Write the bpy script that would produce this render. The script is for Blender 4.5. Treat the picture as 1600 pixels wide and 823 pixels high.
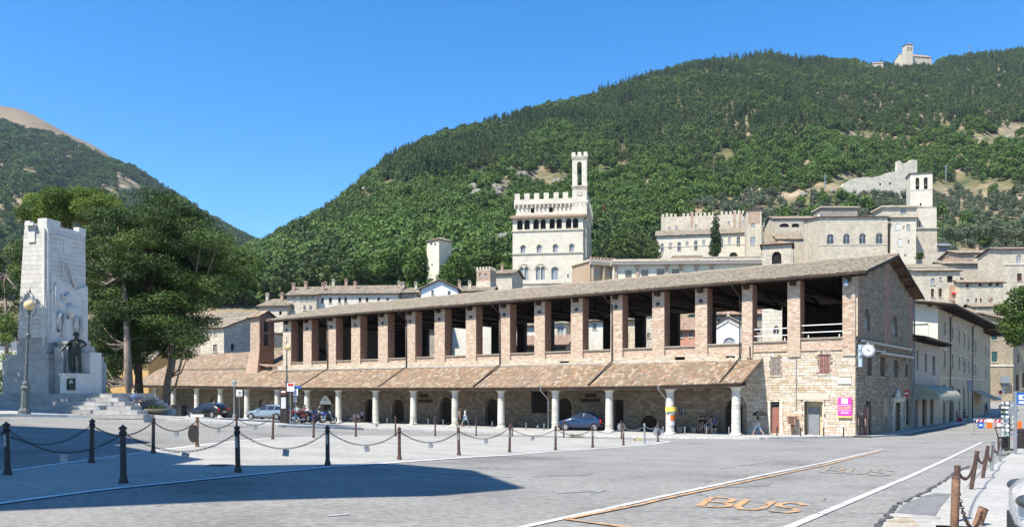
import bpy, bmesh, math, random
import numpy as np
from mathutils import Vector, Matrix, noise
random.seed(7); rng = np.random.default_rng(7)
for o in list(bpy.data.objects): bpy.data.objects.remove(o)
SC = bpy.context.scene; COL = SC.collection
R = math.radians; pi = math.pi
# ---------------- camera, sky, sun, exposure (world z = 0 is the height of the lens) ----------------
FP, CX, HY = 1250.0, 800.0, 605.0
cd = bpy.data.cameras.new('camera'); cam = bpy.data.objects.new('camera', cd); COL.objects.link(cam)
SC.camera = cam; cam.rotation_euler = (R(90), 0, 0)
cd.sensor_width = 36; cd.lens = 36*FP/1600; cd.shift_y = (HY-411.5)/1600; cd.clip_end = 20000; cd.clip_start = 0.3
SUN_EL = R(56); SH = Vector((-.735, -.678)).normalized()      # horizontal direction towards the sun
w = bpy.data.worlds.new('World'); SC.world = w; w.use_nodes = True
nt = w.node_tree; bg = nt.nodes['Background']
sky = nt.nodes.new('ShaderNodeTexSky'); sky.sky_type = 'NISHITA'; sky.sun_disc = False
sky.sun_elevation = SUN_EL; sky.sun_rotation = math.atan2(SH.x, SH.y)
sky.air_density = 1.0; sky.dust_density = .05; sky.ozone_density = 3.5; sky.altitude = 900
hs = nt.nodes.new('ShaderNodeHueSaturation'); hs.inputs['Saturation'].default_value = 1.34; hs.inputs['Value'].default_value = 1.0
nt.links.new(sky.outputs[0], hs.inputs['Color']); nt.links.new(hs.outputs[0], bg.inputs[0]); bg.inputs[1].default_value = .125
sd = bpy.data.lights.new('sun', 'SUN'); sd.energy = 4.6; sd.angle = R(.5); sd.color = (1, .94, .84)
so = bpy.data.objects.new('sun', sd); COL.objects.link(so)
sdir = Vector((SH.x*math.cos(SUN_EL), SH.y*math.cos(SUN_EL), math.sin(SUN_EL)))
so.rotation_euler = sdir.to_track_quat('Z', 'Y').to_euler(); so.location = (-40, -60, 80)
SC.view_settings.view_transform = 'Standard'; SC.view_settings.look = 'None'
SC.view_settings.exposure = 1.0; SC.view_settings.gamma = 1
SC.render.engine = 'CYCLES'; SC.cycles.max_bounces = 5; SC.cycles.transparent_max_bounces = 6

# ---------------- ground heights ----------------
def lerp(a, b, t): return a+(b-a)*t
def S(t): t = max(0., min(1., t)); return t*t*(3-2*t)
def gz(x, y):
    yy = max(y, 0.)
    d = 1.2+.041*min(yy, 62.)+.006*max(0, min(yy, 105)-62)
    if yy < 12: d = 1.569+.0055*max(0, yy)**1.0 if yy < 9 else d+.05*(12-yy)/3
    if x < 0: d -= .0014*min(-x, 32.)*min(yy, 48.)*max(0, 1-max(0, yy-48)/(lerp(82, 98, S((-x-16)/12))-48))
    d -= .35*S((-x-38)/14)*S((yy-60)/30)
    if yy > 100: d -= .00105*min(yy-100, 90)**2*(1 if yy < 190 else 1) 
    return -d
def W(px, py, Y): return Vector(((px-CX)/FP*Y, Y, (HY-py)/FP*Y))
def G(px, py, dz=0.):
    k = (py-HY)/FP; r = (px-CX)/FP; Y = 3.; st = .25
    while Y < 300:
        if -k*Y <= gz(r*Y, Y)+dz: break
        Y += st
    lo, hi = Y-st, Y
    for _ in range(20):
        m = (lo+hi)/2
        if -k*m <= gz(r*m, m)+dz: hi = m
        else: lo = m
    return Vector((r*hi, hi, gz(r*hi, hi)+dz))
def interp(tab, x):
    if x <= tab[0][0]: return tab[0][1]
    for (a, b), (c, d) in zip(tab, tab[1:]):
        if x <= c: return b+(d-b)*(x-a)/(c-a)
    return tab[-1][1]

# ---------------- mesh builder ----------------
class MB:
    def __init__(s): s.v = []; s.f = []; s.r = []; s.m = []
    def q(s, pts, r=.5, m=0):
        n = len(s.v); s.v += [tuple(p) for p in pts]; s.f.append(tuple(range(n, n+len(pts)))); s.r.append(r); s.m.append(m)
    def idx(s, pts, faces, r=.5, m=0):
        n = len(s.v); s.v += [tuple(p) for p in pts]
        for f in faces: s.f.append(tuple(n+i for i in f)); s.r.append(r); s.m.append(m)
        return s
    def hexa(s, p, r=.5, m=0):      # p: bottom 4 ccw, top 4 ccw
        return s.idx(p, [(3, 2, 1, 0), (4, 5, 6, 7), (0, 1, 5, 4), (1, 2, 6, 5), (2, 3, 7, 6), (3, 0, 4, 7)], r, m)
    def box(s, x0, x1, y0, y1, z0, z1, r=.5, m=0):
        return s.hexa([(x0, y0, z0), (x1, y0, z0), (x1, y1, z0), (x0, y1, z0), (x0, y0, z1), (x1, y0, z1), (x1, y1, z1), (x0, y1, z1)], r, m)
    def prism(s, poly, y0, y1, r=.5, m=0):   # polygon in x,z pushed along y
        n = len(poly); return s.idx([(x, y0, z) for x, z in poly]+[(x, y1, z) for x, z in poly],
            [tuple(range(n)), tuple(range(2*n-1, n-1, -1))]+[(i, i+n, (i+1) % n+n, (i+1) % n) for i in range(n)], r, m)
    def prismx(s, poly, x0, x1, r=.5, m=0):  # polygon in y,z pushed along x
        n = len(poly); return s.idx([(x0, y, z) for y, z in poly]+[(x1, y, z) for y, z in poly],
            [tuple(range(n)), tuple(range(2*n-1, n-1, -1))]+[(i, i+n, (i+1) % n+n, (i+1) % n) for i in range(n)], r, m)
    def prismz(s, poly, z0, z1, r=.5, m=0):
        n = len(poly); return s.idx([(x, y, z0) for x, y in poly]+[(x, y, z1) for x, y in poly],
            [tuple(range(n-1, -1, -1)), tuple(range(n, 2*n))]+[(i, (i+1) % n, (i+1) % n+n, i+n) for i in range(n)], r, m)
    def cyl(s, p0, p1, r0, r1=None, n=8, r=.5, m=0, caps=True):
        p0 = Vector(p0); p1 = Vector(p1); r1 = r0 if r1 is None else r1
        d = (p1-p0).normalized(); a = d.orthogonal().normalized(); b = d.cross(a)
        P = [p0+(a*math.cos(2*pi*i/n)+b*math.sin(2*pi*i/n))*r0 for i in range(n)]+[p1+(a*math.cos(2*pi*i/n)+b*math.sin(2*pi*i/n))*r1 for i in range(n)]
        F = [(i, (i+1) % n, (i+1) % n+n, i+n) for i in range(n)]
        if caps: F += [tuple(range(n-1, -1, -1)), tuple(range(n, 2*n))]
        return s.idx(P, F, r, m)
    def tube(s, path, rad, n=6, r=.5, m=0):
        path = [Vector(p) for p in path]; P = []; N = len(path)
        for i, p in enumerate(path):
            d = (path[min(i+1, N-1)]-path[max(i-1, 0)]).normalized()
            a = Vector((0, 0, 1)).cross(d); a = a.normalized() if a.length > .05 else Vector((1, 0, 0)); b = d.cross(a)
            rr = rad[i] if isinstance(rad, (list, tuple)) else rad
            P += [p+(a*math.cos(2*pi*k/n)+b*math.sin(2*pi*k/n))*rr for k in range(n)]
        F = [(i*n+k, i*n+(k+1) % n, (i+1)*n+(k+1) % n, (i+1)*n+k) for i in range(N-1) for k in range(n)]
        F += [tuple(range(n-1, -1, -1)), tuple(range((N-1)*n, N*n))]
        return s.idx(P, F, r, m)
    def lathe(s, prof, n=12, c=(0, 0, 0), r=.5, m=0, axis='z'):
        P = []
        for (q, z) in prof:
            for k in range(n):
                a = 2*pi*k/n; x, y = q*math.cos(a), q*math.sin(a)
                P.append((c[0]+x, c[1]+y, c[2]+z) if axis == 'z' else ((c[0]+x, c[1]+z, c[2]+y) if axis == 'y' else (c[0]+z, c[1]+x, c[2]+y)))
        L = len(prof); F = [(i*n+k, i*n+(k+1) % n, (i+1)*n+(k+1) % n, (i+1)*n+k) for i in range(L-1) for k in range(n)]
        F += [tuple(range(n-1, -1, -1)), tuple(range((L-1)*n, L*n))]
        return s.idx(P, F, r, m)
    def ball(s, c, rx, ry=None, rz=None, n=10, r=.5, m=0):
        ry = rx if ry is None else ry; rz = rx if rz is None else rz; P = []; h = max(4, n//2)
        for i in range(h+1):
            t = pi*(i+.02)/(h+.04)
            for k in range(n):
                a = 2*pi*k/n; P.append((c[0]+rx*math.sin(t)*math.cos(a), c[1]+ry*math.sin(t)*math.sin(a), c[2]-rz*math.cos(t)))
        F = [(i*n+k, i*n+(k+1) % n, (i+1)*n+(k+1) % n, (i+1)*n+k) for i in range(h) for k in range(n)]
        return s.idx(P, F, r, m)
    def add(s, o, mat=None):
        n = len(s.v); s.v += [tuple(mat @ Vector(v)) for v in o.v] if mat is not None else o.v
        s.f += [tuple(n+i for i in f) for f in o.f]; s.r += o.r; s.m += o.m; return s
    def mesh(s, name, mats, dz=0., smooth=False):
        me = bpy.data.meshes.new(name)
        me.from_pydata([(x, y, z-dz) for x, y, z in s.v] if dz else s.v, [], s.f)
        for m in (mats if isinstance(mats, (list, tuple)) else [mats]): me.materials.append(m)
        if s.f:
            me.attributes.new('rnd', 'FLOAT', 'FACE').data.foreach_set('value', s.r)
            if any(s.m): me.polygons.foreach_set('material_index', s.m)
            if smooth: me.polygons.foreach_set('use_smooth', [True]*len(s.f))
        me.update(); return me
def link(name, data, parent=None, loc=None, rz=0., kind=None):
    o = bpy.data.objects.new(name, data); COL.objects.link(o)
    if parent is not None: o.parent = parent
    if loc is not None: o.location = loc
    if rz: o.rotation_euler = (0, 0, rz)
    if kind: o['kind'] = kind
    return o
def tag(o, label, cat, group=None):
    o['label'] = label; o['category'] = cat
    if group: o['group'] = group
    return o
def thing(name, label, cat, loc=(0, 0, 0), rz=0., group=None):
    return tag(link(name, None, None, loc, rz), label, cat, group)
def part(par, name, mb, mats, smooth=False, kind=None, label=None, absz=False):
    dz = 0.
    if absz:
        p = par
        while p is not None: dz += p.location.z; p = p.parent
    o = link(name, mb.mesh(name, mats, dz, smooth), par, kind=kind)
    if label: o['label'] = label
    return o
def single(name, mb, mats, label, cat, loc=(0, 0, 0), rz=0., group=None, smooth=False):
    return tag(link(name, mb.mesh(name, mats, 0, smooth), None, loc, rz), label, cat, group)
def dup(o, loc, rz, label=None, sc=None):
    def rec(a, par):
        c = a.copy(); COL.objects.link(c)
        if par is not None: c.parent = par
        for ch in a.children: rec(ch, c)
        return c
    c = rec(o, None); c.location = loc; c.rotation_euler = (0, 0, rz)
    if sc: c.scale = (sc, sc, sc)
    if label: c['label'] = label
    return c

class Fr:   # local frame: x along the face to the right, y into the building; z stays world height
    def __init__(s, px=None, Y=None, ang=0., o=None):
        s.o = Vector(((px-CX)/FP*Y, Y)) if o is None else Vector(o); s.a = ang
        s.d = Vector((math.cos(ang), math.sin(ang))); s.n = Vector((-math.sin(ang), math.cos(ang)))
    def x(s, px, b=0.):
        r = (px-CX)/FP; return (r*(s.o.y+b*s.n.y)-(s.o.x+b*s.n.x))/(s.d.x-r*s.d.y)
    def z(s, px, py, b=0.):
        return (HY-py)/FP*(s.o.y+s.x(px, b)*s.d.y+b*s.n.y)
    def w(s, x, b, z=0.): q = s.o+s.d*x+s.n*b; return Vector((q.x, q.y, z))
    def g(s, x, b): q = s.o+s.d*x+s.n*b; return gz(q.x, q.y)
    def right(s, x): return Fr(o=s.o+s.d*x, ang=s.a+pi/2)

# ---------------- materials ----------------
def mat(name, cols, rnd=False, nscale=1.5, nvar=.2, bump=.15, bscale=18., rough=.85, metal=0., spec=.3, coat=0., ndet=6., fine=None, mask=None, trans=0., instrnd=0., emis=None):
    m = bpy.data.materials.new(name); m.use_nodes = True; t = m.node_tree; N = t.nodes; L = t.links; b = N['Principled BSDF']
    tc = N.new('ShaderNodeTexCoord').outputs['Object']
    def noise(sc, det=4., rough_=.6, vec=None):
        n = N.new('ShaderNodeTexNoise'); n.inputs['Scale'].default_value = sc; n.inputs['Detail'].default_value = det; n.inputs['Roughness'].default_value = rough_
        L.new(vec or tc, n.inputs['Vector']); return n.outputs['Fac']
    def ramp(f, cs, lo=0., hi=1.):
        r = N.new('ShaderNodeValToRGB'); L.new(f, r.inputs[0]); e = r.color_ramp.elements
        while len(e) < len(cs): e.new(.5)
        for i, c in enumerate(cs): e[i].position = lo+(hi-lo)*i/max(1, len(cs)-1); e[i].color = (*c, 1) if len(c) == 3 else c
        return r.outputs[0]
    if len(cols) == 1: cols = [cols[0], cols[0]]
    if rnd: at = N.new('ShaderNodeAttribute'); at.attribute_name = 'rnd'; col = ramp(at.outputs['Fac'], cols)
    else: col = ramp(noise(nscale, ndet), cols, .32, .68)
    if nvar:
        v = ramp(noise(nscale*5.3 if not fine else fine, 5.), [(1-nvar,)*3, (1+nvar*.6,)*3], .3, .7)
        mx = N.new('ShaderNodeMixRGB'); mx.blend_type = 'MULTIPLY'; mx.inputs[0].default_value = 1; L.new(col, mx.inputs[1]); L.new(v, mx.inputs[2]); col = mx.outputs[0]
    if instrnd:
        oi = N.new('ShaderNodeObjectInfo'); v = ramp(oi.outputs['Random'], [(1-instrnd, 1-instrnd, 1-instrnd), (1+instrnd*.9, 1+instrnd*.7, 1+instrnd*.2), (1.-instrnd*.3, 1, 1.)])
        mx = N.new('ShaderNodeMixRGB'); mx.blend_type = 'MULTIPLY'; mx.inputs[0].default_value = 1; L.new(col, mx.inputs[1]); L.new(v, mx.inputs[2]); col = mx.outputs[0]
    L.new(col, b.inputs['Base Color'])
    b.inputs['Roughness'].default_value = rough; b.inputs['Metallic'].default_value = metal; b.inputs['Specular IOR Level'].default_value = spec; b.inputs['Coat Weight'].default_value = coat
    if bump:
        bp = N.new('ShaderNodeBump'); bp.inputs['Strength'].default_value = bump; bp.inputs['Distance'].default_value = .04; L.new(noise(bscale, 5.), bp.inputs['Height']); L.new(bp.outputs[0], b.inputs['Normal'])
    if trans:
        tr = N.new('ShaderNodeBsdfTranslucent'); L.new(col, tr.inputs['Color']); ms = N.new('ShaderNodeMixShader'); ms.inputs[0].default_value = trans
        L.new(b.outputs[0], ms.inputs[1]); L.new(tr.outputs[0], ms.inputs[2]); L.new(ms.outputs[0], N['Material Output'].inputs['Surface'])
    return m
def masonry(name, c1, c2, mort, bw=.5, bh=.22, var=.35, stain=.25, bump=.5, rough=.9, mortar=.018, bk=.25):
    m = bpy.data.materials.new(name); m.use_nodes = True; t = m.node_tree; N = t.nodes; L = t.links; b = N['Principled BSDF']
    tc = N.new('ShaderNodeTexCoord'); sx = N.new('ShaderNodeSeparateXYZ'); L.new(tc.outputs['Object'], sx.inputs[0])
    ad = N.new('ShaderNodeMath'); L.new(sx.outputs[0], ad.inputs[0]); L.new(sx.outputs[1], ad.inputs[1])
    cb = N.new('ShaderNodeCombineXYZ'); L.new(ad.outputs[0], cb.inputs[0]); L.new(sx.outputs[2], cb.inputs[1])
    nz = N.new('ShaderNodeTexNoise'); nz.inputs['Scale'].default_value = 1.1; L.new(cb.outputs[0], nz.inputs['Vector'])
    mm = N.new('ShaderNodeMixRGB'); mm.blend_type = 'ADD'; mm.inputs[0].default_value = .18; L.new(cb.outputs[0], mm.inputs[1]); L.new(nz.outputs['Color'], mm.inputs[2])
    bt = N.new('ShaderNodeTexBrick'); L.new(mm.outputs[0], bt.inputs['Vector']); bt.inputs['Scale'].default_value = 1
    bt.inputs['Brick Width'].default_value = bw; bt.inputs['Row Height'].default_value = bh; bt.inputs['Mortar Size'].default_value = mortar; bt.inputs['Mortar Smooth'].default_value = .3
    bt.inputs['Color1'].default_value = (*c1, 1); bt.inputs['Color2'].default_value = (*c2, 1); bt.inputs['Mortar'].default_value = (*mort, 1); bt.squash = .7; bt.squash_frequency = 3
    n2 = N.new('ShaderNodeTexNoise'); n2.inputs['Scale'].default_value = .35; n2.inputs['Detail'].default_value = 8; n2.inputs['Roughness'].default_value = .65; L.new(tc.outputs['Object'], n2.inputs['Vector'])
    r2 = N.new('ShaderNodeValToRGB'); L.new(n2.outputs['Fac'], r2.inputs[0]); r2.color_ramp.elements[0].position = .3; r2.color_ramp.elements[1].position = .68
    r2.color_ramp.elements[0].color = (1-stain, 1-stain, 1-stain*.95, 1); r2.color_ramp.elements[1].color = (1.08, 1.06, 1.02, 1)
    m1 = N.new('ShaderNodeMixRGB'); m1.blend_type = 'MULTIPLY'; m1.inputs[0].default_value = 1; L.new(bt.outputs['Color'], m1.inputs[1]); L.new(r2.outputs[0], m1.inputs[2])
    n3 = N.new('ShaderNodeTexNoise'); n3.inputs['Scale'].default_value = 6; n3.inputs['Detail'].default_value = 6; L.new(tc.outputs['Object'], n3.inputs['Vector'])
    r3 = N.new('ShaderNodeValToRGB'); L.new(n3.outputs['Fac'], r3.inputs[0]); r3.color_ramp.elements[0].position = .3; r3.color_ramp.elements[1].position = .7
    r3.color_ramp.elements[0].color = (1-var, 1-var, 1-var, 1); r3.color_ramp.elements[1].color = (1.1, 1.1, 1.1, 1)
    m2 = N.new('ShaderNodeMixRGB'); m2.blend_type = 'MULTIPLY'; m2.inputs[0].default_value = 1; L.new(m1.outputs[0], m2.inputs[1]); L.new(r3.outputs[0], m2.inputs[2]); L.new(m2.outputs[0], b.inputs['Base Color'])
    b.inputs['Roughness'].default_value = rough; b.inputs['Specular IOR Level'].default_value = .2
    bp = N.new('ShaderNodeBump'); bp.inputs['Strength'].default_value = bump*bk; bp.inputs['Distance'].default_value = .03; L.new(n3.outputs['Fac'], bp.inputs['Height']); L.new(bp.outputs[0], b.inputs['Normal'])
    return m
asph = mat('asphalt', [(.165, .158, .142), (.24, .231, .21), (.275, .265, .24), (.215, .207, .187)], nscale=.22, nvar=.34, fine=9., bump=.5, bscale=55, rough=.93, ndet=9)
asph2 = mat('pale_asphalt', [(.31, .298, .265), (.37, .355, .315), (.41, .395, .355)], nscale=.4, nvar=.27, fine=8., bump=.5, bscale=50, rough=.93, ndet=9)
asphp2 = mat('repair_asphalt', [(.185, .18, .17), (.235, .23, .215)], nscale=.8, nvar=.25, fine=9., bump=.5, bscale=50, rough=.93)
asphp = mat('patch_asphalt', [(.16, .16, .16), (.23, .228, .22)], nscale=.6, nvar=.3, fine=9., bump=.5, bscale=50, rough=.93, ndet=9)
pave = mat('pavement_concrete', [(.33, .318, .29), (.42, .405, .37)], nscale=.4, nvar=.2, fine=7., bump=.3, bscale=30, rough=.9)
kerbm = mat('kerb_stone', [(.45, .44, .41), (.56, .545, .51)], rnd=True, nscale=1, nvar=.2, bump=.2, rough=.85)
paintw = mat('white_road_paint', [(.36, .35, .33), (.56, .55, .53), (.60, .59, .57)], nscale=2.4, nvar=.3, fine=14., bump=.2, bscale=50, rough=.8)
paintb = mat('bright_line_paint', [(.58, .58, .57), (.74, .74, .73)], nscale=2, nvar=.15, bump=.1)
painto = mat('orange_road_paint', [(.25, .225, .19), (.46, .29, .16), (.60, .32, .13)], nscale=3.4, nvar=.35, fine=12., bump=.2, bscale=50, rough=.85)
painto2 = mat('worn_orange_paint', [(.25, .235, .21), (.25, .235, .21), (.50, .30, .15)], nscale=2.2, nvar=.3, fine=12., bump=.2, bscale=50, rough=.85)
faintw = mat('faded_white_paint', [(.27, .27, .26), (.38, .38, .37)], nscale=2., nvar=.3, fine=12., bump=.2, bscale=50)
crackm = mat('crack_tar', [(.05, .05, .05), (.12, .115, .11)], nscale=3, bump=.2)
dirt = mat('dry_dirt', [(.36, .29, .20), (.46, .41, .33)], nscale=1.3, nvar=.35, fine=9, bump=.5)
soil = mat('terrain_dry_grass', [(.20, .19, .12), (.33, .27, .17), (.10, .13, .05)], nscale=.03, nvar=.35, fine=.25, bump=.4, bscale=.5, ndet=10)
hillm = mat('hill_grass_rock', [(.05, .075, .022), (.13, .12, .05), (.28, .215, .135), (.34, .28, .20)], nscale=.018, nvar=.4, fine=.12, bump=.6, bscale=.3, ndet=12)
bald = mat('dry_hill_grass', [(.17, .125, .07), (.22, .165, .10)], nscale=.01, nvar=.15, fine=.06, bump=.2, bscale=.1)
rockm = mat('grey_limestone_rock', [(.16, .145, .12), (.28, .26, .22), (.22, .19, .15)], nscale=.25, nvar=.4, fine=1.2, bump=1., bscale=1.)
mortar = mat('mortar', [(.44, .36, .25), (.56, .48, .37)], nscale=1.2, nvar=.3, fine=8, bump=.5)
mortd = mat('old_dark_mortar', [(.16, .13, .095), (.25, .20, .15)], nscale=1.2, nvar=.3, fine=8, bump=.5)
stone = mat('cream_limestone', [(.44, .34, .22), (.56, .46, .32), (.62, .55, .43), (.48, .40, .31), (.66, .61, .52), (.52, .37, .26)], rnd=True, nscale=2.5, nvar=.22, bump=.5, bscale=12)
stoned = mat('weathered_stone', [(.29, .235, .17), (.36, .29, .21), (.44, .37, .28), (.27, .23, .18), (.40, .33, .24), (.46, .42, .35)], rnd=True, nscale=2.5, nvar=.28, bump=.6, bscale=12)
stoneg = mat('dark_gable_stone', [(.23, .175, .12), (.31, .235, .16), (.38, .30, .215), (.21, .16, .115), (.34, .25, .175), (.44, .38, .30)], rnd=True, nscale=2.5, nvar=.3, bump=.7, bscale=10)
brick = mat('orange_brick', [(.38, .255, .18), (.48, .335, .24), (.56, .44, .33), (.44, .30, .21), (.62, .52, .41), (.58, .53, .45)], rnd=True, nscale=3, nvar=.2, bump=.4, bscale=14)
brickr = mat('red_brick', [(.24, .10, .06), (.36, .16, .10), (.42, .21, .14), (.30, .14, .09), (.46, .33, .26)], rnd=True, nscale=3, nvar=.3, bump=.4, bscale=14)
tile = mat('clay_tile', [(.16, .115, .08), (.29, .195, .12), (.22, .18, .13), (.34, .235, .15), (.22, .165, .115), (.42, .34, .255), (.33, .185, .10), (.14, .12, .095)], rnd=True, nscale=1.2, nvar=.3, fine=5, bump=.4, bscale=20)
tileg = mat('lichen_grey_tile', [(.18, .15, .11), (.27, .225, .165), (.24, .19, .135), (.34, .29, .215), (.21, .17, .12), (.14, .125, .095)], rnd=True, nscale=.9, nvar=.3, fine=5, bump=.4, bscale=20)
tiler = mat('reddish_tile', [(.24, .15, .10), (.31, .205, .14), (.35, .25, .18), (.27, .18, .125)], rnd=True, nscale=.9, nvar=.3, bump=.4)
wood = mat('dark_timber', [(.035, .024, .017), (.065, .045, .032)], nscale=1.4, nvar=.3, bump=.3)
woodm = mat('brown_timber', [(.12, .07, .045), (.18, .11, .07)], nscale=1.4, nvar=.3, bump=.3)
dark = mat('dark_interior', [(.012, .010, .009), (.02, .018, .016)], bump=0, rough=.9)
shade_inner = mat('shade_dark_interior_wall', [(.055, .045, .035), (.095, .078, .06)], nscale=.8, nvar=.3, bump=.3)  # shade of the upper floor put into a very dark colour
glass = mat('window_glass', [(.03, .035, .04), (.07, .08, .09)], nscale=.6, nvar=0, bump=0, rough=.12, spec=.7)
glassw = mat('pale_window_pane', [(.20, .22, .24), (.34, .36, .37)], nscale=.8, nvar=.1, bump=0, rough=.3, spec=.6)
travert = mat('pale_column_stone', [(.50, .47, .41), (.66, .63, .56), (.58, .55, .48)], rnd=True, nscale=2.2, nvar=.25, bump=.4, bscale=14)
marble = mat('white_marble', [(.52, .50, .46), (.62, .60, .55), (.57, .54, .49)], rnd=True, nscale=.9, nvar=.12, fine=3, bump=.12, rough=.6)
marbled = mat('weathered_marble', [(.29, .28, .265), (.39, .375, .35), (.34, .33, .315)], rnd=True, nscale=.8, nvar=.25, fine=2.2, bump=.15, rough=.7)
bronze = mat('dark_bronze', [(.028, .036, .026), (.055, .066, .05)], nscale=5, nvar=.3, bump=.2, rough=.5, metal=.15)
iron = mat('black_cast_iron', [(.022, .018, .016), (.04, .032, .028)], nscale=6, nvar=.3, bump=.2, rough=.5, spec=.4)
rust = mat('rusty_brown_iron', [(.065, .038, .030), (.125, .072, .055)], nscale=5, nvar=.35, bump=.3, rough=.75)
rust2 = mat('flaking_rust', [(.10, .06, .045), (.27, .15, .09), (.17, .115, .085)], nscale=4, nvar=.4, bump=.5, rough=.85)
galv = mat('galvanised_steel', [(.30, .31, .32), (.42, .43, .44)], nscale=5, nvar=.15, bump=.05, rough=.4, metal=.7)
grey = mat('grey_paint', [(.20, .22, .23), (.28, .30, .31)], nscale=3, nvar=.15, bump=.05, rough=.5)
lampg = mat('green_grey_lamp_paint', [(.085, .10, .10), (.14, .155, .15)], nscale=4, nvar=.2, bump=.1, rough=.5)
plate = mat('reflector_plate', [(.22, .23, .23), (.36, .37, .37)], nscale=9, nvar=.2, bump=.1, rough=.4, metal=.3)
white = mat('white_paint', [(.74, .74, .72), (.80, .80, .78)], nscale=2, nvar=.06, bump=0, rough=.5)
globem = mat('amber_globe', [(.62, .47, .20), (.74, .60, .32)], nscale=2, nvar=.1, bump=0, rough=.25, spec=.5)
frost = mat('frosted_lamp_glass', [(.5, .52, .53), (.62, .64, .64)], nvar=0, bump=0, rough=.2)
shutb = mat('brown_shutter', [(.10, .045, .03), (.16, .075, .05)], nscale=3, nvar=.25, bump=.1, rough=.7)
shutr = mat('red_weathered_shutter', [(.30, .15, .12), (.42, .24, .20)], nscale=3, nvar=.3, bump=.2, rough=.8)
shutg = mat('grey_weathered_shutter', [(.28, .235, .19), (.40, .34, .28)], nscale=3, nvar=.3, bump=.2, rough=.8)
shutn = mat('green_shutter', [(.055, .14, .12), (.085, .19, .16)], nscale=3, nvar=.2, bump=.1, rough=.6)
shutu = mat('blue_grey_shutter', [(.11, .135, .15), (.16, .19, .21)], nscale=3, nvar=.2, bump=.1, rough=.6)
reddoor = mat('dull_red_panel', [(.25, .105, .085), (.32, .14, .11)], nscale=2, nvar=.2, bump=.1, rough=.7)
greydoor = mat('grey_door_paint', [(.19, .20, .22), (.25, .26, .28)], nscale=2, nvar=.1, bump=.05, rough=.6)
yel = mat('pale_yellow_plaster', [(.50, .43, .27), (.58, .50, .33)], nscale=1, nvar=.1)
ochre = mat('ochre_plaster', [(.60, .36, .13), (.70, .44, .18)], nscale=.3, nvar=.12, fine=2, bump=.1)
tan = mat('tan_plaster', [(.36, .26, .17), (.44, .33, .23)], nscale=.3, nvar=.15, fine=2, bump=.1)
cream = mat('cream_plaster', [(.60, .56, .42), (.70, .66, .52)], nscale=.3, nvar=.1, fine=2.5, bump=.1)
palep = mat('shade_toned_street_plaster', [(.37, .295, .20), (.44, .36, .255)], nscale=.25, nvar=.14, fine=2, bump=.1)  # shade of the street front put into a darker plaster colour
stonep = mat('shade_toned_portico_stone', [(.19, .145, .10), (.245, .19, .135), (.31, .25, .18), (.18, .145, .11), (.27, .21, .15), (.34, .29, .22)], rnd=True, nscale=2.5, nvar=.3, bump=.6, bscale=12)  # portico shade put into a darker, browner stone colour
whitep = mat('white_plaster', [(.58, .53, .44), (.70, .65, .55)], nscale=.25, nvar=.14, fine=2, bump=.1)
pinkp = mat('salmon_plaster', [(.48, .22, .15), (.56, .29, .20)], nscale=.3, nvar=.12, fine=2)
asl = masonry('white_ashlar', (.72, .67, .55), (.62, .57, .47), (.42, .38, .31), 1.1, .5, .18, .16, .3, mortar=.03)
asl2 = masonry('rough_pale_stonework', (.82, .735, .58), (.64, .565, .44), (.50, .44, .34), .8, .38, .42, .28, .5, mortar=.05)
asl3 = masonry('rough_grey_stonework', (.58, .52, .42), (.38, .335, .27), (.25, .22, .18), .7, .35, .42, .3, .6, mortar=.05)
ruinm = masonry('ruined_wall_stone', (.86, .79, .64), (.68, .62, .50), (.44, .40, .33), 1.1, .6, .4, .25, .4, mortar=.05)
warm = masonry('warm_street_stone', (.52, .43, .30), (.40, .32, .22), (.30, .24, .17), .45, .24, .35, .25, .6, mortar=.03)
brkw = masonry('far_brickwork', (.50, .34, .24), (.42, .27, .19), (.46, .39, .31), .3, .1, .25, .2, .3, mortar=.012)
# ---------------- building helpers ----------------
def arc_z(xa, xb, zb, x, kind):
    w_ = xb-xa; c = (xa+xb)/2; t = abs(x-c)
    if kind == 'g': rr = w_; h = w_*.866; return zb-h+math.sqrt(max(0, rr*rr-(t+w_/2)**2))
    if kind == 'e': h = min(w_/2, (w_/2)*.45); return zb-h+h*math.sqrt(max(0, 1-(2*t/w_)**2))
    rr = w_/2; return zb-rr+math.sqrt(max(0, rr*rr-t*t))
def wall_open(mb, x0, x1, z0, z1, y0, y1, ops=(), m=0):
    xs = sorted({x0, x1}|{min(max(o[0], x0), x1) for o in ops}|{min(max(o[1], x0), x1) for o in ops})
    for a, b in zip(xs, xs[1:]):
        if b-a < 1e-5: continue
        c = (a+b)/2; iv = sorted((max(o[2], z0), min(o[3], z1)) for o in ops if o[0] < c < o[1]); z = z0
        for (p, q) in iv:
            if p > z+1e-4: mb.box(a, b, y0, y1, z, p, random.random(), m)
            z = max(z, q)
        if z < z1-1e-4: mb.box(a, b, y0, y1, z, z1, random.random(), m)
    for o in ops:
        k = o[4] if len(o) > 4 else 'r'
        if k in 'age':
            n = 8; X = [lerp(o[0], o[1], i/n) for i in range(n+1)]
            for i in range(n):
                za, zb = arc_z(o[0], o[1], o[3], X[i], k), arc_z(o[0], o[1], o[3], X[i+1], k)
                if o[3]-min(za, zb) > 1e-3: mb.prism([(X[i], za), (X[i+1], zb), (X[i+1], o[3]+.001), (X[i], o[3]+.001)], y0, y1, .5, m)
    return mb
def archpoly(o, k, ins=0., n=10):
    xa, xb, za, zb = o[0]+ins, o[1]-ins, o[2]+ins, o[3]-ins
    if k == 'r': return [(xa, za), (xb, za), (xb, zb), (xa, zb)]
    return [(xa, za), (xb, za)]+[(lerp(xb, xa, i/n), arc_z(xa, xb, zb, lerp(xb, xa, i/n), k)) for i in range(n+1)]
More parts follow.
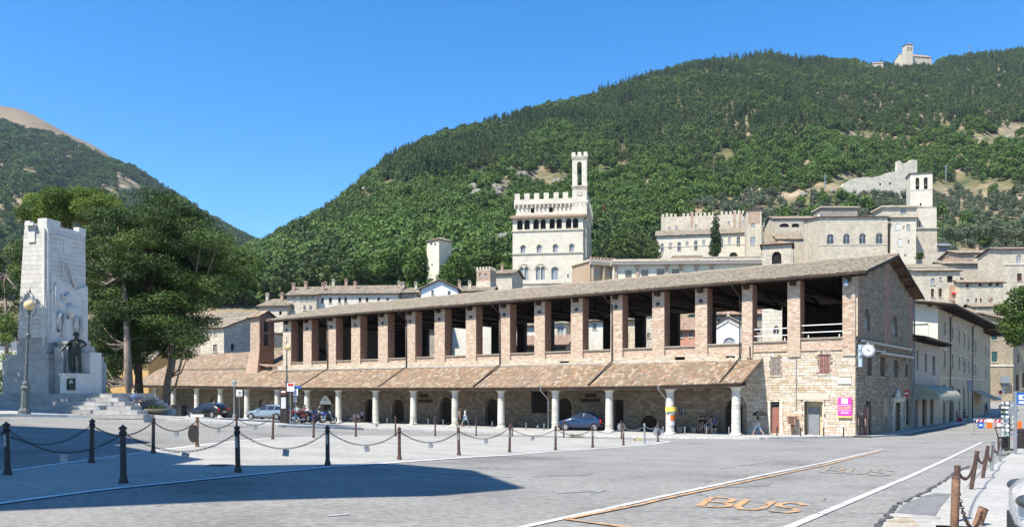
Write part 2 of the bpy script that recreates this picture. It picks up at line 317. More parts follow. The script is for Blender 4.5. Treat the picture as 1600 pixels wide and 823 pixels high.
def in_op(x, z, ops, gap=0.):
    for o in ops:
        if o[0]-gap < x < o[1]+gap and o[2]-gap < z < o[3]+gap:
            k = o[4] if len(o) > 4 else 'r'
            if k in 'age' and o[0] < x < o[1] and z > arc_z(o[0], o[1], o[3], x, k)+gap: continue
            return o
    return None
def stones(mb, x0, x1, z0f, z1f, y, ops=(), h=(.16, .3), wd=(.25, .6), proud=.03, gap=.02, big=None, rr=(0, 1), y_out=-1):
    """courses of separate stones standing proud of a mortar wall; z0f, z1f heights (numbers or functions of x)"""
    f0 = z0f if callable(z0f) else (lambda x: z0f); f1 = z1f if callable(z1f) else (lambda x: z1f)
    z = min(f0(x0), f0(x1)); zt = max(f1(lerp(x0, x1, i/12)) for i in range(13))
    while z < zt:
        hh = random.uniform(*h); x = x0-random.uniform(0, wd[0])
        while x < x1:
            ww = random.uniform(*wd); a = max(x, x0); b = min(x+ww, x1); x += ww; c = (a+b)/2
            if b-a < .06 or z+hh < f0(c) or z+hh*.6 > f1(c): continue
            t = min(z+hh, f1(c))
            o = in_op(c, (z+t)/2, ops, .0)
            if o: continue
            for o in ops:
                if z < o[3]-.03 and t > o[2]+.03 and not (len(o) > 4 and o[4] in 'age' and (z+t)/2 > arc_z(o[0], o[1], o[3], min(max(c, o[0]), o[1]), o[4])+.02 and o[0] < c < o[1]):
                    if a < o[0] < b: b = o[0]
                    elif a < o[1] < b: a = o[1]
            if b-a < .05: continue
            r = rr[0]+(rr[1]-rr[0])*random.random(); p = proud*random.uniform(.4, 1.3); g = gap*random.uniform(.5, 1.2); j = lambda: random.uniform(-.012, .012)
            q = [(a+g/2, y, z+g/2), (b-g/2, y, z+g/2), (b-g/2, y, t-g/2), (a+g/2, y, t-g/2)]
            c_ = min(.025, (b-a)*.2); yo = y+y_out*p
            fr = [(a+g/2+c_+j(), yo, z+g/2+c_*.6+j()), (b-g/2-c_+j(), yo, z+g/2+c_*.6+j()), (b-g/2-c_+j(), yo, t-g/2-c_*.6+j()), (a+g/2+c_+j(), yo, t-g/2-c_*.6+j())]
            tgt = mb
            if big is not None and (b-a)*(t-z) > big[1] and len(big[0]) < 290:
                tgt = MB(); big[0].append(tgt)
            tgt.idx(q+fr, [(4, 5, 6, 7), (0, 1, 5, 4), (1, 2, 6, 5), (2, 3, 7, 6), (3, 0, 4, 7)], r)
        z += hh
    return mb
def voussoirs(mb, o, y, k='a', t=.35, n=11, proud=.05, r=None):
    c = (o[0]+o[1])/2; rad = (o[1]-o[0])/2; zs = o[3]-rad
    for i in range(n):
        a0, a1 = pi*i/n+.012, pi*(i+1)/n-.012; P = [(c+rad*math.cos(a0), zs+rad*math.sin(a0)), (c+(rad+t)*math.cos(a0), zs+(rad+t)*math.sin(a0)), (c+(rad+t)*math.cos(a1), zs+(rad+t)*math.sin(a1)), (c+rad*math.cos(a1), zs+rad*math.sin(a1))]
        mb.prism(P, y-proud*random.uniform(.8, 1.1), y+.05, random.random() if r is None else r)
def roofplane(mb, e0, e1, r1, r0, pitch=.24, seg=.45, amp=.07, k=4, jit=.012, step=.025, rr=(0, 1), twist=0.):
    e0, e1, r1, r0 = map(Vector, (e0, e1, r1, r0)); n = max(1, int((e1-e0).length/pitch)); L = max((r0-e0).length, (r1-e1).length); m = max(1, int(L/seg))
    nn = (e1-e0).cross((r0+r1)/2-(e0+e1)/2).normalized()
    if nn.z < 0: nn = -nn
    def pt(u, v, h): return (e0.lerp(e1, u)).lerp(r0.lerp(r1, u), v)+nn*h
    for i in range(n):
        base = random.random()
        for j in range(m):
            dj = random.uniform(-jit, jit); s = random.uniform(.6, 1.3)*step; dh = random.uniform(-jit, jit)*.5
            r = rr[0]+(rr[1]-rr[0])*(random.random()*.75+base*.25); v0 = max(0, j/m-.012+dj*.4); v1 = min(1, (j+1)/m); P = []
            for (v, e) in ((v0, s), (v1, 0)):
                for t in range(k+1):
                    P.append(pt((i+.5+(t/k-.5)*1.02)/n, v, .012+amp*math.sin(pi*t/k)+e+dh+(dj*(t/k-.5))))
            mb.idx(P, [(t, t+1, t+k+2, t+k+1) for t in range(k)]+[tuple(range(k, -1, -1))], r)
    return mb
def slab(mb, e0, e1, r1, r0, th=.12, m=0):
    P = [Vector(p) for p in (e0, e1, r1, r0)]; return mb.hexa([p-Vector((0, 0, th)) for p in P]+P, .5, m)
CAPS = {}
def window_part(par, op, kind, y, slat=True):
    """kind: style letters  shape(r/a/g/e) + look: G glass, P pale pane, B/R/Y/N/U shutters, O open dark, D dark door"""
    k, look = kind[0], kind[1]; mats = {'G': glass, 'P': glassw, 'B': shutb, 'R': shutr, 'Y': shutg, 'N': shutn, 'U': shutu, 'O': dark, 'D': wood, 'W': white}
    w_ = op[1]-op[0]; h_ = op[3]-op[2]
    if look == 'O':
        mb = MB(); mb.prism(archpoly(op, k), y+.3, y+.34); return part(par, 'opening', mb, dark, absz=True)
    mb = MB(); mb.prism(archpoly(op, k, .01), y+.16, y+.2)
    if look in 'GPO':
        win = part(par, 'window', mb, mats[look], absz=True)
        fm = MB(); t = min(.09, w_*.09)
        fm.box(op[0]+.01, op[0]+t, y+.10, y+.158, op[2], op[3]-(w_/2 if k != 'r' else 0)); fm.box(op[1]-t, op[1]-.01, y+.10, y+.158, op[2], op[3]-(w_/2 if k != 'r' else 0))
        c = (op[0]+op[1])/2; fm.box(c-t/2, c+t/2, y+.09, y+.157, op[2], op[3]-.02)
        fm.box(op[0]+t, op[1]-t, y+.095, y+.156, op[2]+h_*.55, op[2]+h_*.55+t*.7)
        part(win, 'frame', fm, mat_frame, absz=True)
    else:
        win = part(par, 'shutter', mb, mats[look], absz=True)
        if slat:
            sm = MB(); n = max(4, min(16, int(h_/.14)))
            top = op[3]-(w_/2 if k != 'r' else 0); c = (op[0]+op[1])/2
            for i in range(n):
                z = lerp(op[2]+.05, top-.05, (i+.5)/n)
                for (xa, xb) in ((op[0]+.06, c-.03), (c+.03, op[1]-.06)): sm.box(xa, xb, y+.115, y+.158, z-.02, z+.03)
            part(win, 'slat_panel', sm, mats[look], kind='stuff', absz=True)
    return win
mat_frame = mat('pale_window_frame', [(.45, .43, .38), (.55, .53, .48)], nvar=.1, bump=0)
def chimney(par, x, y, z, h=1.1, w_=.5, m=None):
    mb = MB(); mb.box(x-w_/2, x+w_/2, y-w_/2, y+w_/2, z-.6, z+h); mb.box(x-w_*.62, x+w_*.62, y-w_*.62, y+w_*.62, z+h, z+h+.1)
    for s in (-1, 1): mb.box(x+s*w_*.45-.05, x+s*w_*.45+.05, y-w_*.5, y+w_*.5, z+h+.1, z+h+.35)
    mb.prism([(x-w_*.7, z+h+.35), (x+w_*.7, z+h+.35), (x, z+h+.35+w_*.45)], y-w_*.6, y+w_*.6)
    return part(par, 'chimney', mb, m or random.choice([brkw, asl2, brkw]), absz=True)
def house(name, label, px0, px1, Y, ang, top, wall=asl2, depth=9., bot=None, roof='p', rise=2., over=.45, rmat=None, wins=(), chim=(), swins=(), cat='house', group=None, pitch=.5, course=None, trim=None, z0=None, th=.16):
    rmat = rmat or tileg
    fr = Fr(px0, Y, ang); w_ = fr.x(px1); z1 = fr.z(px0, top)
    if z0 is None: z0 = fr.z(px0, bot) if bot else z1-14
    zb = z0
    o = thing(name, label, cat, fr.w(0, 0, zb), ang, group)
    ops = []
    for wn in wins:
        a, b, t, bt, k = wn[:5]; ops.append((fr.x(a), fr.x(b), fr.z((a+b)/2, bt), fr.z((a+b)/2, t), k[0], k))
    mb = MB(); wall_open(mb, 0, w_, zb, z1, 0, .35, ops)
    mb.box(0, .35, .35, depth, zb, z1); mb.box(.35, w_-.35, depth-.35, depth, zb, z1)
    fs = fr.right(w_); sops = []
    for wn in swins:
        a, b, t, bt, k = wn[:5]; sops.append((fs.x(a), fs.x(b), fs.z((a+b)/2, bt), fs.z((a+b)/2, t), k[0], k))
    sb = MB(); wall_open(sb, .35, depth, zb, z1, 0, .35, sops); mb.add(sb, Matrix.Translation((w_, 0, 0)) @ Matrix.Rotation(pi/2, 4, 'Z'))
    gab = []
    if roof == 'p': mb.prismx([(0.02, z1), (depth-.02, z1), (depth/2, z1+rise)], 0.01, .35); mb.prismx([(0.02, z1), (depth-.02, z1), (depth/2, z1+rise)], w_-.35, w_-.01)
    elif roof == 'g': mb.prism([(0.02, z1), (w_-.02, z1), (w_/2, z1+rise)], 0, .35)
    elif roof == 's': mb.prismx([(0.02, z1), (depth-.02, z1), (depth-.02, z1+rise)], 0.01, .35); mb.prismx([(0.02, z1), (depth-.02, z1), (depth-.02, z1+rise)], w_-.35, w_-.01)
    part(o, 'wall', mb, wall, absz=True)
    for q in ops: window_part(o, q, q[5], 0)
    if sops:
        for q in sops:
            h_ = window_part(o, q, q[5], 0); h_.location = (w_, 0, 0); h_.rotation_euler = (0, 0, pi/2)
    if trim or len(ops) > 0:
        tm = MB()
        for q in ops:
            if q[5][1] != 'O': tm.box(q[0]-.1, q[1]+.1, -.09, .05, q[2]-.14, q[2]-.002)
        if tm.f: part(o, 'window_sill', tm, asl2, absz=True, kind='stuff')
    if course:
        cm = MB()
        for (pa, ya) in course: z = fr.z(pa, ya); cm.box(-.05, w_+.05, -.12, 0.02, z-.12, z+.12)
        part(o, 'string_course', cm, asl, absz=True)
    v = over; rb = MB(); rs = MB(); lift = .02
    if roof == 'p':
        s = rise/(depth/2); r_ = z1+rise; ez = z1-s*v
        for (ya, yb) in ((-v, depth/2), (depth+v, depth/2)):
            e0, e1, c1, c0 = (-v, ya, ez+lift), (w_+v, ya, ez+lift), (w_+v, yb, r_+lift), (-v, yb, r_+lift)
            slab(rs, *[(p[0], p[1], p[2]+th) for p in (e0, e1, c1, c0)], th)
            if ya < 0: roofplane(rb, *[(p[0], p[1], p[2]+th) for p in (e0, e1, c1, c0)], pitch, pitch*1.6, pitch*.2, 2)
        rb.cyl((-v, depth/2, r_+lift+th+.02), (w_+v, depth/2, r_+lift+th+.02), .12, n=6)
    elif roof == 'g':
        s = rise/(w_/2); r_ = z1+rise; ez = z1-s*v
        for (xa, xb) in ((-v, w_/2), (w_+v, w_/2)):
            P = [(xa, depth+v, ez+lift+th), (xa, -v, ez+lift+th), (xb, -v, r_+lift+th), (xb, depth+v, r_+lift+th)]
            slab(rs, *P, th); roofplane(rb, *P, pitch, pitch*1.6, pitch*.2, 2)
        rb.cyl((w_/2, -v, r_+lift+th), (w_/2, depth+v, r_+lift+th), .12, n=6)
    elif roof == 's':
        s = rise/depth; P = [(-v, -v, z1-s*v+lift+th), (w_+v, -v, z1-s*v+lift+th), (w_+v, depth+v, z1+rise+s*v+lift+th), (-v, depth+v, z1+rise+s*v+lift+th)]
        slab(rs, *P, th); roofplane(rb, *P, pitch, pitch*1.6, pitch*.2, 2)
    elif roof == 'h':
        m_ = min(w_, depth)/2; c = [(-v, -v), (w_+v, -v), (w_+v, depth+v), (-v, depth+v)]; zz = z1+lift+th
        if w_ >= depth: ra, rb_ = (m_, depth/2), (w_-m_, depth/2)
        else: ra, rb_ = (w_/2, m_), (w_/2, depth-m_)
        A = Vector((*ra, zz+rise)); B = Vector((*rb_, zz+rise)); C = [Vector((*p, zz)) for p in c]
        faces = [(C[0], C[1], B, A), (C[2], C[3], A, B), (C[1], C[2], B, B), (C[3], C[0], A, A)] if w_ >= depth else [(C[0], C[1], A, A), (C[2], C[3], B, B), (C[1], C[2], B, A), (C[3], C[0], A, B)]
        for q in faces: roofplane(rb, *q, pitch, pitch*1.6, pitch*.2, 2)
        rs.idx([p-Vector((0, 0, th)) for p in C]+C+[A, B], [(3, 2, 1, 0), (0, 1, 5, 4), (1, 2, 6, 5), (2, 3, 7, 6), (3, 0, 4, 7), (4, 5, 9, 8), (6, 7, 8, 9), (5, 6, 9), (7, 4, 8)] if w_ >= depth else [(3, 2, 1, 0), (0, 1, 5, 4), (1, 2, 6, 5), (2, 3, 7, 6), (3, 0, 4, 7), (4, 5, 8), (5, 6, 9, 8), (6, 7, 9), (7, 4, 8, 9)])
    elif roof == 'f': rs.box(-v, w_+v, -v, depth+v, z1, z1+rise)
    rf = part(o, 'roof', rs, wood if roof != 'f' else asl2, absz=True)
    if rb.f: part(rf, 'roof_tiles', rb, rmat, kind='stuff', absz=True)
    for (cpx, cy) in chim:
        cx = fr.x(cpx, cy); f = 1-abs(cy/(depth/2)-1) if roof == 'p' else .5; chimney(rf, cx, cy, z1+rise*f, m=None)
    o['_w'] = w_; o['_z1'] = z1
    return o, fr, w_, z1
# ---------------- leaves ----------------
def leaf_mesh(name, C, size, rn, mats, trunk=None, up=.35, aspect=.55, outward=None):
    N = len(C); C = np.asarray(C, float); size = np.asarray(size, float).reshape(-1, 1)
    n = rng.normal(size=(N, 3)); n[:, 2] += up
    if outward is not None: n += outward*1.2
    n /= np.linalg.norm(n, axis=1, keepdims=True); t = rng.normal(size=(N, 3)); a = np.cross(n, t); a /= np.linalg.norm(a, axis=1, keepdims=True)+1e-9; b = np.cross(n, a)
    V = np.stack([C-a*size-b*size*aspect*.3, C-b*size*aspect, C+a*size+b*size*aspect*.2, C+b*size*aspect], 1).reshape(-1, 3)
    tv = np.array(trunk.v, float).reshape(-1, 3) if trunk is not None and trunk.v else np.zeros((0, 3)); me = bpy.data.meshes.new(name)
    quads = np.arange(4*N).reshape(N, 4)
    tf = trunk.f if trunk is not None else []
    me.vertices.add(4*N+len(tv)); me.vertices.foreach_set('co', np.concatenate([V, tv]).ravel())
    lt = [len(f) for f in tf]; loops = np.concatenate([quads.ravel(), np.array([i+4*N for f in tf for i in f], int)]).astype(np.int32)
    me.loops.add(len(loops)); me.loops.foreach_set('vertex_index', loops)
    tot = np.concatenate([np.full(N, 4), np.array(lt, int)]).astype(np.int32); st = np.concatenate([[0], np.cumsum(tot)[:-1]]).astype(np.int32)
    me.polygons.add(len(tot)); me.polygons.foreach_set('loop_start', st)
    for m in mats: me.materials.append(m)
    mi = np.concatenate([np.zeros(N, int), np.ones(len(tf), int)]).astype(np.int32); me.polygons.foreach_set('material_index', mi)
    me.update(calc_edges=True); me.validate()
    me.attributes.new('rnd', 'FLOAT', 'FACE').data.foreach_set('value', np.concatenate([np.asarray(rn, float), np.full(len(tf), .5)])[:len(me.polygons)].astype(np.float32))
    return me
def clumps(centres, per, rad, leaf, squash=.75, shell=.55):
    """leaf positions round clump centres: (C, size, rnd, outward)"""
    Cs, Ss, Rs, Os = [], [], [], []
    for (c, s) in centres:
        n = int(per*s*s); d = rng.normal(size=(n, 3)); d /= np.linalg.norm(d, axis=1, keepdims=True)
        q = (shell+(1-shell)*rng.random((n, 1))**.7)*rad*s; p = d*q; p[:, 2] *= squash
        Cs.append(np.array(c)+p); Ss.append(leaf*rng.uniform(.6, 1.3, n)); Rs.append(np.clip(rng.normal(rng.uniform(.15, .85), .13, n), 0, 1)); Os.append(d)
    return np.concatenate(Cs), np.concatenate(Ss), np.concatenate(Rs), np.concatenate(Os)
lf_pine = mat('pine_needles', [(.022, .045, .014), (.042, .078, .018), (.085, .138, .028), (.15, .21, .042)], rnd=True, nvar=.25, nscale=2, bump=0, rough=.7, trans=.22)
lf_umb = mat('umbrella_pine_needles', [(.045, .08, .014), (.09, .145, .02), (.14, .20, .03), (.18, .24, .042)], rnd=True, nvar=.2, nscale=2, bump=0, rough=.7, trans=.25)
lf_broad = mat('green_leaves', [(.045, .088, .018), (.078, .138, .024), (.118, .19, .034), (.056, .108, .022)], rnd=True, nvar=.25, nscale=2, bump=0, rough=.6, trans=.25, instrnd=.3)
lf_con = mat('conifer_leaves', [(.038, .066, .022), (.064, .10, .030), (.098, .14, .042), (.052, .085, .030)], rnd=True, nvar=.25, nscale=2, bump=0, rough=.7, trans=.12, instrnd=.35)
lf_cyp = mat('cypress_leaves', [(.022, .045, .014), (.038, .072, .02), (.062, .10, .028)], rnd=True, nvar=.25, nscale=2, bump=0, rough=.7, trans=.1, instrnd=.25)
lf_olive = mat('olive_leaves', [(.075, .10, .055), (.11, .14, .085), (.15, .17, .11)], rnd=True, nvar=.2, nscale=2, bump=0, rough=.6, trans=.15, instrnd=.2)
bark = mat('grey_brown_bark', [(.17, .13, .10), (.27, .22, .175), (.21, .17, .14)], nscale=2.2, nvar=.4, fine=9, bump=1., bscale=9)
barkd = mat('dark_bark', [(.05, .04, .03), (.09, .07, .055)], nscale=2.2, nvar=.3, bump=1., bscale=9)
def scatter(name, pts, proto_mesh, label=None):
    """one stuff object: points carrying rotation and scale, a tree instanced on each"""
    me = bpy.data.meshes.new(name); me.from_pydata([p[:3] for p in pts], [], [])
    me.attributes.new('sc', 'FLOAT_VECTOR', 'POINT').data.foreach_set('vector', [c for p in pts for c in (p[3], p[3], p[3]*p[4])])
    me.attributes.new('rz', 'FLOAT', 'POINT').data.foreach_set('value', [random.uniform(0, 6.28) for p in pts])
    o = link(name, me, kind='stuff')
    src = bpy.data.objects.new(name+'_tree', proto_mesh)
    ng = bpy.data.node_groups.new(name, 'GeometryNodeTree'); ng.interface.new_socket('Geometry', in_out='INPUT', socket_type='NodeSocketGeometry'); ng.interface.new_socket('Geometry', in_out='OUTPUT', socket_type='NodeSocketGeometry')
    N = ng.nodes; gi = N.new('NodeGroupInput'); go = N.new('NodeGroupOutput'); ip = N.new('GeometryNodeInstanceOnPoints'); oi = N.new('GeometryNodeObjectInfo'); oi.inputs['Object'].default_value = src; oi.inputs['As Instance'].default_value = True
    a = N.new('GeometryNodeInputNamedAttribute'); a.data_type = 'FLOAT_VECTOR'; a.inputs['Name'].default_value = 'sc'
    b = N.new('GeometryNodeInputNamedAttribute'); b.data_type = 'FLOAT'; b.inputs['Name'].default_value = 'rz'; cb = N.new('ShaderNodeCombineXYZ')
    L = ng.links; L.new(gi.outputs[0], ip.inputs['Points']); L.new(oi.outputs['Geometry'], ip.inputs['Instance']); L.new(a.outputs[0], ip.inputs['Scale'])
    L.new(b.outputs[0], cb.inputs[2]); L.new(cb.outputs[0], ip.inputs['Rotation']); L.new(ip.outputs[0], go.inputs[0])
    md = o.modifiers.new('scatter', 'NODES'); md.node_group = ng
    if label: o['label'] = label
    return o
# ---------------- ground, road and paint ----------------
def grid(name, xs, ys, zf, m, smooth=True, kind='structure', par=None):
    V = [(x, y, zf(x, y)) for y in ys for x in xs]; n = len(xs)
    F = [(j*n+i, j*n+i+1, (j+1)*n+i+1, (j+1)*n+i) for j in range(len(ys)-1) for i in range(n-1)]
    me = bpy.data.meshes.new(name); me.from_pydata(V, [], F); me.materials.append(m)
    me.polygons.foreach_set('use_smooth', [smooth]*len(F)); return link(name, me, par, kind=kind)
def spaced(lo, hi, step, far): 
    a = [lo+step*i for i in range(int((hi-lo)/step)+1)]; s = step; x = a[-1]
    while x < far[1]: s *= 1.25; x += s; a.append(x)
    s = step; x = a[0]; b = []
    while x > far[0]: s *= 1.25; x -= s; b.append(x)
    return b[::-1]+a
grid('ground', spaced(-52, 62, 1., (-4000, 4000)), spaced(0, 112, 1., (-4000, 5000)), gz, asph)
def strip2(name, near, far, n, k, dz, m, kind='structure', side=0., par=None):
    """sheet between two pixel paths laid on the ground, with a small step at its near edge"""
    def along(path, t):
        L = [0]
        for p, q in zip(path, path[1:]): L.append(L[-1]+math.hypot(q[0]-p[0], q[1]-p[1]))
        s = t*L[-1]
        for i in range(len(path)-1):
            if s <= L[i+1] or i == len(path)-2:
                f = (s-L[i])/max(1e-6, L[i+1]-L[i]); return (lerp(path[i][0], path[i+1][0], f), lerp(path[i][1], path[i+1][1], f))
    A = [G(*along(near, i/n)) for i in range(n+1)]; B = [G(*along(far, i/n)) for i in range(n+1)]
    return sheet(name, A, B, k, dz, m, kind, side, par)
def sheet(name, A, B, k, dz, m, kind='structure', side=0., par=None):
    mb = MB(); n = len(A)-1; P = []
    for j in range(k+1):
        for i in range(n+1):
            x, y = lerp(A[i].x, B[i].x, j/k), lerp(A[i].y, B[i].y, j/k); P.append((x, y, gz(x, y)+dz))
    F = [(j*(n+1)+i, j*(n+1)+i+1, (j+1)*(n+1)+i+1, (j+1)*(n+1)+i) for j in range(k) for i in range(n)]
    mb.idx(P, F)
    if side:
        mb.idx([(a.x, a.y, gz(a.x, a.y)-.05) for a in A]+P[:n+1], [(i, i+1, i+n+2, i+n+1) for i in range(n)])
    return link(name, mb.mesh(name, m), par, kind=kind)
def stripe(mb, pts, wd, dz, world=False, r=.5, step=.7):
    P = [Vector(p) if world else G(*p) for p in pts]; Q = [P[0]]
    for a, b in zip(P, P[1:]):
        n = max(1, int((b-a).length/step)); Q += [a.lerp(b, (i+1)/n) for i in range(n)]
    V = []
    for i, p in enumerate(Q):
        d = Q[min(i+1, len(Q)-1)]-Q[max(0, i-1)]; s = Vector((-d.y, d.x)).normalized()*wd/2
        for q in (-1, 1): x, y = p.x+s.x*q, p.y+s.y*q; V.append((x, y, gz(x, y)+dz))
    mb.idx(V, [(2*i, 2*i+1, 2*i+3, 2*i+2) for i in range(len(Q)-1)], r)
def paint(name, paths, wd, dz, m):
    mb = MB()
    for p in paths: stripe(mb, p, wd, dz)
    return link(name, mb.mesh(name, m), None, kind='structure')
near_l = [(-500, 846), (0, 787), (193, 762), (370, 744), (512, 730), (600, 724), (740, 714), (850, 706.5), (950, 700), (1020, 694), (1046, 690)]
far_l = [(-400, 800), (0, 738), (237, 704.5), (320, 694), (380, 688), (424, 684.5), (500, 682), (560, 681), (700, 681), (850, 682.5), (960, 686), (1046, 690)]
strip2('square_island', near_l, far_l, 90, 26, .008, asph2)
paint('road_line', [near_l[:-1], [(1020, 694), (1046, 690), (1030, 687.5), (960, 686)], [(-400, 800), (0, 738), (237, 704.5), (320, 694), (380, 688), (424, 684.5), (500, 682), (560, 681), (700, 681)]], .15, .016, paintb)
wl = [(800, 828), (820, 823), (1000, 783.5), (1197, 741), (1289, 722.5), (1378, 702)]
paint('lane_line', [wl, [(1210, 834), (1235, 823), (1330, 783), (1420, 745), (1480, 717), (1535, 690)]], .12, .012, paintw)
paint('bus_bay_line', [[(884, 811.5), (1000, 788.5), (1197, 745.5), (1289, 726.5), (1375, 705)], [(884, 811.5), (985, 825)]], .10, .016, painto)
paint('faded_arrow_marking', [[(1125, 731), (1160, 726), (1197, 721.5)], [(1160, 725), (1192, 727)], [(870, 770), (945, 766)], [(905, 766), (945, 766), (925, 770)], [(512, 806), (545, 803)], [(420, 716), (700, 740), (800, 745)]], .12, .010, faintw)
def letters(name, org, rt, up, wd, m, gaps=0):
    mb = MB()
    L = {'B': [[(0, 0), (0, 1)], [(0, 1), (.6, 1), (.8, .85), (.75, .6), (.5, .52), (0, .52)], [(.5, .52), (.9, .4), (.9, .12), (.6, 0), (0, 0)]],
         'U': [[(0, 1), (0, .25), (.25, 0), (.65, 0), (.9, .25), (.9, 1)]], 'S': [[(.9, .85), (.65, 1), (.25, 1), (0, .82), (.1, .58), (.8, .42), (.9, .2), (.65, 0), (.2, 0), (0, .15)]]}
    for i, ch in enumerate('BUS'):
        for st in L[ch]:
            pts = [G(org[0]+rt[0]*(i*1.22+u)+up[0]*v, org[1]+rt[1]*(i*1.22+u)+up[1]*v) for u, v in st]; stripe(mb, pts, wd, .012+.0002*i, True, step=.12)
    return link(name, mb.mesh(name, m), None, kind='structure')
letters('bus_lettering', (1093, 790.5), (44, 3.4), (21, -14), .11, painto)
letters('worn_bus_lettering', (1284, 738), (30, 1.6), (12, -8), .12, painto2)
for i in range(7):
    pass
mbz = MB()
for i in range(6): stripe(mbz, [(1452+i*15, 676.5-i*.2), (1461+i*15, 676.3-i*.2)], 1.5, .010)
link('zebra_crossing', mbz.mesh('zebra_crossing', faintw), None, kind='structure')
# broken edge by the right pavement
strip2('broken_road_edge', [(1372, 830), (1380, 812), (1402, 789), (1440, 772), (1462, 760), (1480, 748), (1500, 735)], [(1478, 830), (1484, 812), (1493, 790), (1502, 772), (1512, 758), (1522, 746), (1535, 733)], 30, 8, .006, pave)
strip2('asphalt_patch', [(1400, 801), (1412, 788), (1440, 776), (1462, 770)], [(1462, 806), (1470, 792), (1480, 780), (1486, 772)], 10, 5, .011, asphp)
strip2('dirt_patch', [(1381, 826), (1390, 813), (1404, 808)], [(1442, 826), (1430, 816), (1424, 809)], 8, 4, .014, dirt)
for k, q in enumerate(([(840, 741), (930, 738)], [(1125, 757), (1210, 753)])):
    h_ = (4, 6)[k]; strip2('road_repair', [(q[0][0]-h_*3, q[0][1]+h_), (q[1][0]-h_*2, q[1][1]+h_)], q, 8, 3, .006+.0004*k, asphp2)
mbc = MB()
pp = [(1372, 830), (1381, 812), (1392, 800), (1402, 789), (1418, 782), (1440, 772), (1449, 769), (1455, 762), (1468, 757), (1480, 748), (1489, 741), (1500, 735), (1515, 727)]
pts = [G(*p) for p in pp]; Q = []
for a, b in zip(pts, pts[1:]):
    for t in range(8): q = a.lerp(b, t/8); Q.append(q+Vector((random.uniform(-.04, .04), random.uniform(-.04, .04), 0)))
for a, b in zip(Q, Q[1:]): stripe(mbc, [a, b], random.uniform(.02, .09), .018, True, step=5)
for (a, b, n) in (((80, 697), (160, 735), 6),): pass
for _ in range(46):     # fine cracks in the asphalt
    px, py = random.uniform(380, 1500), random.uniform(700, 822); p = G(px, py)
    if random.random() < .6: px, py = random.uniform(1050, 1450), random.uniform(715, 815); p = G(px, py)
    d = random.uniform(-.5, .5); q = Vector(p)
    for k in range(random.randint(4, 9)):
        d += random.uniform(-.5, .5); r_ = q+Vector((math.cos(d)*.16, math.sin(d)*.12, 0)); stripe(mbc, [q, r_], random.uniform(.008, .02), .017, True, step=5); q = r_
link('asphalt_cracks', mbc.mesh('asphalt_cracks', crackm), None, kind='structure')
# manhole-like square covers
def cover(px, py, s, lab):
    p = G(px, py); mb = MB(); mb.box(-s, s, -s, s, -.05, .012); o = thing('manhole_cover', lab, 'manhole cover', (p.x, p.y, p.z))
    part(o, 'frame', mb, galv); mb = MB()
    for i in range(5): mb.box(-s*.85, s*.85, -s*.85+i*s*.36, -s*.85+i*s*.36+s*.2, .012, .02)
    part(o, 'grate_bar', mb, iron, kind='stuff')
cover(340, 727.5, .28, 'square iron cover in the asphalt beside the tallest dark bollard')
# pavements
strip2('right_pavement', [(1462, 832), (1474, 815), (1492, 790), (1508, 772), (1524, 756), (1540, 741), (1560, 726), (1580, 712), (1592, 704)], [(2100, 860), (2100, 825), (2060, 790), (2020, 765), (1980, 745), (1920, 730), (1860, 718), (1800, 708), (1740, 702)], 40, 22, .09, pave, side=1)
def pav_edge(px): return interp([(-500, 655), (-150, 651), (0, 650), (100, 651.5), (230, 655.5), (350, 662), (440, 667), (560, 670.5), (700, 675), (860, 680), (1000, 683.5), (1190, 686), (1330, 683.5)], px)
LG = Fr(o=(24.73, 57.57), ang=math.atan2(-.6048, .7963))       # the loggia: x to the right (negative inside), y into the building
A = []; B = []
for i in range(111):
    px = lerp(-420, 1330, i/110); A.append(G(px, pav_edge(px)))
    if px > 470: q = LG.w(LG.x(px, .3), .3); B.append(Vector((q.x, q.y, 0)))
    else: r_ = (px-CX)/FP; Y = lerp(LG.w(LG.x(470, .3), .3).y, 125, min(1, (470-px)/150)); B.append(Vector((r_*Y, Y, 0)))
sheet('pavement', A, B, 26, .12, pave, side=1)
kmb = []
proto = {}
kj = 0; acc = [A[0]]
kerb = link('kerb', None, None, kind='structure')
pts = [a for a in A]; d = 0.; last = pts[0]; kpts = [pts[0]]
for a, b in zip(pts, pts[1:]):
    L = (b-a).length; t = 1.2-d
    while t < L: kpts.append(a.lerp(b, t/L)); t += 1.2
    d = (d+L) % 1.2
km = [MB().box(.01, 1.19, -.06, .12, -.1, .135, r_).mesh('kerb_stone', kerbm) for r_ in (.1, .4, .7, .95)]
for i, (a, b) in enumerate(zip(kpts, kpts[1:])):
    if a.x < -40 or i > 290: continue
    o = link('kerb_stone', random.choice(km), kerb, (a.x, a.y, gz(a.x, a.y)+.002)); dv = Vector((b.x-a.x, b.y-a.y, gz(b.x, b.y)-gz(a.x, a.y)))
    o.rotation_euler = (0, -math.atan2(dv.z, math.hypot(dv.x, dv.y)), math.atan2(dv.y, dv.x)); o.scale = (dv.length/1.2, 1, 1)
# street-side pavement strip along the gable street (left side)
SG = Fr(o=LG.o, ang=LG.a+pi/2)   # x runs up the street along the building fronts, y to the left into them
A = [Vector((*(SG.o+SG.d*x-SG.n*1.3), 0)) for x in range(-1, 95, 2)]; B = [Vector((*(SG.o+SG.d*x+SG.n*.2), 0)) for x in range(-1, 95, 2)]
sheet('street_pavement', A, B, 2, .10, pave, side=1)

